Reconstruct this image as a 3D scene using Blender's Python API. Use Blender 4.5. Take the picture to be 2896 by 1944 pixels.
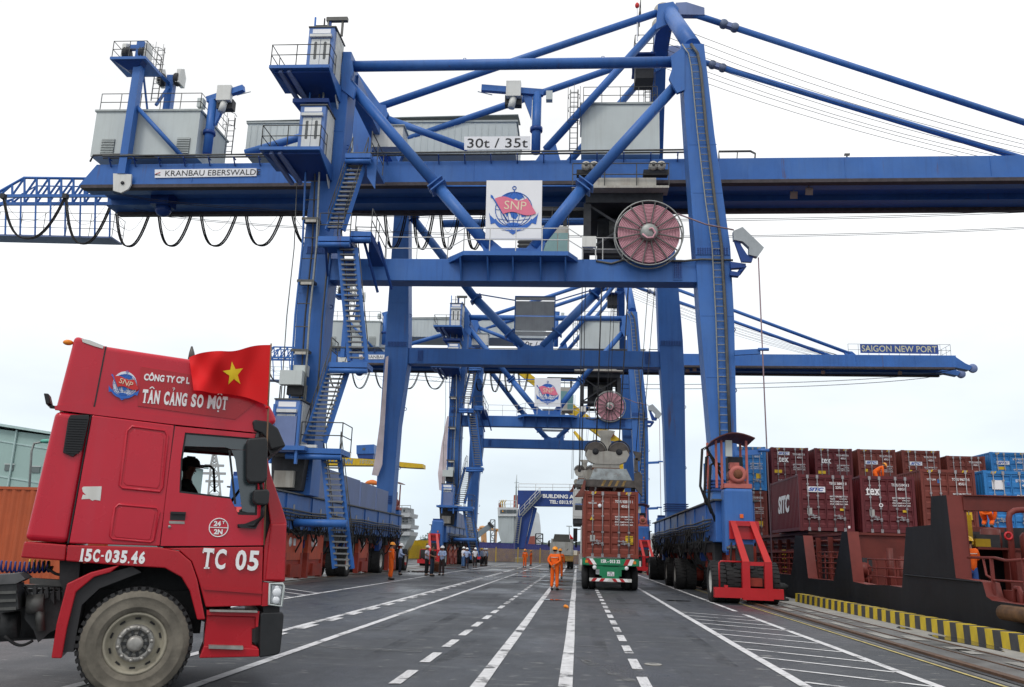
import bpy, bmesh, math, random
from mathutils import Vector, Matrix
for _o in list(bpy.data.objects): bpy.data.objects.remove(_o)
random.seed(7)
V = Vector
SC = bpy.context.scene
COL = SC.collection
PI = math.pi
# ------------------------------------------------------------------ camera
EYE = V((0, 0, 1.58))
CR = V((0.9969233546, 0.0721308353, 0.0306751957))
CD = V((0.0132002609, 0.2312635188, -0.9728015923))
CF = V((-0.0772631030, 0.9702135474, 0.2295998571))
cam = bpy.data.cameras.new('camera')
camo = bpy.data.objects.new('camera', cam)
COL.objects.link(camo)
camo.matrix_world = Matrix(((CR.x, -CD.x, -CF.x, EYE.x), (CR.y, -CD.y, -CF.y, EYE.y), (CR.z, -CD.z, -CF.z, EYE.z), (0, 0, 0, 1)))
cam.sensor_fit = 'HORIZONTAL'; cam.sensor_width = 36; cam.lens = 36 * 2480 / 2896
cam.clip_start = 0.1; cam.clip_end = 5000
SC.camera = camo
# ------------------------------------------------------------------ sky: overcast with a thin clear layer behind
SUN_EL, SUN_AZ = math.radians(52), math.radians(205)      # azimuth clockwise from +Y (the road)
world = bpy.data.worlds.new('World'); SC.world = world; world.use_nodes = True
nt = world.node_tree; nt.nodes.clear()
def N(tree, typ, **kw):
    n = tree.nodes.new(typ)
    for k, v in kw.items(): setattr(n, k, v)
    return n
sky = N(nt, 'ShaderNodeTexSky', sky_type='NISHITA'); sky.sun_disc = False
sky.sun_elevation = SUN_EL; sky.sun_rotation = SUN_AZ
bg1 = N(nt, 'ShaderNodeBackground'); bg1.inputs[1].default_value = 0.06
nt.links.new(sky.outputs[0], bg1.inputs[0])
tc = N(nt, 'ShaderNodeTexCoord'); sp = N(nt, 'ShaderNodeSeparateXYZ'); nt.links.new(tc.outputs['Generated'], sp.inputs[0])
rp = N(nt, 'ShaderNodeValToRGB'); nt.links.new(sp.outputs[2], rp.inputs[0])
el = rp.color_ramp.elements
el[0].position = 0.0; el[0].color = (.66, .75, .83, 1)
el[1].position = 0.55; el[1].color = (1.0, 1.0, 1.0, 1)
for pos, c in ((.06, (.72, .81, .88, 1)), (.17, (.84, .90, .95, 1)), (.30, (.96, .975, .985, 1))):
    e = el.new(pos); e.color = c
mp = N(nt, 'ShaderNodeMapping'); mp.inputs['Scale'].default_value = (1.6, 1.6, 4.5); nt.links.new(tc.outputs['Generated'], mp.inputs[0])
nz = N(nt, 'ShaderNodeTexNoise'); nz.inputs['Scale'].default_value = 1.7; nz.inputs['Detail'].default_value = 6; nz.inputs['Roughness'].default_value = .5
nt.links.new(mp.outputs[0], nz.inputs[0])
mr = N(nt, 'ShaderNodeMapRange'); mr.inputs[1].default_value = .3; mr.inputs[2].default_value = .7; mr.inputs[3].default_value = 1.1; mr.inputs[4].default_value = 1.42
nt.links.new(nz.outputs[0], mr.inputs[0])
bg2 = N(nt, 'ShaderNodeBackground'); nt.links.new(rp.outputs[0], bg2.inputs[0]); nt.links.new(mr.outputs[0], bg2.inputs[1])
ad = N(nt, 'ShaderNodeMixShader'); ad.inputs[0].default_value = .9
ow = N(nt, 'ShaderNodeOutputWorld')
nt.links.new(bg1.outputs[0], ad.inputs[1]); nt.links.new(bg2.outputs[0], ad.inputs[2]); nt.links.new(ad.outputs[0], ow.inputs[0])
sun = bpy.data.lights.new('sun', 'SUN'); sun.energy = 1.1; sun.angle = math.radians(14); sun.color = (1, .97, .93)
suno = bpy.data.objects.new('sun', sun); COL.objects.link(suno)
sdir = V((math.sin(SUN_AZ) * math.cos(SUN_EL), math.cos(SUN_AZ) * math.cos(SUN_EL), math.sin(SUN_EL)))
suno.rotation_euler = sdir.to_track_quat('Z', 'Y').to_euler()
suno.location = (0, -20, 60)
vs = SC.view_settings; vs.view_transform = 'Standard'; vs.look = 'None'; vs.gamma = 1; vs.use_curve_mapping = False; vs.exposure = 0.0
try:
    SC.cycles.use_denoising = True; SC.cycles.max_bounces = 6
except Exception: pass

# ------------------------------------------------------------------ measuring: a pixel of the 2336 px wide photo, met with a real plane
def ray(x, y):
    s = 2896 / 2336
    return CR * ((x * s - 1448) / 2480) + CD * ((y * s - 972) / 2480) + CF
def PY(x, y, Y): d = ray(x, y); return EYE + d * (Y / d.y)
def PZ(x, y, Z=0.0): d = ray(x, y); return EYE + d * ((Z - EYE.z) / d.z)
def PX(x, y, X): d = ray(x, y); return EYE + d * (X / d.x)

# ------------------------------------------------------------------ mesh building
WM = {}
class MB:
    def __init__(s): s.v = []; s.f = []; s.i = []; s.k = 0; s.sm = []; s.s = False
    def m(s, k, smooth=None):
        s.k = k
        if smooth is not None: s.s = smooth
        return s
    def face(s, idx): s.f.append(tuple(idx)); s.i.append(s.k); s.sm.append(s.s)
    def add(s, vs, fs):
        b = len(s.v); s.v += [V(p) for p in vs]
        for f in fs: s.face([b + j for j in f])
        return s
    def box(s, x0, x1, y0, y1, z0, z1):
        return s.add([(x0, y0, z0), (x1, y0, z0), (x1, y1, z0), (x0, y1, z0), (x0, y0, z1), (x1, y0, z1), (x1, y1, z1), (x0, y1, z1)],
                     [(0, 3, 2, 1), (4, 5, 6, 7), (0, 1, 5, 4), (1, 2, 6, 5), (2, 3, 7, 6), (3, 0, 4, 7)])
    def prism(s, pts, vec):
        n = len(pts); vec = V(vec); a = [V(p) for p in pts]; nn = V((0, 0, 0))
        for j in range(n): nn += a[j].cross(a[(j + 1) % n])
        if nn.dot(vec) > 0: a.reverse()
        return s.add(a + [p + vec for p in a], [tuple(range(n)), tuple(range(2 * n - 1, n - 1, -1))] + [(j, n + j, n + (j + 1) % n, (j + 1) % n)for j in range(n)])
    def frame(s, d):
        d = d.normalized(); u = d.cross(V((0, 0, 1)))
        if u.length < 1e-3: u = d.cross(V((0, 1, 0)))
        u.normalize(); return u, u.cross(d).normalized()
    def beam(s, p, q, w, h=None):
        h = h or w; p = V(p); q = V(q); u, t = s.frame(q - p); u = u * (w / 2); t = t * (h / 2)
        c = [-u - t, u - t, u + t, -u + t]
        return s.add([p + k for k in c] + [q + k for k in c], [(0, 1, 2, 3), (7, 6, 5, 4)] + [(j, j + 4, (j + 1) % 4 + 4, (j + 1) % 4) for j in range(4)])
    def tube(s, p, q, r, n=8, r2=None, caps=True):
        p = V(p); q = V(q); u, t = s.frame(q - p); r2 = r if r2 is None else r2
        cs = [(math.cos(2 * PI * j / n), math.sin(2 * PI * j / n)) for j in range(n)]
        b = len(s.v); s.v += [p + u * (c * r) + t * (e * r) for c, e in cs] + [q + u * (c * r2) + t * (e * r2) for c, e in cs]
        o = s.s; s.s = n > 6
        for j in range(n): s.face((b + j, b + n + j, b + n + (j + 1) % n, b + (j + 1) % n))
        s.s = False
        if caps: s.face([b + j for j in range(n)]); s.face([b + 2 * n - 1 - j for j in range(n)])
        s.s = o; return s
    def path(s, pts, r, n=6, closed=False):
        pts = [V(p) for p in pts]; m = len(pts); b = len(s.v); pu = None
        for k in range(m):
            d = (pts[(k + 1) % m] - pts[k - 1]) if closed else pts[min(k + 1, m - 1)] - pts[max(k - 1, 0)]
            d.normalize()
            if pu is None: u, t = s.frame(d)
            else:
                u = pu - d * pu.dot(d)
                u = u.normalized() if u.length > 1e-4 else s.frame(d)[0]
                t = u.cross(d)
            pu = u
            rr = r[k] if isinstance(r, (list, tuple)) else r
            s.v += [pts[k] + u * (math.cos(2 * PI * j / n) * rr) + t * (math.sin(2 * PI * j / n) * rr) for j in range(n)]
        o = s.s; s.s = True
        for k in range(m if closed else m - 1):
            a = b + k * n; c = b + ((k + 1) % m) * n
            for j in range(n): s.face((a + j, c + j, c + (j + 1) % n, a + (j + 1) % n))
        if not closed: s.face([b + j for j in range(n)]); s.face([b + (m - 1) * n + n - 1 - j for j in range(n)])
        s.s = o; return s
    def lathe(s, prof, c, axis, n=24, closed=False, caps=True):
        c = V(c); d = V(axis).normalized(); u, t = s.frame(d); b = len(s.v); m = len(prof)
        for r, h in prof:
            s.v += [c + d * h + u * (math.cos(2 * PI * j / n) * r) + t * (math.sin(2 * PI * j / n) * r) for j in range(n)]
        for k in range(m if closed else m - 1):
            for j in range(n):
                e = (k + 1) % m
                s.face((b + k * n + j, b + e * n + j, b + e * n + (j + 1) % n, b + k * n + (j + 1) % n))
        if not closed and caps:
            if prof[0][0] > 1e-4: s.face([b + j for j in range(n)])
            if prof[-1][0] > 1e-4: s.face([b + (m - 1) * n + n - 1 - j for j in range(n)])
        return s
    def ball(s, c, r, n=10, k=6, sc=(1, 1, 1)):
        c = V(c); b = len(s.v)
        for a in range(k + 1):
            ph = PI * a / k
            for j in range(n):
                th = 2 * PI * j / n
                s.v.append(c + V((math.sin(ph) * math.cos(th) * r * sc[0], math.sin(ph) * math.sin(th) * r * sc[1], math.cos(ph) * r * sc[2])))
        o = s.s; s.s = True
        for a in range(k):
            for j in range(n): s.face((b + a * n + j, b + (a + 1) * n + j, b + (a + 1) * n + (j + 1) % n, b + a * n + (j + 1) % n))
        s.s = o; return s
    def rail(s, pts, h=1.1, gap=1.4, r=.022, mids=1, n=5, up=V((0, 0, 1))):
        pts = [V(p) for p in pts]
        for k in range(1, mids + 2): s.path([p + up * (h * k / (mids + 1)) for p in pts], r, n)
        for a, b in zip(pts, pts[1:]):
            c = max(1, round((b - a).length / gap))
            for j in range(c + 1):
                p = a.lerp(b, j / c); s.tube(p, p + up * h, r, n, caps=False)
        return s
def mesh_of(mb, name, mats, inv=None, bevel=0):
    me = bpy.data.meshes.new(name)
    vs = mb.v if inv is None else [inv @ p for p in mb.v]
    me.from_pydata(vs, [], mb.f)
    for mt in (mats if isinstance(mats, (list, tuple)) else [mats]): me.materials.append(mt)
    me.polygons.foreach_set('material_index', mb.i); me.polygons.foreach_set('use_smooth', mb.sm)
    bm = bmesh.new(); bm.from_mesh(me)
    if bevel:
        es = [e for e in bm.edges if len(e.link_faces) == 2 and e.calc_face_angle(0) > .5]
        bmesh.ops.bevel(bm, geom=es, offset=bevel, segments=(5 if bevel > .03 else 2), profile=.5, affect='EDGES', clamp_overlap=True)
        for f in bm.faces: f.smooth = False
    bm.to_mesh(me); bm.free(); me.update()
    return me
def link(o, parent=None, mw=None):
    COL.objects.link(o)
    pw = WM[parent.name] if parent else Matrix()
    if parent: o.parent = parent
    mw = pw if mw is None else mw
    o.matrix_basis = pw.inverted() @ mw
    WM[o.name] = mw.copy(); return o
def tag(o, label=None, cat=None, group=None, kind=None):
    for k, v in (('label', label), ('category', cat), ('group', group), ('kind', kind)):
        if v: o[k] = v
    return o
def thing(name, loc, label, cat, group=None, rz=0.0):
    o = bpy.data.objects.new(name, None); o.empty_display_size = .3
    link(o, None, Matrix.Translation(V(loc)) @ Matrix.Rotation(rz, 4, 'Z'))
    return tag(o, label, cat, group)
def build(mb, name, mats, parent=None, loc=None, bevel=0, local=False):
    """links the collected faces as one mesh object; coordinates are world ones unless local"""
    if parent: mw = WM[parent.name]
    else: mw = Matrix.Translation(V(loc)) if loc is not None else Matrix()
    me = mesh_of(mb, name, mats, None if local else mw.inverted(), bevel)
    return link(bpy.data.objects.new(name, me), parent, mw)
def inst(me, name, parent, mw): return link(bpy.data.objects.new(name, me), parent, mw)
KIDS = {}
def children(o): return [c for c in bpy.data.objects if c.parent == o]
def copy_tree(o, dm, parent=None, kids=None):
    if kids is None:
        kids = {}
        for c in bpy.data.objects:
            if c.parent: kids.setdefault(c.parent.name, []).append(c)
    c = o.copy(); COL.objects.link(c)
    if parent: c.parent = parent
    else: c.matrix_basis = dm @ o.matrix_basis
    WM[c.name] = dm @ WM[o.name]
    for k in kids.get(o.name, []): copy_tree(k, dm, c, kids)
    return c
def XF(o, right, up):
    r = V(right).normalized(); n = r.cross(V(up)).normalized(); u = n.cross(r); o = V(o)
    return Matrix(((r.x, u.x, n.x, o.x), (r.y, u.y, n.y, o.y), (r.z, u.z, n.z, o.z), (0, 0, 0, 1)))
TXT = {}
def text(s, parent, o, right, up, mat, h=None, w=None, bold=.0, shear=0.0, name='lettering', align='C', depth=.003):
    key = (s, bold, shear, mat.name)
    if key not in TXT:
        cu = bpy.data.curves.new('lettering', 'FONT'); cu.body = s; cu.size = 1; cu.offset = bold; cu.shear = shear
        cu.extrude = .006; cu.resolution_u = 3
        to = bpy.data.objects.new('lettering', cu)
        me = bpy.data.meshes.new_from_object(to); bpy.data.objects.remove(to)
        xs = [p.co.x for p in me.vertices]; ys = [p.co.y for p in me.vertices]
        x0, x1, y0, y1 = min(xs), max(xs), min(ys), max(ys)
        for p in me.vertices: p.co.x -= (x0 + x1) / 2; p.co.y -= (y0 + y1) / 2
        me.materials.clear(); me.materials.append(mat)
        for p in me.polygons: p.material_index = 0
        TXT[key] = (me, x1 - x0, y1 - y0)
    me, tw, th = TXT[key]
    sy = (h / th) if h else (w / tw); sx = (w / tw) if w else sy
    o = V(o)
    if align == 'L': o = o + V(right).normalized() * (tw * sx / 2)
    mw = XF(o, right, up) @ Matrix.Diagonal((sx, sy, max(.25, depth / .006), 1))
    return inst(me, name, parent, mw)

# ------------------------------------------------------------------ materials
MATS = {}
def mat(name, c, rough=.5, metal=0.0, var=.12, scale=1.2, streak=0.0, dirt=(.05, .045, .04), bump=0.0, bscale=60, coat=0.0, spec=.32, detail=5, edge=0):
    if name in MATS: return MATS[name]
    m = bpy.data.materials.new(name); m.use_nodes = True; t = m.node_tree; b = t.nodes['Principled BSDF']; L = t.links.new
    b.inputs['Roughness'].default_value = rough; b.inputs['Metallic'].default_value = metal
    b.inputs['Specular IOR Level'].default_value = spec
    if coat: b.inputs['Coat Weight'].default_value = coat; b.inputs['Coat Roughness'].default_value = .12
    tc = N(t, 'ShaderNodeTexCoord')
    n1 = N(t, 'ShaderNodeTexNoise'); n1.inputs['Scale'].default_value = scale; n1.inputs['Detail'].default_value = detail; n1.inputs['Roughness'].default_value = .6
    L(tc.outputs['Object'], n1.inputs[0])
    r1 = N(t, 'ShaderNodeMapRange'); r1.inputs[1].default_value = .3; r1.inputs[2].default_value = .7
    r1.inputs[3].default_value = 1 - var; r1.inputs[4].default_value = 1 + var; L(n1.outputs[0], r1.inputs[0])
    mu = N(t, 'ShaderNodeVectorMath', operation='SCALE'); mu.inputs[0].default_value = c[:3]; L(r1.outputs[0], mu.inputs[3])
    out = mu.outputs[0]
    if streak:
        mp = N(t, 'ShaderNodeMapping'); mp.inputs['Scale'].default_value = (2.6, 2.6, .16); L(tc.outputs['Object'], mp.inputs[0])
        n2 = N(t, 'ShaderNodeTexNoise'); n2.inputs['Scale'].default_value = 1.6; n2.inputs['Detail'].default_value = 7; n2.inputs['Roughness'].default_value = .65; L(mp.outputs[0], n2.inputs[0])
        r2 = N(t, 'ShaderNodeMapRange'); r2.inputs[1].default_value = .5; r2.inputs[2].default_value = .78; r2.inputs[3].default_value = 0; r2.inputs[4].default_value = streak; L(n2.outputs[0], r2.inputs[0])
        mx = N(t, 'ShaderNodeMix', data_type='RGBA'); L(r2.outputs[0], mx.inputs[0]); L(out, mx.inputs[6]); mx.inputs[7].default_value = (*dirt, 1); out = mx.outputs[2]
    L(out, b.inputs['Base Color'])
    r3 = N(t, 'ShaderNodeMapRange'); r3.inputs[3].default_value = max(.05, rough - .12); r3.inputs[4].default_value = min(1, rough + .15); L(n1.outputs[0], r3.inputs[0]); L(r3.outputs[0], b.inputs['Roughness'])
    if bump:
        n3 = N(t, 'ShaderNodeTexNoise'); n3.inputs['Scale'].default_value = bscale; n3.inputs['Detail'].default_value = 4; L(tc.outputs['Object'], n3.inputs[0])
        bp = N(t, 'ShaderNodeBump'); bp.inputs['Strength'].default_value = bump; bp.inputs['Distance'].default_value = .02; L(n3.outputs[0], bp.inputs['Height']); L(bp.outputs[0], b.inputs['Normal'])
    MATS[name] = m; return m
def glass(name, c=(.02, .03, .035), rough=.06):
    m = mat(name, c, rough, var=.1, spec=.8, coat=.5); return m
BLUE = mat('blue crane paint', (.034, .128, .40), .42, var=.16, scale=.35, streak=.38, dirt=(.022, .05, .15))
def weather(m, fade, rustc=(.10, .045, .025)):
    t = m.node_tree; L = t.links.new; b = t.nodes['Principled BSDF']; src = b.inputs['Base Color'].links[0].from_socket
    g_ = N(t, 'ShaderNodeNewGeometry')
    def layer(src, col, sc, mp, lo, hi, amt):
        q = N(t, 'ShaderNodeMapping'); q.inputs['Scale'].default_value = mp; L(g_.outputs['Position'], q.inputs[0]); n = N(t, 'ShaderNodeTexNoise'); n.inputs['Scale'].default_value = sc; n.inputs['Detail'].default_value = 8; n.inputs['Roughness'].default_value = .65; L(q.outputs[0], n.inputs[0])
        r = N(t, 'ShaderNodeMapRange'); r.inputs[1].default_value = lo; r.inputs[2].default_value = hi; r.inputs[4].default_value = amt; L(n.outputs[0], r.inputs[0])
        x = N(t, 'ShaderNodeMix', data_type='RGBA'); L(r.outputs[0], x.inputs[0]); L(src, x.inputs[6]); x.inputs[7].default_value = (*col, 1); return x.outputs[2]
    src = layer(src, fade, .22, (1, 1, 1), .45, .75, .6); src = layer(src, fade, 1.1, (1, 1, .22), .54, .72, .35); src = layer(src, rustc, 1.5, (1.4, 1.4, .12), .635, .74, .8); src = layer(src, rustc, 2.6, (1, 1, 1), .70, .76, .7)
    L(src, b.inputs['Base Color'])
weather(BLUE, (.075, .18, .43)); WEATHER = weather
BLUE2 = mat('pale faded blue paint', (.15, .20, .37), .5, var=.14, scale=.6, streak=.4, dirt=(.06, .08, .17))
DBLUE = mat('deep blue paint', (.014, .052, .22), .4, var=.15, scale=.6, streak=.3, dirt=(.02, .03, .08))
GREYP = mat('pale grey wall panel', (.50, .54, .53), .5, var=.07, scale=.5, streak=.25, dirt=(.26, .26, .23))
WHITEP = mat('weathered white paint', (.62, .62, .59), .45, var=.07, scale=1, streak=.25, dirt=(.25, .2, .14))
SIGNW = mat('white sign face', (.78, .78, .80), .4, var=.03, scale=1, streak=.08, dirt=(.5, .5, .5))
GALV = mat('galvanised steel', (.26, .27, .26), .45, metal=.5, var=.2, scale=8)
GALVD = mat('dull galvanised steel', (.10, .10, .095), .5, metal=.4, var=.25, scale=8)
BLACK = mat('black rubber', (.018, .018, .019), .7, var=.25, scale=4)
TYRE = mat('dusty black tyre', (.022, .022, .023), .8, var=.35, scale=6, bump=.3, bscale=40)
DARK = mat('dark machinery', (.035, .036, .04), .6, var=.4, scale=3)
ROPE = mat('steel wire rope', (.05, .05, .055), .5, metal=.5, var=.2, scale=5)
RED = mat('bright red paint', (.43, .012, .018), .35, var=.08, scale=1.5, streak=.12, dirt=(.15, .02, .015), coat=.2)
RUSTRED = mat('rusty red bogie paint', (.30, .04, .025), .55, var=.25, scale=2.2, streak=.4, dirt=(.09, .03, .02))
PINK = mat('pink cable sheath', (.60, .31, .36), .5, var=.1, scale=3)
MOTOR = mat('faded red motor paint', (.42, .12, .10), .5, var=.15, scale=3)
YEL = mat('yellow paint', (.58, .38, .015), .45, var=.12, scale=2, streak=.3, dirt=(.2, .14, .05))
KYEL = mat('worn yellow kerb paint', (.50, .36, .02), .6, var=.2, scale=3, streak=.3, dirt=(.2, .17, .09))
KBLK = mat('worn black kerb paint', (.045, .045, .047), .65, var=.3, scale=3)
WHITE = mat('white lettering', (.8, .8, .8), .5, var=.03)
INK = mat('black lettering', (.02, .02, .022), .5, var=.05)
LBLUE = mat('logo blue', (.03, .13, .48), .45, var=.05)
LPINK = mat('faded logo red', (.70, .17, .26), .45, var=.06, scale=2)
LRED = mat('logo red', (.55, .03, .03), .45, var=.05)
GOLD = mat('logo gold', (.74, .62, .45), .5, var=.05)
CREAM = mat('grimy cream paint', (.45, .43, .38), .55, var=.15, scale=2, streak=.55, dirt=(.16, .09, .05))
weather(CREAM, (.34, .31, .26), (.11, .05, .03)); GLASS = glass('dark window glass')
PGLASS = glass('pale green cab glass', (.14, .30, .30), .08)
RUST = mat('rust', (.16, .06, .03), .8, var=.35, scale=6)
# ------------------------------------------------------------------ the SNP emblem: globe, flag and anchor, ten units across
def emblem(parent, o, right, up, size, flag, blue, name='emblem', ribbon=True, gold=None):
    mw = XF(o, right, up); k = size / 10.0
    def P(x, y, z=.0): return mw @ V((x * k, y * k, z))
    d = .006 + size * .0012
    mb = MB(); nrm = mw.to_3x3() @ V((0, 0, 1))
    def ell(a, b, x0=0, y0=0, n=36, t0=0, t1=2 * PI, z=d): return [P(x0 + a * math.cos(t0 + (t1 - t0) * j / n), y0 + b * math.sin(t0 + (t1 - t0) * j / n), z) for j in range(n + (t1 - t0 < 6.2))]
    w = .05 * k
    mb.path(ell(3.5, 3.5), w * 1.5, 4, True)
    for a in (1.15, 2.5): mb.path(ell(a, 3.5), w, 4, True)
    mb.path([P(0, -3.5, d), P(0, 3.5, d)], w, 4)
    for y in (-1.9, 0, 1.9):
        hw = math.sqrt(3.5 ** 2 - y * y)
        mb.path([P(-hw + 2 * hw * j / 10, y - .35 * math.sin(PI * j / 10), d) for j in range(11)], w, 4)
    for pts in ([(-2.6, 2.2), (-1.8, 3.0), (-.4, 3.4), (1.4, 3.2), (1.9, 2.5), (.9, 1.9), (.3, 2.3), (-1.0, 1.6), (-3.1, .7)],
                [(-.7, -.6), (.2, -.3), (.9, -1.2), (.4, -2.0), (-.4, -1.6)], [(1.3, -.9), (2.4, -.6), (2.6, -1.3), (1.6, -1.6)],
                [(-1.5, -2.9), (0, -2.6), (1.5, -2.9), (.8, -3.35), (-.8, -3.35)], [(-1.6, -.6), (-1.0, -.9), (-1.3, -1.6)]):
        mb.add([P(x, y, d * .8) for x, y in pts], [tuple(range(len(pts)))])
    mb.path(ell(.34, .34, 0, 4.35, 14), w * 1.6, 4, True); mb.path([P(0, 3.5, d), P(0, 4.0, d)], w * 2, 4)   # anchor ring and shank
    arc = [(4.05 * math.sin(t), -1.0 - 3.5 * math.cos(t)) for t in [(-1.22 + 2.44 * j / 20) for j in range(21)]]
    ins = [(3.6 * math.sin(t), -1.0 - 2.55 * math.cos(t)) for t in [(1.22 - 2.44 * j / 20) for j in range(21)]]
    q = len(arc)
    for j in range(q - 1): mb.add([P(*arc[j], d), P(*arc[j + 1], d), P(*ins[q - 2 - j], d), P(*ins[q - 1 - j], d)], [(0, 1, 2, 3)])
    for sx in (-1, 1): mb.add([P(sx * 4.45, -1.2, d * 1.12), P(sx * 3.0, -2.6, d * 1.12), P(sx * 4.3, -3.0, d * 1.12), P(sx * 4.7, -.6, d * 1.12)], [(0, 1, 2, 3) if sx > 0 else (3, 2, 1, 0)])
    mb.add([P(-.8, -4.55, d * .9), P(0, -5.1, d * .9), P(.8, -4.55, d * .9)], [(0, 1, 2)])
    mb.path([P(-4.2, 2.6, d * 1.3), P(-1.0, -2.6, d * 1.3)], w * 2.6, 4); mb.add([P(-4.5, 3.0, d * 1.4), P(-4.0, 2.7, d * 1.4), P(-4.1, 2.2, d * 1.4), P(-4.5, 2.4, d * 1.4)], [(3, 2, 1, 0)])
    e = build(mb, name, blue, parent)
    fb = MB(); n = 12
    top = [(-3.7 + 6.2 * j / n, 2.1 + .45 * math.sin(j / n * 2 * PI) + .1 * j / n) for j in range(n + 1)]
    bot = [(-2.0 + 6.3 * j / n, -1.0 + .4 * math.sin(j / n * 2 * PI) + .15 * j / n) for j in range(n + 1)]
    for j in range(n): fb.add([P(*bot[j], d * 1.9 + k * .1), P(*bot[j + 1], d * 1.9 + k * .1), P(*top[j + 1], d * 1.9 + k * .1), P(*top[j], d * 1.9 + k * .1)], [(0, 1, 2, 3)])
    build(fb, 'emblem_flag', flag, e if parent.parent is None else parent)
    host = e if parent.parent is None else parent
    text('SNP', host, P(.3, .72, d * 2.2 + k * .11), V(right) + V(up) * -.06, V(up) + V(right) * .06, gold or SIGNW, h=1.7 * k, w=4.2 * k, bold=0, depth=.004)
    if ribbon: text('SAIGON NEWPORT', host, P(0, -4.0, d * 1.6), V(right), V(up), SIGNW, h=.42 * k, w=4.4 * k, bold=.02, depth=.004)
    return e
# ================================================================== ground
def asphalt():
    m = bpy.data.materials.new('damp asphalt'); m.use_nodes = True; t = m.node_tree; b = t.nodes['Principled BSDF']; L = t.links.new
    tc = N(t, 'ShaderNodeTexCoord')
    def noise(sc, det=5, ro=.6, mp=None):
        n = N(t, 'ShaderNodeTexNoise'); n.inputs['Scale'].default_value = sc; n.inputs['Detail'].default_value = det; n.inputs['Roughness'].default_value = ro
        if mp:
            q = N(t, 'ShaderNodeMapping'); q.inputs['Scale'].default_value = mp; L(tc.outputs['Object'], q.inputs[0]); L(q.outputs[0], n.inputs[0])
        else: L(tc.outputs['Object'], n.inputs[0])
        return n.outputs[0]
    def rng(x, a, c, lo, hi):
        r = N(t, 'ShaderNodeMapRange'); r.inputs[1].default_value = a; r.inputs[2].default_value = c; r.inputs[3].default_value = lo; r.inputs[4].default_value = hi; L(x, r.inputs[0]); return r.outputs[0]
    def mix(f, a, c):
        x = N(t, 'ShaderNodeMix', data_type='RGBA'); L(f, x.inputs[0])
        for s, v in ((6, a), (7, c)):
            if isinstance(v, tuple): x.inputs[s].default_value = (*v, 1)
            else: L(v, x.inputs[s])
        return x.outputs[2]
    big = noise(.12, 6); mid = noise(.9, 7, .7); fine = noise(38, 3); grit = noise(140, 2)
    base = mix(rng(mid, .3, .7, 0, 1), (.036, .041, .049), (.066, .072, .082))
    base = mix(rng(big, .35, .65, 0, .55), base, (.030, .035, .043))
    tyre = noise(1.0, 6, .7, (1.6, .12, 1)); base = mix(rng(tyre, .55, .75, 0, .5), base, (.028, .030, .034))
    scuff = noise(1.3, 8, .75, (.55, 3.2, 1)); base = mix(rng(scuff, .56, .70, 0, .6), base, (.19, .195, .19))
    spots = noise(3.4, 3, .5, (.8, 1.6, 1)); base = mix(rng(spots, .645, .70, 0, .6), base, (.30, .30, .28))
    base = mix(rng(grit, .6, .8, 0, .35), base, (.13, .13, .135))
    L(base, b.inputs['Base Color'])
    wet = rng(noise(.22, 5, .6, (1, .5, 1)), .42, .60, .62, .27)
    rr = N(t, 'ShaderNodeMath', operation='ADD'); L(wet, rr.inputs[0]); L(rng(fine, .3, .7, -.05, .08), rr.inputs[1]); L(rr.outputs[0], b.inputs['Roughness'])
    b.inputs['Specular IOR Level'].default_value = .42
    bp = N(t, 'ShaderNodeBump'); bp.inputs['Strength'].default_value = .5; bp.inputs['Distance'].default_value = .012
    hh = N(t, 'ShaderNodeMath', operation='ADD'); L(fine, hh.inputs[0]); L(grit, hh.inputs[1]); L(hh.outputs[0], bp.inputs['Height']); L(bp.outputs[0], b.inputs['Normal'])
    return m
ASPH = asphalt()
CONC = mat('stained quay concrete', (.27, .265, .245), .6, var=.32, scale=.9, bump=.3, bscale=25, detail=9)
CONC2 = mat('dark wet concrete', (.11, .112, .11), .4, var=.45, scale=1.3, bump=.3, bscale=25, detail=9)
PAINT = mat('worn white road paint', (.60, .60, .61), .5, var=.22, scale=5, streak=0, bump=.2, bscale=60, detail=9)
def wear(m, sc, lo, hi, mp=(1, 1, 1)):
    """lets bare ground show through where the coat has worn away"""
    t = m.node_tree; L = t.links.new; b = t.nodes['Principled BSDF']; g_ = N(t, 'ShaderNodeNewGeometry'); q = N(t, 'ShaderNodeMapping'); q.inputs['Scale'].default_value = mp; L(g_.outputs['Position'], q.inputs[0])
    n = N(t, 'ShaderNodeTexNoise'); n.inputs['Scale'].default_value = sc; n.inputs['Detail'].default_value = 9; n.inputs['Roughness'].default_value = .7; L(q.outputs[0], n.inputs[0])
    r = N(t, 'ShaderNodeMapRange'); r.inputs[1].default_value = lo; r.inputs[2].default_value = hi; L(n.outputs[0], r.inputs[0]); L(r.outputs[0], b.inputs['Alpha'])
wear(PAINT, 1.6, .36, .46)
SCUF = mat('pale tyre scuff', (.17, .175, .175), .6, var=.3, scale=4); wear(SCUF, 2.2, .46, .68, (1, 2.2, 1))
RUB = mat('dark tyre rubber mark', (.026, .028, .031), .6, var=.3, scale=4); wear(RUB, .5, .50, .86, (1, .35, 1))
YLINE = mat('faded yellow road paint', (.42, .34, .12), .55, var=.4, scale=4, detail=9)
WATER = mat('harbour water', (.02, .035, .03), .08, var=.2, scale=.4, bump=.6, bscale=1.5)
PUD = mat('standing rain water', (.03, .033, .037), .03, var=.1, spec=.9)
def st(mb, name, m, bevel=0):
    o = build(mb, name, m); o['kind'] = 'structure'; return o
def quad(mb, x0, x1, y0, y1, z): return mb.add([(x0, y0, z), (x1, y0, z), (x1, y1, z), (x0, y1, z)], [(0, 1, 2, 3)])
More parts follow.
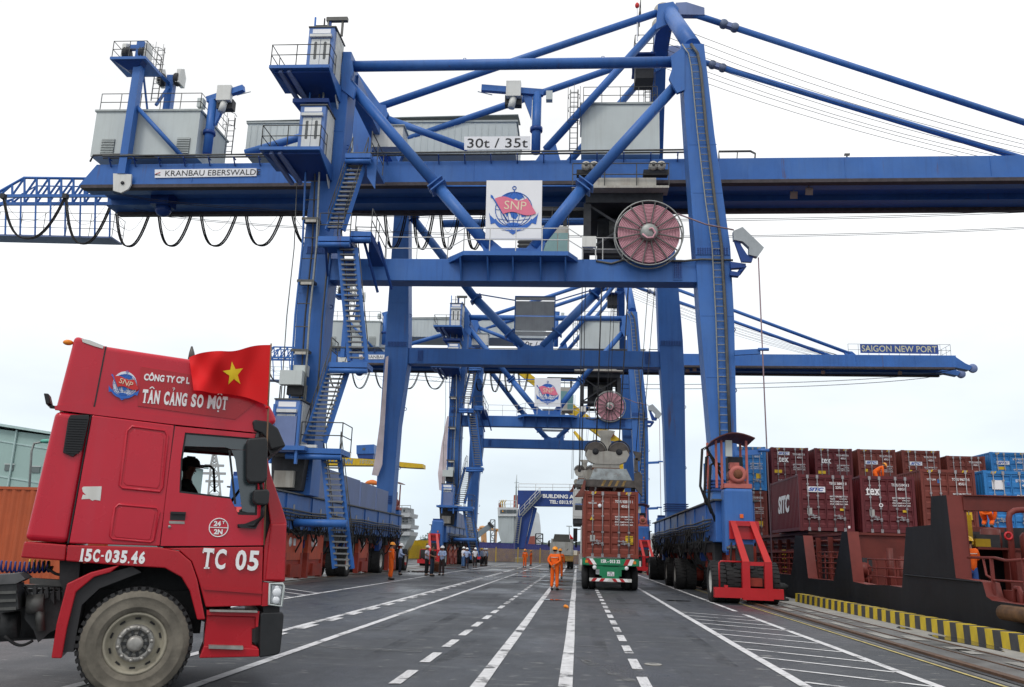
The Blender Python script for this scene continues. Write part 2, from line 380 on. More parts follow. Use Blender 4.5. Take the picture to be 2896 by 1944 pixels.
g = MB(); g.add([(-1500, -60, 0), (8.95, -60, 0), (8.95, 1500, 0), (-1500, 1500, 0), (8.95, -60, -4), (8.95, 1500, -4)], [(0, 1, 2, 3), (1, 4, 5, 2)])
st(g, 'ground', ASPH)
w = MB(); quad(w, 8.95, 2500, -200, 3000, -2.2); st(w, 'water', WATER)
c = MB(); quad(c, 5.86, 8.93, -40, 400, .004); st(c, 'quay_pavement', CONC2)
c = MB(); quad(c, 7.62, 8.92, -40, 400, .008); st(c, 'quay_path', CONC)
# inland half of the left crane track
c = MB(); quad(c, -15.2, -11.2, 20, 130, .004); st(c, 'track_pavement', CONC2)
Z1 = .009
def stripe(x, y0, y1, w=.15, m=PAINT, name='road_marking', z=Z1):
    mb = MB(); n = max(1, int((y1 - y0) / 4)); L = []; R = []
    for j in range(n + 1):
        y = y0 + (y1 - y0) * j / n; e = random.uniform(-.008, .008)
        L.append((x - w / 2 + e, y, z)); R.append((x + w / 2 + e + random.uniform(-.006, .006), y, z))
    for j in range(n): mb.add([L[j], R[j], R[j + 1], L[j + 1]], [(0, 1, 2, 3)])
    return st(mb, name, m)
for x, a, b_ in ((-4.24, 5, 108), (-5.42, 8, 108), (-8.52, 14, 108), (-1.15, 5, 108), (-.12, 5, 108), (2.93, 5, 100), (4.78, 5, 26.6), (4.78, 27.9, 108)):
    stripe(x, a, b_, .17 if x in (-1.15, -.12) else .145)
stripe(5.74, -5, 140, .07, YLINE, 'road_marking', .0125)
dm = None
def dash(x, y, ln=1.25, w=.145):
    global dm
    if dm is None:
        mb = MB(); mb.add([(-.5, -.5, 0), (.5, -.48, 0), (.49, .5, 0), (-.5, .49, 0)], [(0, 1, 2, 3)]); dm = mesh_of(mb, 'road_marking', PAINT)
    o = inst(dm, 'road_marking', None, Matrix.Translation((x, y, Z1)) @ Matrix.Diagonal((w, ln, 1, 1))); o['kind'] = 'structure'
for j in range(26):
    dash(-2.13, 9.45 + 2.06 * j + random.uniform(-.05, .05)); dash(.87, 9.8 + 1.99 * j + random.uniform(-.05, .05))
for j in range(30): dash(-5.25 + random.uniform(-.01, .02), 15.8 + 1.9 * j, 1.0, .17)
def slant(xa, ya, xb, yb, w=.11):
    mb = MB(); d = V((xb - xa, yb - ya, 0)).normalized(); n_ = V((-d.y, d.x, 0)) * (w / 2); p = V((xa, ya, Z1 - .002)); q = V((xb, yb, Z1 - .002))
    mb.add([p - n_, q - n_, q + n_, p + n_], [(0, 1, 2, 3)]); st(mb, 'road_marking', PAINT)
for y in (26.63, 25.28, 23.91, 22.55, 20.97, 19.63, 18.11, 16.68, 15.39, 13.97, 12.57, 11.2, 9.8): slant(3.02, y, 4.7, y - 1.3)
for y in (29.8, 28.4, 27.0, 25.6, 24.2, 22.8): slant(-10.6, y + 2.3, -8.6, y)
for y in (54.5, 71, 86): slant(-14.5, y, 2.8, y + .4, .5) if False else None
def arc_mark(pts, w, m, name='tyre_mark', z=.0075):
    mb = MB(); P_ = [V((x, y, z)) for x, y in pts]
    for j in range(len(P_)):
        d = (P_[min(j + 1, len(P_) - 1)] - P_[max(j - 1, 0)]).normalized(); n_ = V((-d.y, d.x, 0)) * (w / 2); mb.v += [P_[j] - n_, P_[j] + n_]
    for j in range(len(P_) - 1): mb.face((2 * j, 2 * j + 2, 2 * j + 3, 2 * j + 1))
    st(mb, name, m)
def bez(a, b, c, n=14): return [((1 - t) ** 2 * a[0] + 2 * t * (1 - t) * b[0] + t * t * c[0], (1 - t) ** 2 * a[1] + 2 * t * (1 - t) * b[1] + t * t * c[1]) for t in [j / n for j in range(n + 1)]]
arc_mark(bez((-.05, 14.6), (.3, 13.2), (1.9, 11.0)), .035, SCUF); arc_mark(bez((.1, 14.4), (.25, 12.6), (1.5, 10.4)), .16, SCUF); arc_mark(bez((-2.2, 13.2), (-.6, 14.9), (.9, 15.6)), .05, SCUF)
arc_mark(bez((-.1, 16.0), (.3, 16.2), (.7, 16.0)), .07, SCUF); arc_mark(bez((-.9, 19.3), (-.5, 19.6), (-.15, 19.1)), .22, SCUF); arc_mark(bez((1.1, 17.2), (1.6, 17.5), (2.2, 17.1)), .12, SCUF); arc_mark(bez((-4.6, 14.8), (-3.6, 14.1), (-2.4, 14.3)), .35, SCUF); arc_mark(bez((-4.0, 17.8), (-3.4, 17.5), (-2.8, 17.9)), .14, SCUF)
for x, a, b_ in ((.35, 9, 60), (1.45, 9, 60), (2.3, 14, 70), (-1.9, 12, 80), (-3.0, 10, 80), (-3.9, 16, 90), (-6.2, 22, 90), (3.5, 20, 60), (-7.4, 26, 80)): arc_mark(bez((x, a), (x + .25, (a + b_) / 2), (x - .1, b_), 20), .24, RUB, z=.0062)
for cx, cy, rx, ry in ((2.2, 21.5, .5, .3), (-2.9, 22.5, .9, .5), (1.6, 27.5, .4, .5), (3.8, 17.5, .4, .3), (-6.5, 31, 1.2, .6)): arc_mark([(cx - rx, cy), (cx, cy + ry * .3), (cx + rx, cy - ry * .1)], ry, RUB, 'oil_stain', .0068)
# crossing drain slots and puddles that lie along them
random.seed(3)
def blob(cx, cy, rx, ry, z=.0165, n=26):
    mb = MB(); ph = [random.uniform(0, 6.28) for _ in range(4)]
    pts = []
    for j in range(n):
        t = 2 * PI * j / n; r = 1 + .22 * math.sin(2 * t + ph[0]) + .16 * math.sin(3 * t + ph[1]) + .12 * math.sin(5 * t + ph[2]) + .08 * math.sin(9 * t + ph[3])
        pts.append((cx + rx * r * math.cos(t), cy + ry * r * math.sin(t), z))
    mb.add(pts, [tuple(range(n))]); return st(mb, 'puddle', PUD)
for cx, cy, rx, ry in ((-.62, 30.75, .42, .38), (-1.6, 44.7, 1.6, .35), (-1.2, 50.1, 1.3, .55), (-.6, 39.4, .4, .5), (-.6, 44.6, .42, .5), (-.62, 49.9, .4, .7), (-5.0, 52.5, .9, .9), (-3.2, 57, 1.4, .8),
                       (-1.4, 62, 2.4, .7), (-4.6, 66, 2.2, 1.0), (-2.2, 72, 2.6, 1.1), (1.2, 68, 1.5, .9), (-6.9, 62, .7, .6), (-4, 80, 3.2, 1.3), (.6, 55.5, .5, .5), (3.6, 33.1, .55, .22), (8.1, 19.9, .22, 1.9),
                       (8.05, 23.3, .12, .5), (-10.2, 62, 1.2, .7), (-9.5, 72, 2.2, .8), (-.4, 91, 3, 1.2), (1.9, 79, 1.4, 1), (-7.6, 88, 2.6, 1.1)): blob(cx, cy, rx, ry)
mb = MB()
for y in (30.2, 44.2, 51.5, 60.3, 69.8): quad(mb, -5.3, 2.9, y - .06, y + .06, .0125)
st(mb, 'road_drain', DARK)
# crane rails set in the quay
for x, wd, h in ((6.2, .075, .055), (6.95, .02, .018), (7.58, .03, .018), (-12.4, .08, .03), (-13.4, .06, .02)):
    mb = MB(); mb.box(x - wd, x + wd, -30 if x > 0 else 20, 230 if x > 0 else 150, -.05, h); mb.m(1)
    if x in (6.2,):
        mb.m(1); quad(mb, x - .2, x - wd - .004, -30, 230, .016); quad(mb, x + wd + .004, x + .24, -30, 230, .016)
    st(mb, 'crane_rail', [mat('rusty rail steel', (.10, .055, .032), .55, .2, var=.4, scale=6), DARK])
mb = MB()
for j in range(17): y_ = 12 + 1.55 * j + random.uniform(-.7, .7); quad(mb, 7.1 + random.uniform(-.05, .1), 7.4 + random.uniform(-.1, .1), y_, y_ + random.uniform(.3, 1.1), .0165)
st(mb, 'rail_pavement_patches', CONC)
mb = MB()
for j in range(5): quad(mb, 6.55, 6.82 + random.uniform(-.1, .02), 20 + 2.9 * j + random.uniform(-.5, .5), 21.6 + 2.9 * j, .0165)
st(mb, 'rail_pavement_patches', CONC)
# striped kerb along the quay edge: yellow and black painted blocks
kerb = bpy.data.objects.new('quay_kerb', None); link(kerb); kerb['kind'] = 'structure'
def kblock(m):
    mb = MB(); s_ = .17
    p = [(8.36, -s_, .01), (8.36, .36 - s_, .01), (8.42, .36, .31), (8.42, 0, .31)]
    q = [(8.74, -s_, .01), (8.74, .36 - s_, .01), (8.72, .36, .31), (8.72, 0, .31)]
    mb.add(p + q, [(0, 3, 2, 1), (4, 5, 6, 7), (3, 7, 6, 2), (0, 4, 7, 3), (1, 2, 6, 5), (0, 1, 5, 4)])
    return mesh_of(mb, 'kerb_block', m)
ky, kb = kblock(KYEL), kblock(KBLK)
for j in range(84): inst(ky if j % 2 else kb, 'kerb_block', kerb, Matrix.Translation((0, 6.3 + .352 * j, random.uniform(-.004, .004))))
# black mooring bollard and the rubber fender roller
t_ = thing('mooring_bollard', (7.9, 36.2, 0), 'small black mushroom mooring bollard on quay edge beside the red buffer', 'bollard')
mb = MB().m(0, True); mb.lathe([(.34, 0), (.34, .06), (.22, .1), (.2, .38), (.34, .46), (.33, .58), (.2, .66), (0, .68)], (7.9, 36.2, .004), (0, 0, 1), 18)
build(mb, 'post', BLACK, t_)
mb = MB()
for a in range(6): mb.lathe([(.03, 0), (.03, .04), (0, .04)], (7.9 + .28 * math.cos(a), 36.2 + .28 * math.sin(a), .062), (0, 0, 1), 6)
build(mb, 'bolt', GALVD, t_)
# cable drain cover and orange litter
p = PZ(1490, 1517); t_ = thing('drain_cover', (p.x, p.y, 0), 'round pale concrete manhole ring set in the asphalt beside dashed line', 'manhole')
mb = MB().m(0, True); mb.lathe([(.06, .004), (.06, .016), (.125, .014), (.135, .004)], (p.x, p.y, 0), (0, 0, 1), 22); build(mb, 'ring', CONC, t_)
mb = MB(); mb.lathe([(0, .014), (.058, .014), (.058, .004)], (p.x, p.y, 0), (0, 0, 1), 18); build(mb, 'lid', CONC2, t_)
p = PZ(1290, 1389); mb = MB().m(0, True)
mb.path([p + V((-.05, 0, .05)), p + V((-.01, .02, .07)), p + V((.05, 0, .05)), p + V((.08, -.03, .03))], [.03, .05, .045, .02], 8)
tag(build(mb, 'crumpled_wrapper', mat('orange plastic litter', (.75, .25, .03), .5), None, p), 'small orange crumpled wrapper lying between two white lines', 'litter')
# ================================================================== ship-to-shore gantry crane
YF, YR, YG = 38.0, 56.5, 44.6
def zb(x): return 21.27 + .0075 * x
crane = thing('gantry_crane', (-3.3, 47, 0), 'nearer blue portal container crane towering over the road and red truck', 'crane', 'blue gantry cranes over the quay')
def poly(pts, Y): return [PY(x, y, Y) for x, y in pts]
def cp(name, mb, m=None, **k): return build(mb, name, m or BLUE, crane, **k)
def bx(x0, y0, x1, y1, Y, dep, mb=None):
    p = PY(x0, y0, Y); q = PY(x1, y1, Y); mb = mb or MB(); return mb.box(p.x, q.x, Y, Y + dep, q.z, p.z)
def bolts(parent, o, r, u, nx, ny, sx, sy, rad=.035):
    """splice plate with a field of bolt heads, one raised sheet"""
    o = V(o); r = V(r).normalized(); u = V(u).normalized(); n = r.cross(u); mb = MB()
    c = [o - r * sx / 2 - u * sy / 2, o + r * sx / 2 - u * sy / 2, o + r * sx / 2 + u * sy / 2, o - r * sx / 2 + u * sy / 2]
    mb.prism([p + n * .02 for p in c], -n * .04)
    mb.m(1)
    for i in range(nx):
        for j in range(ny):
            p = o + r * ((i + .5) / nx - .5) * sx * .92 + u * ((j + .5) / ny - .5) * sy * .88
            mb.tube(p + n * .02, p + n * .05, rad, 6)
    b = build(mb, 'splice_plate', [BLUE, DBLUE], parent); b['kind'] = 'stuff'; return b
# ---- legs
legs = {}
legs['fr'] = cp('leg', MB().prism(poly([(1553, 100), (1606, 100), (1630, 306), (1666, 562), (1675, 726), (1681, 1010), (1690, 1150), (1630, 1150), (1622, 1010), (1597, 726), (1585, 562), (1566, 306)], YF), (0, 1.3, 0)), bevel=.02)
legs['fl'] = cp('leg', MB().prism(poly([(735, 118), (802, 118), (785, 309), (757, 565), (741, 719), (731, 873), (706, 1130), (640, 1130), (667, 873), (676, 719), (692, 565), (722, 309)], YF), (0, 1.4, 0)), bevel=.02)
legs['rl'] = cp('leg', MB().prism(poly([(902, 440), (932, 440), (932, 767), (930, 828), (909, 968), (893, 1170), (856, 1170), (866, 968), (880, 767), (895, 548)], YR), (0, 1.3, 0)), bevel=.02)
legs['rr'] = cp('leg', MB().prism(poly([(1484, 400), (1524, 400), (1548, 658), (1558, 777), (1562, 869), (1563, 968), (1566, 1190), (1522, 1190), (1515, 968), (1504, 790), (1499, 658)], YR), (0, 1.3, 0)), bevel=.02)
# splice bands at portal beam level
for k, p, wd, Y in (('fr', (1625, 573), 1.5, YF), ('fl', (728, 570), 1.25, YF), ('rl', (906, 785), 1.4, YR), ('rr', (1531, 783), 1.5, YR)):
    o = PY(p[0], p[1], Y - .02); bolts(legs[k], o, (1, 0, 0), (0, 0, 1), 13, 4, wd, .36)
mb = MB()
for k, Y, x0, x1, yy in ():
    pass
# ladders on the sea-side legs
rung_me = None
def ladder(parent, pts, w=.42, gap=.33, name='ladder', cable=True, out=V((0, -.12, 0))):
    global rung_me
    pts = [V(p) + out for p in pts]; mb = MB(); rr = V((1, 0, 0)) * (w / 2)
    mb.path([p - rr for p in pts], .035, 5)
    mb.m(1).path([p + rr for p in pts], .075 if cable else .035, 6)
    ld = build(mb, name, [GALV, GALVD], parent)
    if rung_me is None: rung_me = mesh_of(MB().tube((-.5, 0, 0), (.5, 0, 0), .022, 5), 'rung', GALV)
    for a, b in zip(pts, pts[1:]):
        n = max(1, int((b - a).length / gap)); d = (b - a).normalized()
        for j in range(n): inst(rung_me, 'rung', ld, Matrix.Translation(a.lerp(b, (j + .5) / n)) @ Matrix.Diagonal((w, 1, 1, 1)))
    return ld
ladder(crane, poly([(1565, 104), (1580, 125), (1587, 160), (1600, 300), (1619, 460), (1634, 562), (1643, 726), (1648, 870), (1653, 1010)], YF))
# ---- portal beams
def portal(p, q, y0, y1, Y, dep, name='portal_beam'):
    a = PY(p, y0[0], Y); b = PY(q, y0[1], Y); c = PY(q, y1[1], Y); d = PY(p, y1[0], Y)
    return cp(name, MB().prism([a, b, c, d], (0, dep, 0)), bevel=.015)
pb = portal(745, 1590, (590, 593), (639, 644), YF + .12, .95)
for x in (1188, 1254, 1313, 1376, 1440): pass
bolts(pb, PY(1546, 616, YF + .1), (1, 0, 0), (0, 0, 1), 4, 10, .4, .95)
bolts(pb, PY(800, 614, YF + .1), (1, 0, 0), (0, 0, 1), 4, 10, .35, .9)
pr = portal(905, 1510, (794, 802), (829, 838), YR + .15, .9)
bolts(pr, PY(959, 812, YR + .13), (1, 0, 0), (0, 0, 1), 4, 10, .4, .85)
bolts(pr, PY(1541 - 2, 820, YR + .13), (1, 0, 0), (0, 0, 1), 4, 10, .4, .85) if False else bolts(pr, PY(1478, 818, YR + .13), (1, 0, 0), (0, 0, 1), 4, 10, .4, .85)
for k, Y, rows in (('fr', YF, ((1570, 1636, 330), (1579, 1650, 440), (1596, 1675, 720), (1610, 1678, 860))), ('fl', YF, ((716, 785, 300), (700, 766, 480), (681, 746, 668), (669, 733, 845))), ('rl', YR, ((895, 932, 600), (889, 932, 690), (874, 920, 905), (862, 906, 1040))), ('rr', YR, ((1497, 1543, 640), (1511, 1562, 900), (1518, 1563, 1040)))):
    for x0, x1, y in rows:
        a, b = PY(x0, y, Y), PY(x1, y, Y); build(MB().box(min(a.x, b.x) + .03, max(a.x, b.x) - .03, Y - .012, Y + .01, a.z - .02, a.z + .02), 'weld_seam', BLUE, legs[k])
        e = PY(x1, y + 26, Y); m2 = MB(); m2.path([e + V((0, .5, .1)), e + V((.1, .5, .08)), e + V((.14, .5, 0)), e + V((.1, .5, -.08)), e + V((0, .5, -.1))], .022, 5); build(m2, 'lifting_eye', DBLUE, legs[k])
for x in (930, 1010, 1480): a = PY(x, 594, YF + .12); b = PY(x, 640, YF + .12); build(MB().box(a.x - .015, a.x + .015, YF + .108, YF + .13, b.z + .03, a.z - .03), 'weld_seam', BLUE, pb)
# ---- bracing tubes
def node_plate(pts, Y, th=.1, name='gusset_plate', m=None): return cp(name, MB().prism(poly(pts, Y), (0, th, 0)), m)
def tube(p, q, r, name='brace_tube', parent=None, m=None, n=14):
    return build(MB().tube(p, q, r, n), name, m or BLUE, parent or crane)
tt = tube(PY(808, 152, 38.6), PY(1540, 142, 38.6), .27, 'top_tube')
for f in (.35, .78):
    a = PY(808, 152, 38.6).lerp(PY(1540, 142, 38.6), f) + V((0, 0, .27)); mb = MB(); mb.path([a + V((-.07, 0, 0)), a + V((-.05, 0, .1)), a + V((.05, 0, .1)), a + V((.07, 0, 0))], .02, 4); build(mb, 'lifting_eye', BLUE, tt)
node_plate([(786, 122), (803, 140), (806, 165), (798, 182), (812, 200), (806, 225), (780, 205), (778, 150)], YF - .06, .2)
node_plate([(1553, 112), (1530, 128), (1534, 155), (1526, 178), (1532, 190), (1545, 212), (1562, 205), (1562, 112)], YF - .06, .2)
vl = [PY(795, 190, 38.55), PY(998, 425, 38.55), PY(1118, 566, 38.55)]; vr = [PY(1545, 192, 38.55), PY(1333, 425, 38.55), PY(1218, 566, 38.55)]
for a, b, c in (vl, vr):
    t_ = tube(a, b, .26); tube(b, c, .285)
    d = (c - a).normalized(); u = d.cross(V((0, 1, 0))).normalized(); mb = MB()
    for s in (-.16, .08): mb.prism([b + d * s + u * .42 + V((0, -.42, 0)), b + d * s + u * .42 + V((0, .42, 0)), b + d * s - u * .42 + V((0, .42, 0)), b + d * s - u * .42 + V((0, -.42, 0))], d * .06)
    build(mb, 'flange_joint', BLUE, t_)
a, b = vl[1], vr[1]; tube(a, b + V((0, 0, 0)), .05, 'tie_bar', n=8)
node_plate([(1096, 552), (1120, 545), (1145, 566), (1200, 566), (1222, 545), (1244, 552), (1232, 590), (1108, 590)], YF + .35, .3)
# rear frame braces
YB = YR + .55
rl_ = [PY(942, 498, YB), PY(1085, 682, YB), PY(1192, 792, YB)]; rr_ = [PY(1474, 520, YB), PY(1357, 672, YB), PY(1238, 792, YB)]
for a, b, c in (rl_, rr_):
    t_ = tube(a, b, .28); tube(b, c, .3); d = (c - a).normalized(); u = d.cross(V((0, 1, 0))).normalized(); mb = MB()
    mb.prism([b + u * .44 + V((0, -.44, 0)), b + u * .44 + V((0, .44, 0)), b - u * .44 + V((0, .44, 0)), b - u * .44 + V((0, -.44, 0))], d * .1); build(mb, 'flange_joint', BLUE, t_)
    if True:
        d2 = (b.lerp(c, .72)); mb = MB(); mb.prism([d2 + u * .4 + V((0, -.4, 0)), d2 + u * .4 + V((0, .4, 0)), d2 - u * .4 + V((0, .4, 0)), d2 - u * .4 + V((0, -.4, 0))], d * .08); build(mb, 'flange_joint', BLUE, t_)
node_plate([(1182, 770), (1192, 782), (1214, 790), (1238, 786), (1262, 765), (1262, 800), (1180, 800)], YR + .3, .4)
tube(V((-9.6, YB, 23.6)), V((4.9, YB, 23.9)), .27, 'top_tube')
# back of the rear sign: four pale panels in a blue frame
mb = MB(); p = PY(1176, 676, YB - .25); q = PY(1264, 790, YB - .25)
zs = [p.z, p.z - .28, p.z - 1.35, p.z - 2.4, p.z - 2.75]
sg = cp('sign_frame', MB().box(p.x - .04, p.x + .03, YB - .2, YB - .1, q.z, p.z + .04).box(q.x - .03, q.x + .04, YB - .2, YB - .1, q.z, p.z + .04).box(p.x + .03, q.x - .03, YB - .2, YB - .1, p.z - .02, p.z + .04))
for a, b in zip(zs, zs[1:]): build(MB().box(p.x + .035, q.x - .035, YB - .17, YB - .1, b + .04, a - .04), 'panel', mat('grey sign back', (.33, .35, .37), .5, streak=.2, scale=1), sg)
tube(rl_[0].lerp(rl_[1], .93), V((p.x - .05, YB - .1, p.z - .25)), .045, 'tie_bar', n=6); tube(V((q.x + .05, YB - .1, p.z - .25)), rr_[0].lerp(rr_[1], .9), .045, 'tie_bar', n=6)
# ---- main girder and boom
XL, XR = -28.6, 39.2
def girder(name, y0, y1, xa, xb, h0=0.0, h1=1.28):
    v = [(xa, y0, zb(xa) + h0), (xb, y0, zb(xb) + h0), (xb, y0, zb(xb) + h1), (xa + (0.9 if xa < -20 else 0), y0, zb(xa) + h1)]
    return cp(name, MB().prism(v, (0, y1 - y0, 0)), bevel=.012)
gf = girder('girder', YG, 46.0, XL, XR); gr = girder('girder', 47.5, 48.9, XL, XR)
def longbox(x0, x1, y0, y1, a, b):
    return MB().add([(x0, y0, zb(x0) + a), (x1, y0, zb(x1) + a), (x1, y1, zb(x1) + a), (x0, y1, zb(x0) + a), (x0, y0, zb(x0) + b), (x1, y0, zb(x1) + b), (x1, y1, zb(x1) + b), (x0, y1, zb(x0) + b)],
                    [(0, 3, 2, 1), (4, 5, 6, 7), (0, 1, 5, 4), (1, 2, 6, 5), (2, 3, 7, 6), (3, 0, 4, 7)])
cp('girder_deck', longbox(XL + .3, XR - .5, 46.003, 47.497, .35, .5))
for y0, y1, par in ((YG - .1, YG + .35, gf), (48.6, 49.0, gr)):
    build(longbox(XL + .2, XR - .2, y0, y1, -.2, -.003), 'trolley_rail', mat('rusty rail on blue beam', (.055, .045, .05), .6, var=.4, scale=3), par)
build(longbox(XL + .4, XR - .3, YG - .05, YG - .003, .0, .09), 'rail_ledge', BLUE, gf)
for x in (-22, -14.6, -6, 1.2, 7.2, 14, 21.5, 29, 35): build(longbox(x, x + .05, YG - .03, YG - .003, .1, 1.26), 'web_stiffener', BLUE, gf)
# cable tray and brackets along the girder front
mb = MB(); x0, x1 = -27.2, 7.0
for h in (1.52, 1.62): mb.path([(x0 + (x1 - x0) * j / 10, YG - .28 - (h - 1.52), zb(x0 + (x1 - x0) * j / 10) + h) for j in range(11)], .05, 6)
mb.path([(x0 - .8, YG - .2, zb(x0) + 1.35), (x0 - .6, YG - .3, zb(x0) + 1.7), (x0 + 1, YG - .3, zb(x0) + 1.75), (x0 + 3, YG - .3, zb(x0) + 1.62)], .06, 6)
ct = cp('cable_tray', mb, GALVD)
for j in range(24):
    x = x0 + .4 + (x1 - x0 - .8) * j / 23; m2 = MB(); m2.beam((x, YG - .38, zb(x) + 1.5), (x, YG - .03, zb(x) + 1.1), .06); m2.beam((x, YG - .4, zb(x) + 1.46), (x, YG - .02, zb(x) + 1.46), .06, .05); build(m2, 'bracket', DBLUE, ct)
cp('walkway_railing', MB().rail([(-26, 49.3, zb(-26) + 1.3), (-14, 49.3, zb(-14) + 1.3), (-2, 49.3, zb(-2) + 1.3), (5.5, 49.3, zb(5) + 1.3)], 1.1, 1.5, .022), GALVD)
cp('walkway', longbox(-27, 6, 48.9, 50.2, 1.15, 1.24), GALVD)
mb = MB(); pts = [(7.4, YG + .1, zb(7) + 1.28), (7.4, YG + .1, zb(7) + 1.75), (9.1, YG + .1, zb(9) + 1.75), (9.35, YG + .1, zb(9) + 1.6), (9.3, YG + .1, zb(9) + 1.2)]
mb.path(pts, .04, 6); mb.path([p + V((0, .12, 0)) for p in [V(k) for k in pts]], .03, 5); mb.tube((8.4, YG + .1, zb(8) + 1.74), (8.35, YG + .1, zb(8) + 1.2), .03, 5); cp('end_railing', mb, GALVD)
# flood lights under and on the boom
for x, y in ((11.6, 45.9), (12.3, 45.4), (26, 46.2), (34, 46.2)):
    mb = MB(); z = zb(x) - .02; mb.prism([(x - .2, y, z - .1), (x + .2, y, z - .1), (x + .25, y + .3, z - .32), (x - .15, y + .3, z - .32)], (0, 0, -.09)); mb.tube((x, y + .1, z + .36), (x, y + .1, z - .16), .03, 5); cp('flood_light', mb, mat('lamp glass housing', (.35, .3, .25), .3))
for x in (14.2,):
    mb = MB(); z = zb(x) + 1.3; mb.tube((x, YG + .2, z), (x, YG + .2, z + .12), .04, 6); mb.prism([(x - .16, YG + .1, z + .1), (x + .12, YG + .1, z + .1), (x + .22, YG + .3, z + .34), (x - .06, YG + .3, z + .34)], (0, .1, .03)); cp('flood_light', mb, DARK)
# boom tip with sheave brackets
xt = XR; mb = MB()
for y in (YG, 47.5): mb.prism([(xt - .05, y + .1, zb(xt) + 1.2), (xt + .9, y + .1, zb(xt) + .5), (xt + 1.6, y + .1, zb(xt) + .15), (xt + 1.3, y + .1, zb(xt) - .25), (xt - .05, y + .1, zb(xt) + .02)], (0, .9, 0))
tp = cp('boom_tip', mb); tp['kind'] = 'stuff'
for y in (YG + .2, 47.7):
    m2 = MB().m(0, True); m2.lathe([(.0, 0), (.42, 0), (.48, .1), (.4, .18), (.48, .26), (.42, .36), (0, .36)], (xt + 1.75, y, zb(xt) + .0), (0, 1, 0), 18); cp('tip_sheave', m2, BLUE2)
# sign on the boom tip
mb = MB(); x0, x1 = 29.6, 37.6; z0 = zb(33) + 1.52; sb = cp('name_board', MB().box(x0, x1, YG + .28, YG + .33, z0, z0 + .98), mat('sign board blue', (.03, .07, .27), .45))
text('SAIGON NEW PORT', sb, (33.6, YG + .275, z0 + .5), (1, 0, 0), (0, 0, 1), mat('faded cream lettering', (.55, .53, .36), .5), h=.68, w=7.7, bold=.012)
cp('tip_railing', MB().rail([(28.4, YG + .45, zb(29) + 1.3), (38.9, YG + .45, zb(38) + 1.3), (38.9, 48.4, zb(38) + 1.3)], 1.25, 1.1, .02), GALVD)
# ---- left-hand girder end: sheave, KRANBAU sign
p = PY(279, 419, YG - .25); m2 = MB(); m2.prism(poly([(258, 396), (300, 398), (298, 422), (292, 432), (276, 440), (258, 435)], YG - .3), (0, .12, 0)); sh = cp('sheave_guard', m2, WHITEP); hb0 = PY(280, 418, YG - .3); build(MB().m(0, True).lathe([(0, 0), (.1, 0), (.1, .06), (0, .06)], (hb0.x, YG - .36, hb0.z), (0, 1, 0), 14), 'sheave_pin', DARK, sh)
m2 = MB().m(0, True); m2.lathe([(0, 0), (.36, 0), (.42, .08), (.36, .16), (0, .16)], (PY(284, 424, YG).x, YG - .16, PY(284, 424, YG).z), (0, 1, 0), 20); build(m2, 'sheave', DARK, sh)
m2 = MB(); m2.prism(poly([(353, 387), (585, 384), (585, 402), (353, 406)], YG - .06), (0, .05, 0)); ks = cp('maker_sign', m2, SIGNW)
a = PY(377, 396, YG - .07); b = PY(594, 392.5, YG - .07); text('KRANBAU EBERSWALDE', ks, (a + b) / 2, b - a, (0, 0, 1), INK, h=.34, w=(b - a).length, bold=.0)
m2 = MB(); a = PY(356.5, 397, YG - .075); m2.beam(a + V((-.05, 0, -.02)), a + V((.22, 0, .1)), .02, .03); m2.m(1); m2.beam(a + V((-.08, 0, -.05)), a + V((.24, 0, -.07)), .02, .03); build(m2, 'maker_mark', [LRED, INK], ks)
# hook winch under the left girder
m2 = MB().m(0, True); p = PY(371, 490, 46.8); m2.ball(p + V((0, 0, .3)), .5, 12, 8, (.95, .9, .85)); m2.m(0, False); m2.box(p.x - .55, p.x + .5, 46.2, 47.3, p.z + .45, zb(-22) + .3); cp('rope_winch', m2, DBLUE)
# ---- machinery houses
def house(D, Y, dep, name='machinery_house', roof=.12, mt=GREYP, ribs=0):
    p = PY(D[0], D[1], Y); q = PY(D[2], D[3], Y); h = cp(name, MB().box(p.x, q.x, Y, Y + dep, q.z, p.z), mt)
    build(MB().box(p.x - .08, q.x + .08, Y - .08, Y + dep + .08, p.z + .002, p.z + roof), 'roof', mat('pale house roof trim', (.36, .39, .38), .5, streak=.2), h)
    if ribs:
        m2 = MB(); 
        x = p.x + .2
        while x < q.x - .1:
            m2.box(x, x + .05, Y - .03, Y - .002, q.z + .05, p.z - .05); x += ribs
        r = build(m2, 'wall_ribs', mt, h); r['kind'] = 'stuff'
    return h, p, q
hA, p, q = house((221, 256, 445, 356), 45.0, 4.0)
for D in ((233, 318, 258, 351), (405, 315, 430, 350)):
    a = PY(D[0], D[1], 44.97); b = PY(D[2], D[3], 44.97); m2 = MB(); m2.box(a.x, b.x, 44.955, 44.99, b.z, a.z); lv = build(m2, 'louvre', mat('louvre dark', (.16, .17, .17), .6), hA)
    for j in range(9):
        z = b.z + (a.z - b.z) * (j + .35) / 9; m3 = MB(); m3.prism([(a.x, 44.95, z), (a.x, 44.9, z - .05), (a.x, 44.9, z - .03), (a.x, 44.95, z + .02)], (b.x - a.x, 0, 0)); build(m3, 'slat', GREYP, hA)
build(MB().rail([(p.x + .1, 45.1, p.z + .12), (q.x - .1, 45.1, p.z + .12), (q.x - .1, 48.8, p.z + .12)], 1.1, 1.3, .025), 'roof_railing', GALVD, hA)
hB, p, q = house((566, 283, 1176, 350), 49.6, 4.2, ribs=.42)
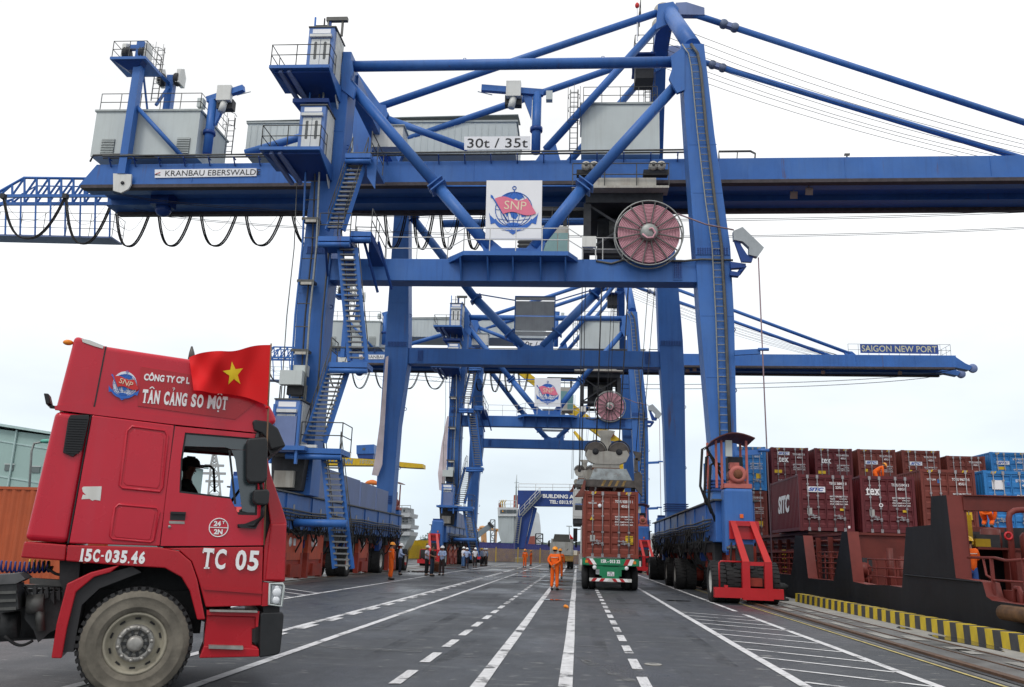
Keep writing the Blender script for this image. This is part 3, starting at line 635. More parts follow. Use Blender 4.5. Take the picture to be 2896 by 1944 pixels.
m2 = MB(); zz = p.z + .12; m2.prism([(p.x - .1, 49.5, zz), (q.x + .1, 49.5, zz + .32), (q.x + .1, 51.7, zz + .75), (p.x - .1, 51.7, zz + .42)], (0, 0, .05)); build(m2, 'roof_sheet', mat('ridged roof sheet', (.2, .23, .22), .5, streak=.3), hB)
hC, p, q = house((1327, 240, 1505, 352), 45.4, 3.9)
build(MB().rail([(p.x + .1, 45.5, p.z + .12), (q.x - .1, 45.5, p.z + .12)], 1.05, 1.0, .022), 'roof_railing', GALVD, hC)
def cage_ladder(x, y, z0, z1, parent=None):
    parent = parent or crane; ld = ladder(parent, [V((x, y + .12, z0)), V((x, y + .12, z1))], .42, .3, 'caged_ladder', False)
    m2 = MB(); z = z0 + 1.6
    while z < z1 + .1:
        m2.path([(x - .3 , y, z), (x - .34, y - .4, z), (x - .15, y - .65, z), (x + .15, y - .65, z), (x + .34, y - .4, z), (x + .3, y, z)], .02, 4); z += .8
    for dx, dy in ((-.34, -.4), (0, -.66), (.34, -.4)): m2.path([(x + dx, y + dy, z0 + 1.6), (x + dx, y + dy, z1)], .014, 4)
    k = build(m2, 'safety_cage', GALVD, ld if ld.parent == crane else parent); k['kind'] = 'stuff'
a = PY(1308, 345, 45.2); b = PY(1308, 205, 45.2); cage_ladder(a.x, 45.2, a.z, b.z)
a = PY(520, 352, 46.5); b = PY(520, 270, 46.5); cage_ladder(a.x, 46.5, a.z, b.z)
a = PY(352, 230, 46.5); b = PY(352, 110, 46.5); cage_ladder(a.x, 46.5, a.z, b.z)
hD, p, q = house((850, 288, 883, 335), 44.3, 1.2, 'switch_cabinet', .06, WHITEP); hE, p, q = house((885, 288, 917, 335), 44.3, 1.2, 'switch_cabinet', .06, WHITEP)
# ---- masts over the left end
def sheave_block(c, parent, r=.45):
    for dx in (-.5, .5):
        m2 = MB(); x = c.x + dx; m2.prism([(x, c.y - .4, c.z - .4), (x, c.y + .4, c.z - .4), (x, c.y + .45, c.z + .3), (x, c.y + .1, c.z + .75), (x, c.y - .35, c.z + .5)], (.24 * (1 if dx > 0 else -1), 0, 0)); g_ = build(m2, 'sheave_housing', WHITEP, parent)
        m2 = MB().m(0, True); m2.lathe([(0, 0), (r * .9, 0), (r, .08), (r * .85, .14), (r, .2), (r * .9, .28), (0, .28)], (x - .14, c.y - .12, c.z - .1), (1, 0, 0), 18); build(m2, 'sheave', DARK, parent)
a = PY(281, 400, YG - .1); b = PY(311, 100, YG - .1); ms = cp('rope_mast', MB().beam(V((a.x, YG - .1, a.z)), V((a.x + .05, YG - .1, b.z)), .5, .45))
c = PY(304, 146, YG - .1); pf = MB(); pf.box(c.x - 1.05, c.x + 1.1, YG - .8, YG + 1.2, c.z - .1, c.z + .06); build(pf, 'mast_platform', BLUE, ms)
pf = MB(); pf.prism([(c.x - .9, YG - .7, c.z - .102), (c.x + .9, YG - .7, c.z - .102), (c.x + .25, YG - .2, c.z - .45), (c.x - .25, YG - .2, c.z - .45)], (0, .5, 0)); build(pf, 'platform_bracket', DBLUE, ms)
build(MB().rail([(c.x - 1.0, YG + 1.1, c.z + .06), (c.x - 1.0, YG - .7, c.z + .06), (c.x + 1.0, YG - .7, c.z + .06), (c.x + 1.0, YG + 1.1, c.z + .06)], 1.05, 1.3, .025), 'mast_railing', GALVD, ms)
sheave_block(V((c.x, YG + .1, c.z + .75)), ms)
build(MB().beam((c.x, YG, c.z + 1.2), (c.x + 1.0 - 1.0, YG + .3, c.z + 1.2), .9, .25), 'mast_head', BLUE, ms)
d = PY(390, 195, 47.5); m2 = cp('rope_mast', MB().beam((d.x, 47.5, zb(d.x) + 1.3), (d.x, 47.5, d.z + .6), .45)); sheave_block(V((d.x, 47.4, d.z + .35)), m2, .42)
tube(PY(332, 135, YG + .2), PY(384, 190, 47.2), .11, 'mast_strut', n=8); tube(PY(308, 240, YG), PY(415, 357, YG), .13, 'mast_strut', n=8); tube(PY(326, 160, 45.5), PY(336, 250, 46.6), .07, 'mast_strut', n=6)
tube(PY(384, 200, 47.2), PY(356, 240, 46.4), .1, 'mast_strut', n=6)
# ---- service jib cranes on the deck
def jib(base, top, arm, Y):
    a, b, c = PY(*base, Y), PY(*top, Y), PY(*arm, Y); a.y = b.y = Y; b.x = a.x
    j = cp('service_jib', MB().m(0).tube(a, V((a.x, Y, b.z + .25)), .26, 12)); zc = b.z
    build(MB().tube((a.x, Y, a.z + (zc - a.z) * .38), (a.x, Y, a.z + (zc - a.z) * .45), .36, 12), 'slew_collar', DBLUE, j)
    s = 1 if c.x > a.x else -1; m2 = MB(); m2.beam((a.x - .35 * s, Y, zc + .25), (c.x, Y - .4, c.z), .3, .36); m2.prism([(a.x + .28 * s, Y - .12, zc - .1), (a.x + .9 * s, Y - .12, zc + .2), (a.x + .3 * s, Y - .12, zc - 1.4)], (0, .24, 0)); build(m2, 'jib_arm', BLUE, j)
    e = V((a.x, Y, zc)).lerp(c, .42); m2 = MB(); m2.box(e.x - .42, e.x + .42, Y - .55, Y - .2, e.z - .35, e.z + .6); build(m2, 'hoist_cover', WHITEP, j)
    m2 = MB(); m2.box(e.x - .5, e.x + .45, Y - .18, Y + .3, e.z - .7, e.z - .1); build(m2, 'hoist_motor', DARK, j)
    m2 = MB().m(0, True); m2.tube((e.x, Y - .3, e.z - .36), (e.x - .12, Y - .3, e.z - 1.0), .2, 10); build(m2, 'hoist_drum', WHITEP, j)
    m2 = MB(); f = V((a.x, Y, zc + .25)).lerp(c, .97); m2.beam(f - V((.5 * s, 0, .2)), f + V((.35 * s, -.05, .0)), .04); m2.box(a.x - .7 * s - .18, a.x - .7 * s + .18, Y - .2, Y + .2, zc - .25, zc + .3); build(m2, 'jib_fittings', GREYP, j)
jib((472, 352), (484, 238), (562, 210), 45.6); jib((1222, 350), (1224, 222), (1100, 210), 45.8)
# ---- capacity sign
m2 = MB(); m2.prism(poly([(1059, 312), (1210, 311), (1210, 341), (1059, 342)], 44.2), (0, .06, 0)); cs = cp('capacity_sign', m2, SIGNW)
a = PY(1066, 327, 44.19); b = PY(1204, 326, 44.19); text('30t / 35t', cs, (a + b) / 2, b - a, (0, 0, 1), INK, h=.56, w=(b - a).length, bold=.004)
# ---- A-frame, ties, forestays
apF = V((4.62, 44.6, 31.7)); apR = V((4.62, 49.0, 31.7))
legtopF = PY(1580, 104, 38.6); legtopR = V((5.0, 57.1, 25.0))
ah = cp('apex_beam', MB().box(4.2, 5.1, 44.3, 49.3, 31.35, 31.85), bevel=.02)
build(MB().prism([(4.15, 44.28, 31.9), (5.0, 44.28, 32.05), (5.3, 44.28, 31.6), (5.2, 44.28, 31.1), (4.6, 44.28, 30.6), (4.0, 44.28, 30.3)], (0, .16, 0)), 'gusset_plate', BLUE, ah)
build(MB().prism([(4.15, 49.1, 31.9), (5.0, 49.1, 32.05), (5.3, 49.1, 31.6), (5.2, 49.1, 31.1), (4.6, 49.1, 30.6), (4.0, 49.1, 30.3)], (0, .16, 0)), 'gusset_plate', BLUE, ah)
for y in (45.2, 46.6):
    m2 = MB().m(0, True); m2.lathe([(0, 0), (.5, 0), (.55, .1), (.45, .16), (.55, .22), (.5, .32), (0, .32)], (4.55, y, 32.15), (0, 1, 0), 18); build(m2, 'apex_sheave', CREAM, ah)
tube(V((4.85, 44.6, 31.5)), legtopF + V((0, .0, -.1)), .42, 'apex_leg', n=18)
cp('apex_leg', MB().beam(V((4.6, 49.1, 31.4)), legtopR, .9, .8), bevel=.02)
cp('apex_leg_foot', MB().box(4.0, 5.5, 56.5, 57.75, 23.6, 25.05))
# apex platform with warning lamp
pl = cp('apex_platform', MB().box(2.9, 4.1, 45.6, 48.4, 29.6, 29.7), DBLUE); build(MB().rail([(4.0, 45.6, 29.7), (2.95, 45.6, 29.7), (2.95, 48.4, 29.7)], 1.1, 1.0, .025), 'platform_railing', GALVD, pl)
build(MB().box(3.0, 4.05, 46.2, 47.6, 28.4, 29.5), 'platform_winch', DARK, pl)
build(MB().rail([(3.2, 44.6, 31.3), (3.2, 46.5, 31.3)], 1.1, 1, .025), 'apex_railing', GALVD, pl)
m2 = MB(); m2.tube((3.0, 44.6, 29.8), (3.0, 44.6, 31.9), .03, 6); wl = build(m2, 'lamp_pole', SIGNW, pl)
build(MB().m(0, True).ball((3.0, 44.6, 32.05), .13, 8, 6, (1, 1, 1.4)), 'warning_lamp', LRED, pl)
a = V((3.9, 48.0, 24.2)); cage_ladder(3.9, 48.0, 24.2, 29.6)
tieA = PY(866, 244, 45.2); tieA2 = V((tieA.x, 49.8, tieA.z))
dA = anc = poly([(812, 160), (863, 232), (886, 258), (872, 290), (846, 352), (806, 352), (802, 220)], 44.9); cp('tie_anchor', MB().prism(anc, (0, .5, 0)))
cp('tie_anchor', MB().prism([V((p.x, 49.6, p.z)) for p in anc], (0, .5, 0)))
mb = MB(); mb.beam((-11.6, 39.2, 24.3), (-11.6, 57.0, 24.3), .6, .7); cp('leg_tie_beam', mb)
tube(tieA, apF + V((-.5, 0, -.15)), .21, 'back_tie', n=12); tube(tieA2, apR + V((-.5, 0, -.15)), .21, 'back_tie', n=12)
e1 = PY(1245, 342, 45.3); e2 = V((e1.x + .3, 49.5, e1.z)); tube(e1, apF + V((-.4, 0, -.9)), .22, 'back_tie', n=12); tube(e2, apR + V((-.4, 0, -.9)), .22, 'back_tie', n=12)
for e in (e1, e2): cp('tie_foot', MB().prism([(e.x - .7, e.y - .1, zb(1) + 1.28), (e.x + .9, e.y - .1, zb(1) + 1.28), (e.x + .5, e.y - .1, e.z + .5), (e.x + .1, e.y - .1, e.z + .3)], (0, .2, 0)))
tube(PY(866, 265, 45.2), PY(1066, 338, 45.2), .2, 'back_tie', n=12)
a = PY(560, 350, 45); b = PY(676, 316, 45); tube(a, b + (b - a) * .6, .22, 'back_tie', n=12)
node_plate([(850, 236), (880, 240), (884, 262), (862, 280), (846, 262)], 44.95, .2)
# forestays with pin links
bt = [V((28.6, YG + .6, zb(28) + 1.55)), V((28.6, 48.3, zb(28) + 1.55))]
for ap, q in ((apF, bt[0]), (apR, bt[1])):
    a = ap + V((.6, 0, .1)); s = (q - a); tube(a + s * .02, a + s * .112, .18, 'forestay', n=10); tube(a + s * .138, a + s, .18, 'forestay', n=10)
    for f in (.112, .138):
        c = a + s * f; m2 = MB().m(0, True); m2.lathe([(0, -.22), (.12, -.22), (.23, -.16), (.25, 0), (.23, .16), (.12, .22), (0, .22)], c, (0, 1, 0), 16); pn = cp('stay_pin', m2, mat('grimy steel pin', (.11, .14, .22), .5, .2))
    m2 = MB(); m2.beam(a + s * .112, a + s * .138, .34, .26); cp('stay_link', m2, BLUE2)
    m2 = MB(); c = a + s * .01; m2.prism([c + V((-.3, -.2, .35)), c + V((.3, -.2, .38)), c + V((1.3, -.2, .0)), c + V((1.3, -.2, -.45)), c + V((-.3, -.2, -.4))], (0, .4, 0)); cp('stay_lug', m2, BLUE2)
    m2 = MB(); c = q; m2.prism([c + V((-.7, -.15, .25)), c + V((.2, -.15, .2)), c + V((.7, -.15, -.28)), c + V((-.4, -.15, -.28))], (0, .3, 0)); cp('stay_lug', m2, BLUE)
random.seed(5)
for k in range(8):
    a = V((4.9, 45.2 + .45 * k, 31.2 - .13 * k)); b = V((27.2 + (k % 3) * .4, 45.4 + .4 * k, zb(28) + 1.5)); n = 12
    sag = .55 + .12 * (k % 3)
    cp('boom_rope', MB().path([a.lerp(b, j / n) - V((0, 0, sag * 4 * (j / n) * (1 - j / n))) for j in range(n + 1)], .017, 4), ROPE)
# catenary trolley ropes that leave the girder for the boom tip
for y, za, zt in ((45.3, .15, -.9), (47.9, .15, -.9)):
    for dy in (0, .25):
        a = V((-27, y + dy, zb(-27) - .1)); b = V((39.5, y + dy, zb(39))); n = 30
        cp('trolley_rope', MB().path([a.lerp(b, j / n) - V((0, 0, 1.9 * (1 - (2 * j / n - 1) ** 2) ** .7)) for j in range(n + 1)], .016, 4), ROPE)
# ---- festoon truss at the land end and hanging cable loops
yt = 50.2
def T_(x, y): return PY(x, y, yt)
tm = MB(); up_ = [T_(-60, 470), T_(0, 437), T_(55, 406), T_(210, 408)]; lo = [T_(-60, 448), T_(260, 447)]; bo = [T_(-60, 533), T_(255, 540)]
tr = cp('festoon_truss', MB().path(up_, .09, 6))
for dy in (0, 1.3):
    D_ = V((0, dy, 0))
    if dy: build(MB().path([p + D_ for p in up_], .05, 5), 'upper_chord', BLUE, tr)
    build(MB().beam(lo[0] + D_, lo[1] + D_, .16, .2), 'middle_chord', BLUE, tr)
    xs = list(range(-28, 255, 28))
    m2 = MB(); 
    for k, x in enumerate(xs):
        yu = 437 - .56 * x if x < 55 else 406 + (x - 55) * .012
        m2.tube(T_(x, yu) + D_, T_(x, 446) + D_, .075, 5)
        if k + 1 < len(xs):
            x2 = xs[k + 1]; yu2 = 437 - .56 * x2 if x2 < 55 else 406
            m2.tube(T_(x, 446) + D_, T_(x2, yu2) + D_, .07, 5)
    l_ = build(m2, 'lattice', BLUE, tr); l_['kind'] = 'stuff'
m2 = MB(); 
for x in range(-20, 255, 34): m2.tube(T_(x, 447), T_(x - 2, 534 + x * .03), .06, 5)
l_ = build(m2, 'hanger', BLUE, tr); l_['kind'] = 'stuff'
build(MB().prism([bo[0], bo[1], bo[1] + V((0, 1.3, 0)), bo[0] + V((0, 1.3, 0))], (0, 0, -.1)), 'catwalk', BLUE2, tr)
build(MB().rail([bo[0], bo[1], bo[1] + V((0, 1.3, 0))], 1.5, 1.6, .022, 2), 'catwalk_railing', GALVD, tr)
for x0, x1, yb_, yt_ in ((7, 146, 544, 452), (149, 257, 556, 452), (264, 343, 562, 476), (360, 438, 561, 480), (456, 541, 561, 480), (558, 645, 560, 480), (664, 760, 560, 480), (876, 926, 566, 480), (942, 988, 568, 480), (1003, 1046, 568, 480), (1062, 1104, 568, 480)):
    Y = 49.25; a = PY(x0, yt_, Y); b = PY(x1, yt_, Y); zl = PY((x0 + x1) / 2, yb_, Y).z; n = 16; dp = (a.z + b.z) / 2 - zl
    for off, r in ((0, .05), (.11, .045)):
        m2 = MB(); m2.path([V((a.x + (b.x - a.x) * j / n + off, Y, a.z + (b.z - a.z) * j / n - (dp + off * .4) * (1 - abs(2 * j / n - 1) ** 2.4))) for j in range(n + 1)], r, 5)
        if off == 0: fc = cp('festoon_cable', m2, BLACK)
        else: build(m2, 'cable_core', BLACK, fc)
    m2 = MB(); m2.path([V((a.x + .1 + (b.x - a.x - .2) * j / n, Y - .1, a.z - dp * .6 * (1 - (2 * j / n - 1) ** 2))) for j in range(n + 1)], .012, 4); build(m2, 'tow_rope', ROPE, fc)
    m2 = MB(); m2.box(a.x - .14, a.x + .14, Y - .15, Y + .15, a.z - .05, a.z + .25); build(m2, 'cable_trolley', DARK, fc)
# ---- emblem sign
m2 = MB(); m2.prism(poly([(1110, 412), (1237, 412), (1235, 545), (1107, 545)], 38.15), (0, .07, 0)); sb = cp('emblem_sign', m2, SIGNW)
c = PY(1172, 478, 38.14); emblem(sb, c, (1, 0, 0), (0, 0, 1), 2.45, LPINK, LBLUE, gold=GOLD)
# ---- upper maintenance platform with railings on the front beam
zp = PY(1170, 573, 37.2).z; a = PY(1057, 573, 37.2); b = PY(1296, 573, 37.2); a2 = PY(1020, 592, 37.6); b2 = PY(1318, 592, 37.6)
mp_ = cp('maintenance_platform', MB().prism([V((a.x, 37.2, zp)), V((b.x, 37.2, zp)), V((b2.x, 38.1, zp)), V((a2.x, 38.1, zp))], (0, 0, -.2)))
build(MB().prism([V((a2.x, 38.08, zp)), V((a.x, 37.22, zp)), V((a.x, 37.22, zp - .2)), V((a2.x, 38.08, zp - .28))], (.08, .04, 0)), 'platform_cheek', BLUE, mp_)
for x in (1053, 1114, 1171, 1233, 1289):
    p = PY(x, 592, 38.1); build(MB().prism([(p.x, 37.3, zp - .21), (p.x, 38.11, zp - .21), (p.x, 38.11, zp - 1.15), (p.x, 38.02, zp - 1.15)], (.07, 0, 0)), 'platform_bracket', BLUE, mp_)
WRAIL = mat('white railing', (.6, .6, .58), .5, var=.1)
zt = PY(1100, 592, 38.1).z
build(MB().rail([(PY(880, 592, 38.15).x, 38.2, zt), (PY(1020, 592, 38.15).x, 38.2, zt), V((a.x, 37.25, zp)), V((b.x, 37.25, zp)), (PY(1330, 592, 38.15).x, 38.2, zt), (PY(1420, 592, 38.15).x, 38.2, zt)], 1.1, 1.15, .024, 1), 'platform_railing', WRAIL, mp_)
m2 = MB(); p = PY(1344, 551, 37.9); m2.box(p.x - .32, p.x + .32, 37.9, 38.1, p.z - .25, p.z + .25); cb = cp('control_box', m2, WHITEP)
m2 = MB(); m2.tube((p.x - .3, 38.0, zt), (p.x - .3, 38.0, p.z - .24), .03, 6); m2.tube((p.x + .3, 38.0, zt), (p.x + .3, 38.0, p.z - .24), .03, 6); build(m2, 'box_stand', WRAIL, cb)
# ---- power cable reel
rc = PY(1480, 533, 37.45); RR = 1.52
rl = cp('cable_reel', MB().m(0, True).lathe([(0, .0), (1.36, 0), (1.36, .3), (0, .3)], rc, (0, 1, 0), 48), mat('reel core pink shade', (.42, .19, .23), .6))
for j in range(13):
    r = 1.36 - j * .068; build(MB().path([rc + V((r * math.cos(t), -.03, r * math.sin(t))) for t in [2 * PI * k / 40 for k in range(40)]], .03, 5, True), 'cable_coil', PINK, rl)
build(MB().path([rc + V((RR * math.cos(t), -.12, RR * math.sin(t))) for t in [2 * PI * k / 48 for k in range(48)]], .035, 6, True), 'reel_rim', GALV, rl)
build(MB().path([rc + V((RR * math.cos(t), .4, RR * math.sin(t))) for t in [2 * PI * k / 48 for k in range(48)]], .035, 6, True), 'reel_rim', GALV, rl)
for k in range(16):
    t = 2 * PI * (k + .5) / 16; d = V((math.cos(t), 0, math.sin(t))); build(MB().beam(rc + d * .4 + V((0, -.16, 0)), rc + d * RR + V((0, -.12, 0)), .055, .05), 'reel_spoke', GALVD, rl)
build(MB().m(0, True).lathe([(0, -.34), (.30, -.34), (.38, -.28), (.42, -.1), (.42, 0)], rc, (0, 1, 0), 20), 'reel_hub', GALV, rl)
build(MB().path([rc + V((-.3, -.34, -.15)), rc + V((-.1, -.42, -.36)), rc + V((.15, -.42, -.34)), rc + V((.26, -.4, -.1)), rc + V((.12, -.42, .1)), rc + V((-.02, -.4, .06))], .045, 6), 'reel_feed_cable', PINK, rl)
build(MB().beam(rc + V((0, .3, 0)), rc + V((0, 1.0, 0)), .5), 'reel_gearbox', DBLUE, rl)
CABLE = mat('grey pink cable', (.22, .15, .17), .5)
# guide arm and grey cable chute
gc = MB(); gc.prism(poly([(1673, 527), (1694, 518), (1743, 565), (1728, 586), (1709, 581), (1709, 564), (1695, 551), (1674, 547)], 37.4), (0, .3, 0)); ch = cp('cable_chute', gc, mat('grey chute', (.33, .36, .38), .5, streak=.2, scale=1))
build(MB().prism(poly([(1675, 549), (1687, 549), (1692, 562), (1705, 582), (1720, 583), (1715, 598), (1692, 597)], 37.5), (0, .16, 0)), 'chute_arm', DBLUE, ch)
build(MB().prism(poly([(1666, 597), (1702, 602), (1700, 610), (1668, 612)], 37.6), (0, .3, 0)), 'chute_bracket', DBLUE, ch); build(MB().tube(PY(1699, 606, 37.75), PY(1684, 626, 37.75), .1, 8), 'chute_strut', DBLUE, ch); build(MB().prism(poly([(1666, 618), (1690, 622), (1686, 630), (1666, 628)], 37.6), (0, .3, 0)), 'chute_bracket', DBLUE, ch)
a = PY(1545, 488, 37.35); b = PY(1674, 525, 37.5); build(MB().path([a, a.lerp(b, .5) - V((0, 0, .12)), b], .035, 6), 'power_cable', CABLE, ch)
dn = PY(1730, 588, 37.5); lowp = PY(1744, 1255, 37.5); build(MB().path([dn, dn.lerp(V((dn.x + .1, 37.5, lowp.z)), .5), V((dn.x + .12, 37.5, .6))], .03, 6), 'power_cable', CABLE, ch)
for yy in (800, 1030):
    p = PY(1735, yy, 37.5); q = PY(1676, yy + 10, 37.5); m2 = MB(); m2.beam(V((q.x, 37.6, p.z - .1)), V((p.x, 37.6, p.z - .02)), .14, .22); m2.tube(V((p.x - .1, 37.5, p.z + .05)), V((p.x + .35, 37.5, p.z + .05)), .07, 8); build(m2, 'cable_guide', BLUE, ch)
# ---- cable duct along beam to reel
cp('beam_conduit', MB().path([PY(1360, 596, 38.1), PY(1395, 602, 38.08), PY(1420, 594, 38.05), PY(1560, 596, 37.95), PY(1600, 592, 37.9), PY(1672, 594, 37.9)], .05, 6), GALVD)
# ---- crane, continued: lift mast, landings, stairs, trolley, sills and bogies
RIB = mat('ribbed pale cladding', (.64, .65, .63), .45, var=.06, streak=.2, dirt=(.25, .23, .2))
LIFTB = mat('pale blue lift frame', (.10, .19, .44), .45, var=.1, streak=.2, dirt=(.05, .08, .2))
# rack mast in front of the land-side leg
YM = 37.35
mpts = [(735, 40), (716, 309), (706, 565), (690, 719), (683, 827), (676, 930)]
mw_ = .33
c_ = [PY(x, y, YM) for x, y in mpts]
mast = cp('lift_mast', MB().path([p - V((mw_ , 0, 0)) for p in c_], .05, 6)); 
build(MB().path([p + V((mw_, 0, 0)) for p in c_], .05, 6), 'mast_rail', GALV, mast)
build(MB().path([p + V((mw_ * .3, .1, 0)) for p in c_], .04, 6), 'mast_rack', DARK, mast)
bl = MB(); k = 0
for (a, b) in zip(c_, c_[1:]):
    n = max(1, round((b - a).length / .95))
    for j in range(n):
        p = a.lerp(b, (j + .5) / n); k += 1
        if k % 3 == 0:
            m2 = MB(); m2.box(p.x - mw_ - .08, p.x + mw_ + .02, YM - .05, YM + .55, p.z - .06, p.z + .06); m2.m(1); m2.box(p.x - .2, p.x + .3, YM - .12, YM - .052, p.z - .2, p.z - .08); build(m2, 'mast_clamp', [GALVD, CREAM], mast)
        else: build(MB().tube(p - V((mw_, 0, 0)), p + V((mw_, 0, 0)), .025, 5), 'mast_rung', GALVD, mast)
cp('mast_cable', MB().path([p - V((.75, -.1, 0)) for p in c_[1:]], .025, 5), GALVD)
cp('mast_conduit', MB().path([p + V((.72, .62, 0)) for p in c_[2:]], .04, 5), GALVD)
def ribs_x(mb, x, y0, y1, z0, z1, gap=.22):
    y = y0
    while y < y1 - .05: mb.box(x + .002, x + .05, y, y + gap * .5, z0, z1); y += gap
def lift_box(name, x0, x1, z0, z1, y0, y1, parent):
    """pale cabin with framed sliding doors, two slit windows and ribbed side cladding"""
    b = build(MB().box(x0, x1, y0, y1, z0, z1), name, LIFTB, parent)
    r = MB(); ribs_x(r, x1, y0 + .3, y1, z0 + .02, z1 - .06); rb = build(r, 'side_cladding', RIB, parent); rb['kind'] = 'stuff'
    build(MB().box(x1 + .001, x1 + .02, y0 + .28, y1, z0, z1 - .03), 'side_panel', RIB, parent)
    w = x1 - x0; xm = (x0 + x1) / 2; dz1 = z1 - .62
    for s in (-1, 1):
        d = MB(); a, c = (xm - w * .36, xm - .012) if s < 0 else (xm + .012, xm + w * .36)
        d.box(a, c, y0 - .035, y0 - .002, z0 + .05, dz1)
        o = build(d, 'lift_door', RIB, parent)
        m = MB(); h = (dz1 - z0); cx = (a + c) / 2; zc = z0 + h * .66; hh = h * .22
        m.prism([(cx + .07 * math.cos(t) , y0 - .04, zc + (hh if math.sin(t) > 0 else -hh) + .07 * math.sin(t)) for t in [2 * PI * j / 12 for j in range(12)]], (0, .006, 0)); build(m, 'door_window', GLASS, parent)
    build(MB().box(xm - w * .42, xm + w * .42, y0 - .16, y0 - .002, dz1 + .06, dz1 + .2), 'door_head', RIB, parent)
    build(MB().box(xm - w * .35, xm + w * .35, y0 - .012, y0 - .002, z1 - .3, z1 - .08), 'name_plate', SIGNW, parent)
    build(MB().prism([(x0 - .03, y0 - .05, z1 + .003), (x1 + .08, y0 - .05, z1 + .003), (x1 + .08, y1 + .05, z1 + .003), (x0 - .03, y1 + .05, z1 + .003)], (0, 0, .06)), 'cabin_roof', GALVD, parent)
    return b
def landing(D, yl0, yl1, x_out, railpts=True):
    """D: door front corners in the photo (x0, y0 top, x1, y1 floor)"""
    y0 = 36.6; p = PY(D[0], D[1], y0); q = PY(D[2], D[3], y0); fl = PY(D[2], D[3], y0 - .85).z; q.z = fl
    L = cp('lift_landing', MB().box(p.x - 1.45, q.x + .15, y0 - .85, y0 + 1.5, fl - .18, fl - .02))
    lift_box('lift_shaft_head', p.x, q.x, fl, p.z, y0, y0 + 1.6, L)
    u = MB(); u.prism([(p.x - 1.3, y0 - .6, fl - .182), (q.x + .1, y0 - .6, fl - .182), (q.x + .1, y0 + 1.4, fl - .62), (p.x - .3, y0 + 1.4, fl - .62)], (0, 0, -.1)); build(u, 'landing_bracket', DBLUE, L)
    for dx in (-.95, -.55): u = MB(); u.beam((p.x + dx, y0 - .7, fl - .25), (p.x + dx + .45, y0 + 1.2, fl - .95), .16, .18); build(u, 'landing_strut', BLUE2, L)
    u = MB(); u.prism([(q.x + .002, y0 + .3, fl - .003), (q.x + .002, y0 + 1.6, fl - .003), (q.x + .002, y0 + 1.6, fl - 1.25), (q.x + .002, y0 + 1.2, fl - .95)], (.05, 0, 0)); build(u, 'shaft_skirt', RIB, L)
    u = MB(); u.prism([(q.x + .1, y0 - .85, fl - .185), (q.x + .1, y0 + 1.5, fl - .185), (q.x + .1, y0 + 1.5, fl - .75), (q.x + .1, y0 + 1.1, fl - .75)], (.05, 0, 0)); build(u, 'landing_cheek', BLUE, L)
    build(MB().rail([(p.x - .2, y0 - .8, fl), (p.x - 1.4, y0 - .8, fl), (p.x - 1.4, y0 + 1.3, fl)], 1.05, 1.3, .024), 'landing_railing', GALVD, L)
    build(MB().rail([(p.x - .2, y0 - .8, fl), (q.x + .12, y0 - .8, fl), (q.x + .12, y0 + .2, fl)], 1.05, 3.3, .024), 'landing_railing', GALVD, L)
    b = MB(); b.box(p.x - 1.2, p.x - .35, y0 + .2, y0 + .45, fl + .02, fl + .14); build(b, 'landing_gate', WHITEP, L)
    return L, p, q
L1, p, q = landing((706, 64, 757, 146), 0, 0, 0)
for dx in (0, .55): build(MB().beam((p.x + .75 + dx * 1.1, 37.4, p.z + .05), (p.x + .75 + dx * 1.1, 37.4, p.z + 1.05), .1), 'mast_post', DBLUE if dx == 0 else GALVD, L1)
build(MB().beam((p.x + .55, 37.4, p.z + .95), (p.x + 1.6, 37.4, p.z + .95), .22, .2), 'mast_cap', GALVD, L1)
# stepped brackets below the top landing
for k in range(2):
    z = q.z - 1.1 - 1.0 * k; cp('landing_step', MB().prism([(p.x - .6 + .75 * k, 36.9, z), (q.x - .1, 36.9, z), (q.x - .1, 38, z - .5), (p.x - .1 + .75 * k, 38, z - .5)], (0, 0, -.2)), DBLUE)
L2, p2, q2 = landing((687, 242, 736, 333), 0, 0, 0)
# lower lift cabin and machinery
y0 = 36.6; p = PY(628, 912, y0); q = PY(676, 1015, y0)
LC = cp('lift_cabin', MB().box(p.x - .3, q.x + .6, y0 - .75, y0 + 1.7, q.z - .3, q.z - .12))
lift_box('lift_car', p.x, q.x, q.z - .1, p.z, y0, y0 + 1.5, LC)
a = PY(640, 845, y0 + .4); b = PY(688, 878, y0 + .4); build(MB().box(a.x, b.x, y0 + .35, y0 + .75, b.z, a.z), 'lift_control_box', GREYP, LC)
a = PY(662, 833, y0 + .8); b = PY(700, 858, y0 + .8); build(MB().box(a.x, b.x, y0 + .8, y0 + 1.1, b.z, a.z), 'lift_control_box', GREYP, LC)
a = PY(655, 880, y0 + .7); b = PY(690, 896, y0 + .7); build(MB().box(a.x, b.x, y0 + .7, y0 + 1.1, b.z - .1, a.z), 'lift_winch', DARK, LC)
for x in (640, 650, 700): a = PY(x, 880, y0 + .45); build(MB().tube(a, a - V((0, 0, .7)), .03, 5), 'cabin_post', GALVD, LC)
m2 = MB(); a = PY(640, 950, y0 - .5); m2.box(a.x - .2, a.x + .75, y0 - .62, y0 - .52, a.z - 1.5, a.z); build(m2, 'cabin_gate', BLUE2, LC)
for dx in (-.25, .85): build(MB().box(a.x + dx - .05, a.x + dx + .05, y0 - .66, y0 - .5, a.z - 2.0, a.z + .5), 'gate_post', BLUE, LC)
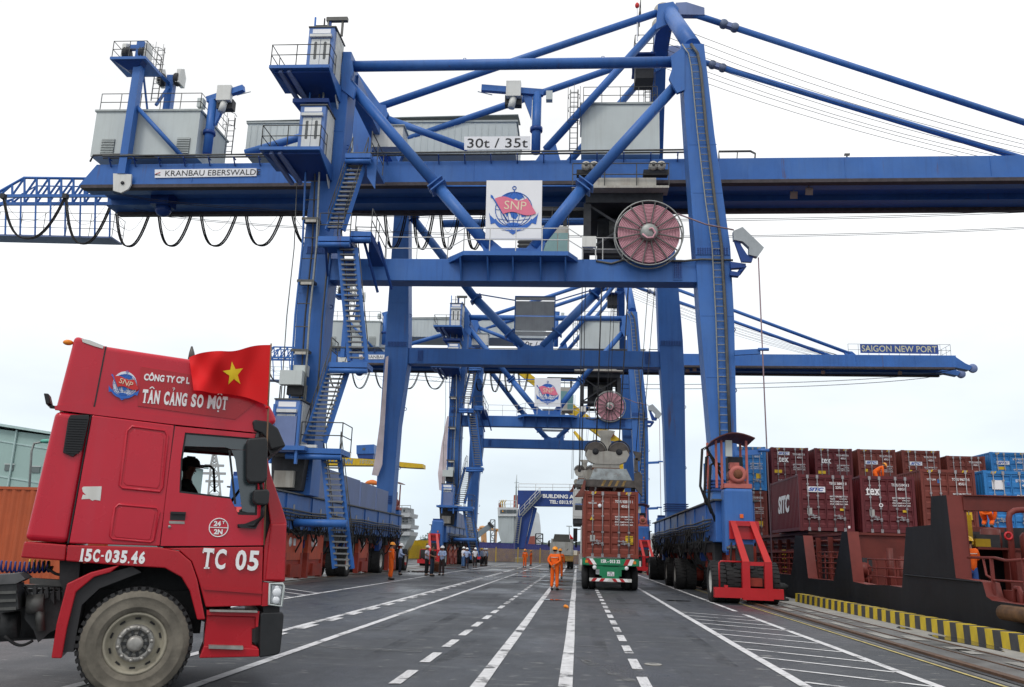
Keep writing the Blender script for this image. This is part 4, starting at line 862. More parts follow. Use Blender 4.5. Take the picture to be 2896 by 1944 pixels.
# machinery block below the cabin
a = PY(655, 1050, 37.6); m2 = MB(); m2.prism([(a.x - .7, 37.4, a.z + .55), (a.x + .9, 37.4, a.z + .55), (a.x + .75, 37.4, a.z - 1.3), (a.x - .5, 37.4, a.z - 1.3)], (0, .6, 0)); mk = cp('leg_gearbox', m2, DARK)
build(MB().box(a.x - .35, a.x + .5, 37.1, 37.39, a.z - 1.2, a.z - .5), 'gear_plate', CREAM, mk); build(MB().box(a.x - .4, a.x + .95, 37.15, 37.39, a.z + .1, a.z + .4), 'gear_plate', GALVD, mk)
# ---- stairs
tread_me = None
def stairs(b0, b1, t0, t1, Yb, Yt, n, rail=True, name='staircase', up=V((0, 0, 1))):
    """four photo corners of the flight: bottom left, bottom right, top left, top right"""
    global tread_me
    B0, B1, T0, T1 = PY(*b0, Yb), PY(*b1, Yb), PY(*t0, Yt), PY(*t1, Yt)
    w = B1 - B0; w.z = 0; w = w.normalized() * ((B1 - B0).length + (T1 - T0).length) / 2
    bc = (B0 + B1) / 2; tcn = (T0 + T1) / 2
    st_ = cp(name, MB().beam(bc - w / 2, tcn - w / 2, .06, .24)); build(MB().beam(bc + w / 2, tcn + w / 2, .06, .24), 'stringer', BLUE, st_)
    if tread_me is None:
        m = MB(); m.box(-.5, .5, -.12, .12, -.02, .015); m.box(-.5, .5, -.14, -.121, -.05, .02); tread_me = mesh_of(m, 'tread', mat('grey steel tread', (.17, .175, .18), .5, .3, var=.25, scale=6))
    ang = math.atan2(w.y, w.x)
    for j in range(n):
        p = bc.lerp(tcn, (j + .6) / n)
        inst(tread_me, 'tread', st_, Matrix.Translation(p) @ Matrix.Rotation(ang, 4, 'Z') @ Matrix.Diagonal((w.length - .06, 1, 1, 1)))
    if rail:
        for s in (-1, 1):
            a, b = bc + w * (s / 2), tcn + w * (s / 2); m = MB()
            for h in (.5, 1.0): m.path([a + up * h, b + up * h], .022, 5)
            for j in range(5): c = a.lerp(b, j / 4); m.tube(c, c + up, .02, 5, caps=False)
            build(m, 'handrail', GALVD, st_)
    return st_
stairs((766, 1298), (801, 1297), (735, 1038), (776, 1037), 36.6, 37.0, 20)
stairs((689, 1010), (744, 1010), (758, 832), (793, 832), 36.6, 37.2, 18)
stairs((797, 824), (836, 824), (776, 566), (809, 566), 36.9, 36.7, 22)
stairs((742, 526), (787, 526), (806, 357), (834, 358), 36.6, 37.6, 17)
# zig-zag bracing between the lowest flight stringers
def plat(D, Y0, Y1, name='stair_platform', th=.22, rail=None):
    a = PY(D[0], D[2], Y0); b = PY(D[1], D[2], Y0); P_ = cp(name, MB().box(a.x, b.x, Y0, Y1, a.z - th, a.z))
    build(MB().tube((a.x, Y0 + .1, a.z - th - .14), (b.x, Y0 + .1, a.z - th - .14), .12, 10), 'platform_tube', BLUE, P_)
    if rail: build(MB().rail([(a.x + (b.x - a.x) * u, Y0 + .03 if v == 0 else Y1, a.z) for u, v in rail], 1.1, 1.3, .025), 'platform_railing', GALVD, P_)
    return P_, a, b
P1, a, b = plat((652, 778, 1021), 36.3, 37.9, rail=[(.25, 0), (1, 0), (1, 1)])
build(MB().box(a.x + .6, a.x + 1.3, 36.32, 36.5, a.z + .02, a.z + .14), 'platform_box', WHITEP, P1)
P2, a, b = plat((752, 838, 826), 36.5, 37.6, rail=[(0, 0), (0, 1)])
P3, a, b = plat((726, 798, 539), 36.2, 37.9, rail=[(0, 0), (.6, 0), (1, 0)])
build(MB().beam((a.x + .3, 36.4, a.z - .2), (a.x + .05, 37.9, a.z - 1.3), .1), 'platform_strut', DBLUE, P3)
P4, a, b = plat((798, 846, 528), 36.4, 37.4); c = PY(878, 592, 37.9)
build(MB().prism([V((b.x - .1, 36.5, a.z)), V((b.x + .02, 36.5, a.z)), V((c.x, 37.9, c.z)), V((c.x - .75, 37.9, c.z))], (0, .02, -.35)), 'walkway_ramp', DBLUE, P4)
build(MB().rail([V((b.x, 36.45, a.z)), V((c.x, 37.9, c.z))], 1.1, .8, .024), 'ramp_railing', GALVD, P4); build(MB().rail([V((a.x, 37.3, a.z)), V((b.x, 37.35, a.z))], 1.1, .8, .024), 'ramp_railing', GALVD, P4)
for dx, dz in ((.1, 1.9), (.75, 1.6)): build(MB().beam((b.x + dx - .5, 36.9, a.z - .3), (b.x + dx, 38.05, a.z - 1.4 - dz * .5), .09), 'platform_strut', DBLUE, P4)
top, a, b = plat((788, 846, 350), 37.0, 40.0)
build(MB().rail([(b.x, 37.0, a.z), (b.x, 39.5, a.z)], 1.1, 1.0, .025), 'platform_railing', GALVD, top)
build(MB().prism([(b.x - .3, 37.4, a.z - .1), (b.x + .2, 37.4, a.z - .1), (b.x + .2, 37.4, a.z - 1.6), (b.x - .2, 37.4, a.z - 1.0)], (.0, .1, 0)), 'platform_bracket', BLUE, top)
# ---- trolley under the girder, cab and hoists
xa, xb_ = 0.0, 4.5; zt_ = zb(2)
tr = cp('trolley', MB().box(xa + .2, xb_ - .2, 44.0, 49.6, zt_ - 1.5, zt_ - .95), DARK)
build(MB().box(xa - .55, xb_ + .05, 43.3, 44.35, zt_ - .95, zt_ - .82), 'trolley_walkway', CREAM, tr)
build(MB().box(xa + .4, xb_ - .6, 43.5, 44.3, zt_ - .80, zt_ - .3), 'trolley_beam', CREAM, tr)
build(MB().rail([(xa - .5, 43.3, zt_ - .82), (xb_ + .05, 43.3, zt_ - .82)], 1.25, 1.5, .03), 'trolley_railing', GALVD, tr)
for x in (xa + .2, xb_ - .75):
    m2 = MB(); m2.box(x - .5, x + .8, 43.55, 44.2, zt_ + .0, zt_ + .2); build(m2, 'drive_bracket', DARK, tr)
    for dx in (0, .42):
        m2 = MB().m(0, True); m2.lathe([(0, 0), (.12, 0), (.2, .06), (.24, .1), (.24, .75), (0, .75)], (x + dx, 43.3, zt_ + .38), (0, 1, 0), 14); build(m2, 'drive_motor', CREAM, tr)
        m2 = MB().m(0, True); m2.lathe([(0, 0), (.1, 0), (.1, .05), (0, .05)], (x + dx, 43.24, zt_ + .38), (0, 1, 0), 10); build(m2, 'fan_cover', GALVD, tr)
for x0, x1, z0, z1, y0, y1 in ((xa + .1, xa + .5, -4.2, -1.5, 44.1, 44.5), (xb_ - .5, xb_ - .1, -4.2, -1.5, 44.1, 44.5), (xa + .1, xb_ - .1, -4.3, -4.05, 44.1, 44.5), (xa + .1, xb_ - .1, -4.3, -4.05, 49.0, 49.4), (xa + .1, xa + .5, -4.3, -1.5, 49.0, 49.4), (xb_ - .5, xb_ - .1, -4.3, -1.5, 49.0, 49.4), (xa + .15, xa + .45, -4.3, -4.1, 44.5, 49), (xb_ - .45, xb_ - .15, -4.3, -4.1, 44.5, 49)):
    build(MB().box(x0, x1, y0, y1, zt_ + z0, zt_ + z1), 'trolley_frame', DARK, tr)
for a, b in (((xa + .3, 44.3, -1.5), (xb_ - .3, 44.3, -4.1)), ((xb_ - .3, 44.3, -1.5), (xa + .3, 44.3, -4.1))):
    build(MB().beam(V(a) + V((0, 0, zt_)), V(b) + V((0, 0, zt_)), .12), 'trolley_brace', DARK, tr)
build(MB().box(xa + .9, xb_ - .9, 46, 48.6, zt_ - 3.9, zt_ - 1.6), 'hoist_house', DARK, tr)
for y in (45.3, 47.6): build(MB().m(0, True).lathe([(0, 0), (.55, 0), (.55, 1.3), (0, 1.3)], (xa + 1.5, y, zt_ - 2.6), (1, 0, 0), 16), 'rope_drum', GALVD, tr)
# operator cab hanging ahead of the trolley
xc, zc = -3.1, zt_ - 5.0
cb = cp('operator_cab', MB().box(xc + .9, xc + 2.4, 44.9, 47.0, zc, zc + 2.5), CREAM)
build(MB().box(xc + 1.85, xc + 2.43, 44.86, 44.9, zc + .1, zc + 2.1), 'cab_window', PGLASS, cb); build(MB().box(xc + 2.4, xc + 2.44, 45.0, 46.9, zc + .1, zc + 2.1), 'cab_window', PGLASS, cb)
build(MB().box(xc + 1.0, xc + 1.8, 44.86, 44.9, zc + .9, zc + 2.1), 'cab_window', PGLASS, cb)
build(MB().box(xc - .3, xc + .88, 44.9, 46.6, zc + 1.0, zc + 2.2), 'cab_cabinet', CREAM, cb)
for j in range(5): build(MB().box(xc - .35, xc + .8, 44.8, 44.89, zc + 1.05 + .23 * j, zc + 1.16 + .23 * j), 'cabinet_louvre', DARK, cb)
for x in (xc + .6, xc + 2.1): build(MB().box(x, x + .2, 45.2, 45.4, zc + 2.5, zt_ - 1.5), 'cab_hanger', DARK, cb)
build(MB().box(xc - .4, xa + .3, 44.9, 46.0, zt_ - 1.6, zt_ - 1.4), 'cab_beam', DARK, cb)
build(MB().rail([(xc - .3, 44.9, zc + 2.5), (xc + 2.4, 44.9, zc + 2.5)], 1.1, .8, .025), 'cab_railing', GALVD, cb)
# ---- sills, end boxes, buffers, motors, bogies
def wheel_mesh():
    t = MB().m(0, True); R_ = .72; w = .24
    t.lathe([(.40, -w + .02), (.60, -w - .02), (.69, -w + .03), (R_, -w + .09), (R_, w - .09), (.69, w - .03), (.60, w + .02), (.40, w - .02)], (0, 0, 0), (1, 0, 0), 28, True)
    t.m(0, False)
    for k in range(28):
        a = 2 * PI * k / 28
        for s in (-1, 1):
            c = V((s * .13, math.cos(a + s * .05) * R_, math.sin(a + s * .05) * R_)); tg = V((0, -math.sin(a), math.cos(a))); rd = V((0, math.cos(a), math.sin(a)))
            t.prism([c - V((.11, 0, 0)) - tg * .062 - rd * .02, c + V((.11, 0, 0)) - tg * .062 - rd * .02, c + V((.11, 0, 0)) + tg * .062 - rd * .02, c - V((.11, 0, 0)) + tg * .062 - rd * .02], rd * .032)
    r = MB().m(0, True); r.lathe([(0, -.12), (.1, -.12), (.13, -.06), (.24, -.05), (.3, -.12), (.40, -w + .03), (.42, -w + .03), (.42, w - .03), (.40, w - .03), (.3, .12), (.24, .05), (.13, .06), (.1, .12), (0, .12)], (0, 0, 0), (1, 0, 0), 20)
    return mesh_of(t, 'wheel', TYRE), mesh_of(r, 'rim', mat('pale wheel rim', (.5, .5, .47), .5, streak=.3, scale=3))
WT, WR = wheel_mesh()
def motor_canopy(cx, y, z, sgn, parent):
    """sgn = -1: faces the camera end"""
    def b(x0, x1, a, c, z0, z1): return MB().box(cx + x0, cx + x1, min(y + sgn * a, y + sgn * c), max(y + sgn * a, y + sgn * c), z + z0, z + z1)
    mt = build(b(-.5, .5, 0, -.9, 0, .16), 'motor_bed', MOTOR, parent)
    m2 = MB().m(0, True); m2.lathe([(0, 0), (.15, 0), (.17, -.04), (.32, -.02), (.32, .1), (.29, .14), (.29, .8), (0, .8)], (cx, y + sgn * .02, z + .5), (0, -sgn, 0), 18); build(m2, 'travel_motor', MOTOR, mt)
    m2 = MB().m(0, True); m2.lathe([(0, 0), (.17, 0), (.17, .02), (0, .02)], (cx, y + sgn * .07, z + .5), (0, -sgn, 0), 14); build(m2, 'fan_cover', RUST, mt)
    build(b(-.3, .3, -.1, -.7, .17, .28), 'motor_foot', MOTOR, mt); build(b(-.25, .1, -.2, -.5, .72, .95), 'terminal_box', MOTOR, mt)
    for dx, dy in ((-.75, -.1), (-.95, -.9), (.35, -.05), (.3, -1.0), (-.55, -.1)): build(b(dx - .04, dx + .04, dy, dy - .08, .0, 1.75), 'canopy_post', MOTOR, mt)
    m2 = MB(); n = 8
    for s in range(n):
        u0, u1 = s / n, (s + 1) / n
        def arc(u): return V((cx - 1.0 + 1.6 * u, 0, z + 1.5 + .34 * math.sin(PI * (.12 + .86 * u)) + .26 * u))
        A, B = arc(u0), arc(u1); ya, yb = y + sgn * .35, y - sgn * 1.5
        m2.prism([V((A.x, ya, A.z)), V((B.x, ya, B.z)), V((B.x, yb, B.z - .1)), V((A.x, yb, A.z - .1))], (0, 0, .04))
    build(m2, 'canopy_roof', mat('dark red canopy', (.10, .03, .025), .5, var=.2), mt)
    build(b(-.42, -.18, .0, -.12, 1.15, 1.75), 'junction_box', GREYP, mt); build(b(-.25, .3, -.6, -1.1, .17, 1.2), 'brake_unit', DARK, mt)
    for k, (dx, dz) in enumerate(((-1.15, 1.5), (-1.0, 1.2), (-.85, .9))):
        c0 = V((cx + dx, y - sgn * .9, z + dz)); build(MB().path([V((cx - .45, y - sgn * .6, z + .3 + .3 * k)), c0 + V((.15, 0, .1)), c0, c0 + V((-.1, 0, -1.4)), c0 + V((.15, 0, -2.1))], .05, 6), 'motor_hose', BLACK, mt)
    return mt
def buffer(cx, y, sgn, parent, fh):
    """red crash buffer frame on the end of a sill; sgn=-1 faces the camera"""
    f = y + sgn * .0; b_ = y - sgn * .35
    def P(x, d, z): return V((cx + x, y - sgn * d, z))
    bf = build(MB().prism([P(-1.2, 0, .22), P(1.15, 0, .22), P(1.15, 0, .56), P(-1.2, 0, .56)], (0, -sgn * .28, 0)), 'crash_buffer', RED, parent)
    for x in (-.1, .66): build(MB().prism([P(x - .13, .01, .56), P(x + .13, .01, .56), P(x + .13, .01, 1.45), P(x - .13, .01, 1.45)], (0, -sgn * .2, 0)), 'buffer_upright', RED, bf)
    build(MB().prism([P(-.23, -.01, .17), P(.8, -.01, .17), P(.8, -.01, .3), P(-.23, -.01, .3)], (0, -sgn * .3, 0)), 'buffer_skid', RED, bf)
    build(MB().prism([P(.04, .02, 1.32), P(.52, .02, 1.32), P(.52, .02, 1.45), P(.04, .02, 1.45)], (0, -sgn * .15, 0)), 'buffer_rail', RED, bf)
    for x, xt_ in ((-.1, -.36), (.66, .32)):
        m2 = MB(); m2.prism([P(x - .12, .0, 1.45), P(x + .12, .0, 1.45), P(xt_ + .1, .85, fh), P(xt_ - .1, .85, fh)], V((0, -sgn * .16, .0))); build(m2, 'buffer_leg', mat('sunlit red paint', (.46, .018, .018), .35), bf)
    build(MB().prism([P(-.48, .95, fh - .62), P(.58, .95, fh - .62), P(.58, .95, fh + .02), P(-.48, .95, fh + .02)], (0, -sgn * .12, 0)), 'buffer_plate', RED, bf)
    build(MB().prism([P(-.28, .8, fh - .16), P(.24, .8, fh - .16), P(.24, .8, fh - .04), P(-.28, .8, fh - .04)], (0, -sgn * .12, 0)), 'buffer_rail', RED, bf)
    build(MB().path([P(-1.0, .15, .56), P(-1.0, .15, 1.38), P(-.94, .15, 1.44), P(-.2, .15, 1.44)], .03, 6), 'wheel_guard', RED, bf)
    build(MB().box(cx + .02, cx + .5, min(y - sgn * .3, y - sgn * 1.2), max(y - sgn * .3, y - sgn * 1.2), .62, .9), 'axle_box', RUSTRED, bf)
    build(MB().box(cx - .05, cx + .35, min(y - sgn * 1.1, y - sgn * 1.5), max(y - sgn * 1.1, y - sgn * 1.5), .9, 2.0), 'bogie_strut', RUSTRED, bf)
    for dx in (-.18, .12):
        build(MB().tube(P(-.6, .9, 2.0 - .1), P(.1, .9, 1.95), .06, 8), 'hydraulic_ram', GALVD, bf) if dx < 0 else None
    build(MB().box(cx - .85, cx - .73, y - sgn * .1 - .06, y - sgn * .1 + .06, .56, .64), 'lamp_base', RED, bf)
def side(cx, wheels_y, inner, wcx, motors):
    y0, y1 = 33.8, 60.6; w = .72; s = 1 if inner > 0 else -1     # s: which way the road lies
    sl = cp('sill_beam', MB().box(cx - w, cx + w, y0, y1, 2.12, 3.62), bevel=.02)
    build(MB().box(cx - w - .12, cx + w + .12, y0 - .3, y1 + .3, 3.622, 3.68), 'sill_walkway', GALVD, sl)
    xi = cx + s * (w + .003)
    for k, y in enumerate((36, 39.6, 43, 46.4, 49.8, 53.2, 56.6, 59.5)):
        build(MB().box(min(xi, xi + s * .05), max(xi, xi + s * .05), y, y + .1, 2.15, 3.6), 'web_stiffener', BLUE, sl)
    for k in range(7):
        y = 37 + 3.4 * k + .6 * (k % 2); build(MB().box(min(xi, xi + s * .012), max(xi, xi + s * .012), y, y + .22, 2.9, 3.2), 'notice_plate', mat('small notice plates', (.3, .3, .3), .5), sl)
    for k, z in enumerate((2.95, 2.82, 2.7, 2.55)):
        pts = [(xi + s * (.1 + .03 * k), y0 + .4 + (y1 - y0 - 1) * j / 14, z + .03 * math.sin(j * 1.7 + k)) for j in range(15)]
        build(MB().path(pts, .035, 5), 'pipe', GALVD if k < 2 else DARK, sl)
    random.seed(11)
    cbm = MB()
    for k in range(46):
        y = random.uniform(y0 + 1, y1 - 2.5); L = random.uniform(.6, 2.6); z = random.uniform(2.05, 2.75); dx = random.uniform(.02, .32); dp = random.uniform(.1, .75)
        cbm.path([(xi + s * dx * (1 + .2 * math.sin(j)), y + L * j / 6, z - dp * math.sin(PI * j / 6)) for j in range(7)], random.uniform(.02, .045), 5)
    for k in range(40):
        y = y0 + .8 + .62 * k; cbm.box(min(xi, xi + s * .3), max(xi, xi + s * .3), y, y + .05, 2.1, 2.16); cbm.tube((xi + s * .28, y, 1.9), (xi + s * .3, y, 2.75), .018, 4)
    c2 = build(cbm, 'cable_bundle', BLACK, sl); c2['kind'] = 'stuff'
    build(MB().box(cx - w * .8, cx + w * .8, y0 + 2, y1 - 2, 1.75, 2.118), 'sill_keel', DARK, sl)
    for sgn, y in ((-1, y0), (1, y1)):
        m2 = MB().m(0, True); 
        eb = build(MB().box(cx - .52, cx + .52, min(y, y + sgn * .85), max(y, y + sgn * .85), 1.72, 4.05), 'end_box', BLUE, sl, bevel=.12)
        build(MB().box(cx - .5, cx + .5, min(y + sgn * .86, y + sgn * .8), max(y + sgn * .86, y + sgn * .8), 1.66, 1.76), 'end_flange', DBLUE, sl)
        if sgn in motors: motor_canopy(cx, y + sgn * .8, 4.06, sgn, crane)
        else: build(MB().box(cx - .45, cx + .45, min(y + sgn * .1, y + sgn * .75), max(y + sgn * .1, y + sgn * .75), 4.052, 4.2), 'end_cap', DBLUE, sl)
        buffer(wcx, y + sgn * 1.9, sgn, crane, 2.85)
    ob = build(MB().box(cx + .02, cx + .14, y0 - .9, y0 - .86, 2.98, 3.12), 'marker_lamp', mat('orange lamp', (.75, .14, .02), .4), sl)
    for y in wheels_y:
        bg = cp('bogie', MB().prism([(wcx - .5, y - .35, 2.0), (wcx - .5, y + .35, 2.0), (wcx - .5, y + .22, .75), (wcx - .5, y - .22, .75)], (.95, 0, 0)), RUSTRED)
        build(MB().tube((wcx - 1.05, y, .72), (wcx + 1.05, y, .72), .13, 10), 'axle', RUSTRED, bg)
        build(MB().m(0, True).lathe([(0, -.4), (.24, -.36), (.3, -.1), (.3, .1), (.24, .36), (0, .4)], (wcx, y, .72), (1, 0, 0), 16), 'axle_gearbox', RUSTRED, bg)
        build(MB().box(wcx - .3, wcx + .3, y - .62, y - .36, 1.2, 2.05), 'bogie_bracket', DARK, bg)
        build(MB().path([(wcx + s * .35, y - .4, 1.0), (wcx + s * .5, y - .55, 1.5), (wcx + s * .45, y - .5, 2.1)], .04, 5), 'brake_hose', BLACK, bg)
        for dx in (-.93, -.42, .42, .93):
            wo = inst(WT, 'wheel', crane, Matrix.Translation((wcx + dx, y, .722)) @ Matrix.Rotation(random.uniform(0, 6), 4, 'X'))
            inst(WR, 'rim', wo, WM[wo.name])
    for k in range(11):
        y = y0 + 1.2 + 2.35 * k; dz_ = random.uniform(.35, .9); x_ = xi - s * random.uniform(.05, .5)
        build(MB().box(x_ - .14, x_ + .14, y, y + random.uniform(.25, .8), 2.1 - dz_, 2.1), 'hanging_valve_box', (DARK, RUSTRED, DBLUE)[k % 3], sl)
        build(MB().path([(xi + s * .12, y + .3, 2.3), (xi + s * .2, y + .5, 1.7), (xi - s * .1, y + .7, 1.2), (xi - s * .4, y + .75, 1.0)], .04, 6), 'brake_hose', BLACK, sl)
    for y in [(a + b) / 2 for a, b in zip(wheels_y, wheels_y[1:])]:
        build(MB().box(wcx - .35, wcx + .35, y - 1.0, y + 1.0, 1.05, 1.9), 'equaliser_beam', RUSTRED, sl)
    return sl
slR = side(5.85, [33.2, 45.0, 49.3, 60.6], -1, 5.95, (-1,))
slR['side'] = 'sea'
slL = side(-12.75, [33.4, 46.2, 54.3, 62.2], 1, -13.05, (1,))
for o in (slR,): del o['side']
# leg feet collars
for cx, y in ((6.25, 38.65), (-12.5, 38.7), (6.2, 57.15), (-12.65, 57.15)):
    m2 = MB()
    for k in range(4): m2.box(cx - .72, cx + .72, y - .74, y + .74, 4.3 + k * .14, 4.34 + k * .14)
    f = cp('leg_collar', m2, DBLUE); f['kind'] = 'stuff'
    cp('leg_foot', MB().prism([(cx - .62, y - .66, 3.69), (cx + .62, y - .66, 3.69), (cx + .55, y - .62, 4.9), (cx - .55, y - .62, 4.9)], (0, 1.3, 0)))
# pale ballast panels standing along the land-side sill, big red bogie frames below it
pan = [(-12.05, 40.4, 44.3), (-12.05, 44.6, 48.4), (-12.05, 48.7, 52.4), (-12.05, 52.7, 55.9)]
for x, a, b in pan: cp('ballast_panel', MB().box(x - .12, x, a, b, 3.69, 5.15 - (a - 40) * .012), BLUE2)
for y, h in ((37.8, 1.0), (41.0, 1.0), (50.4, .9), (58.4, .9)):
    fr = cp('bogie_frame', MB().box(-12.3, -12.1, y - 1.2, y + 1.2, .9, 2.0), mat('orange red bogie plate', (.50, .085, .04), .5, var=.2, streak=.35, dirt=(.12, .04, .03), scale=2))
    build(MB().box(-12.35, -12.02, y - .5, y + 1.0, .18, .72), 'anchor_box', RUSTRED, fr); build(MB().box(-12.31, -12.14, y - 1.0, y + 1.0, .3, .895), 'lower_plate', RUSTRED, fr); build(MB().box(-12.32, -12.08, y - 1.25, y - .95, .1, 1.2), 'frame_leg', RUSTRED, fr); build(MB().box(-12.32, -12.08, y + .95, y + 1.25, .1, 1.2), 'frame_leg', RUSTRED, fr)
    m2 = MB().m(0, True); m2.lathe([(0, 0), (.2, 0), (.2, .012), (0, .012)], (-12.098, y - .55, 1.65), (1, 0, 0), 18); wr = build(m2, 'warning_roundel', SIGNW, fr)
    build(MB().box(-12.099, -12.085, y - .15, y + .15, 1.5, 1.8), 'warning_plate', SIGNW, fr)
tube(PY(672, 1193, 36.3), PY(792, 1195, 36.3), .16, 'stair_support_tube')
# the crane is now complete: a second one stands 48 m further along the quay
crane2 = copy_tree(crane, Matrix.Translation((0, 48.0, 0)))
crane2['label'] = 'farther blue portal container crane with SAIGON NEW PORT board on its boom tip'
# ================================================================== shipping containers
MAROON = mat('maroon container paint', (.115, .018, .023), .45, var=.18, scale=1.5, streak=.3, dirt=(.06, .025, .02))
BROWN = mat('red brown container paint', (.17, .040, .030), .5, var=.15, scale=1.5, streak=.3, dirt=(.10, .04, .03))
TBROWN = mat('brick red container paint', (.20, .042, .027), .5, var=.15, scale=1.5, streak=.3, dirt=(.10, .03, .02))
CBLUE = mat('bright blue container paint', (.028, .19, .48), .45, var=.1, scale=1.5, streak=.3, dirt=(.03, .09, .2))
PURP = mat('purple blue container paint', (.055, .06, .21), .5, var=.12, scale=1.5, streak=.3, dirt=(.04, .04, .1))
ORNG = mat('faded orange container paint', (.40, .085, .03), .5, var=.12, scale=1.5, streak=.3, dirt=(.2, .06, .03))
REEF = mat('white reefer paint', (.58, .58, .56), .45, var=.07, scale=1.5, streak=.3, dirt=(.3, .28, .24))
BARG = mat('grey locking bar', (.30, .29, .30), .4, .4, var=.15)
CYEL = mat('caution yellow', (.65, .43, .02), .5)
CW = 2.438
_cm = {}
def cont_mesh(L, H, mt):
    k = (L, H, mt.name)
    if k in _cm: return _cm[k]
    w = CW / 2; d = {}
    f = MB()
    for x in (-w, w - .12):
        for y in (0, L - .14): f.box(x, x + .12, y, y + .14, .002, H - .002)
    for x in (-w + .002, w - .072):
        f.box(x, x + .07, .142, L - .142, .02, .16); f.box(x, x + .07, .142, L - .142, H - .09, H - .012)
    for y in (.003, L - .083): f.box(-w + .122, w - .122, y, y + .08, .03, .17); f.box(-w + .122, w - .122, y, y + .08, H - .15, H - .012)
    f.m(1)
    for x in (-w - .006, w - .17):
        for y in (-.006, L - .17):
            for z in (-.003, H - .115): f.box(x, x + .176, y, y + .176, z, z + .118)
    d['frame'] = mesh_of(f, 'frame', [mt, mt])
    for s in (-1, 1):
        m = MB(); P = []; y = .14; x0 = s * (w - .012); x1 = s * (w - .05); st_ = .278
        while y < L - .14:
            for dy, x in ((0, x0), (.07, x0), (.138, x1), (.21, x1)):
                if y + dy < L - .14: P.append((x, y + dy))
            y += st_
        P.append((P[-1][0], L - .14)); n = len(P)
        vs_ = [(x, y, .16) for x, y in P] + [(x, y, H - .09) for x, y in P]
        m.add(vs_, [((j, j + 1, n + j + 1, n + j) if s > 0 else (j + 1, j, n + j, n + j + 1)) for j in range(n - 1)]); d['side%d' % s] = mesh_of(m, 'side_wall', mt)
    m = MB(); m.box(-w + .07, w - .07, .09, L - .09, H - .03, H - .02); m.box(-w + .07, w - .07, .09, L - .09, .1, .12); m.box(-w + .12, w - .12, L - .06, L - .03, .17, H - .15); d['roof'] = mesh_of(m, 'roof', mt)
    dw = w - .135
    m = MB(); zs = []; z = .18; nrib = 5; span = (H - .16 - .18) / nrib
    prof = []
    for r in range(nrib):
        z0 = .18 + r * span; prof += [(z0, .035), (z0 + span * .30, .035), (z0 + span * .42, .075), (z0 + span * .74, .075), (z0 + span * .86, .035)]
    prof.append((H - .16, .035)); n = len(prof)
    vs_ = [(.055, y, z) for z, y in prof] + [(dw - .05, y, z) for z, y in prof]
    m.add(vs_, [(j, n + j, n + j + 1, j + 1) for j in range(n - 1)])
    m.box(.012, .055, .018, .08, .176, H - .156); m.box(dw - .05, dw, .018, .08, .176, H - .156)
    d['doorR'] = mesh_of(m, 'door', mt)
    m = MB(); 
    m.tube((0, -.012, .1), (0, -.012, H - .07), .021, 8)
    for z in (.1, .55, 1.1, H * .62, H - .45, H - .1): m.box(-.05, .05, -.03, .02, z - .035, z + .035) if .1 < z < H - .1 else m.box(-.055, .055, -.03, .03, z - .09, z + .07)
    d['bar'] = mesh_of(m, 'locking_bar', BARG)
    m = MB(); m.beam((0, -.035, 0), (.36, -.035, -.015), .022, .035); m.box(.16, .22, -.04, .02, -.06, .05); m.box(-.04, .04, -.05, 0, -.03, .04); d['hd'] = mesh_of(m, 'door_handle', BARG)
    _cm[k] = d; return d
def plate(parent, x, z, w, h, m, y=.028, name='data_plate'):
    return build(MB().box(x - w / 2, x + w / 2, y - .006, y, z - h / 2, z + h / 2), name, m, parent, local=True)
def container(loc, L, H, mt, label, group=None, rz=0.0, doors=True, code=None, size='45G1', tex=None, plates=(), lines=True, ytop=False):
    o = thing('shipping_container', loc, label, 'container', group, rz); d = cont_mesh(L, H, mt); I = WM[o.name]
    inst(d['frame'], 'frame', o, I); inst(d['side-1'], 'side_wall', o, I); inst(d['side1'], 'side_wall', o, I); inst(d['roof'], 'roof', o, I)
    R_ = I.to_3x3() @ V((1, 0, 0)); U_ = V((0, 0, 1)); 
    def lp(x, z, y=.024): return I @ V((x, y, z))
    if doors:
        a = inst(d['doorR'], 'door', o, I); b = inst(d['doorR'], 'door', o, I @ Matrix.Diagonal((-1, 1, 1, 1)))
        for x in (-.80, -.36, .36, .80): inst(d['bar'], 'locking_bar', o, I @ Matrix.Translation((x, 0, 0)))
        for x, z, s in ((-.80, .72, 1), (-.36, .62, -1), (.36, .72, 1), (.80, .62, -1)): inst(d['hd'], 'door_handle', o, I @ Matrix.Translation((x, 0, z)) @ Matrix.Diagonal((s, 1, 1, 1)))
        if code:
            text(code, o, lp(.58, H * .845), R_, U_, WHITE, h=.125, w=.78, bold=.02); text(size, o, lp(.62, H * .775), R_, U_, WHITE, h=.115, w=.32, bold=.02)
        if lines:
            for k, s in enumerate(('MAX. GROSS', 'TARE', 'PAYLOAD', 'CUB. CAP.')):
                z = H * .615 - .115 * k
                text(s, o, lp(.14 + .05, z, .016), R_, U_, WHITE, h=.07, bold=.02, align='L'); text(('30,480 KGS', '3,940 KGS', '26,540 KGS', '76.4 CBM')[k], o, lp(.62, z, .016), R_, U_, WHITE, h=.065, bold=.01, align='L')
        for p in plates: plate(o, *p)
    if ytop:
        for x in (-.85, -.7, .7, .85): build(MB().prism([(x - .05, -.004, H - .13), (x + .02, -.004, H - .13), (x + .07, -.004, H - .03), (x, -.004, H - .03)], (0, .004, 0)), 'stripe_mark', CYEL, o, local=True)
    return o
def logo_plate(o, H, x, z, w=.62, h=.22):
    """white plate with slanted blue SITC wordmark"""
    I = WM[o.name]; pl = plate(o, x, z, w, h, SIGNW, .012, 'name_plate')
    text('SITC', o, I @ V((x, .004, z)), (I.to_3x3() @ V((1, 0, 0))), (0, 0, 1), mat('wordmark blue', (.03, .09, .38), .5), h=h * .66, w=w * .86, bold=.05, shear=.35)
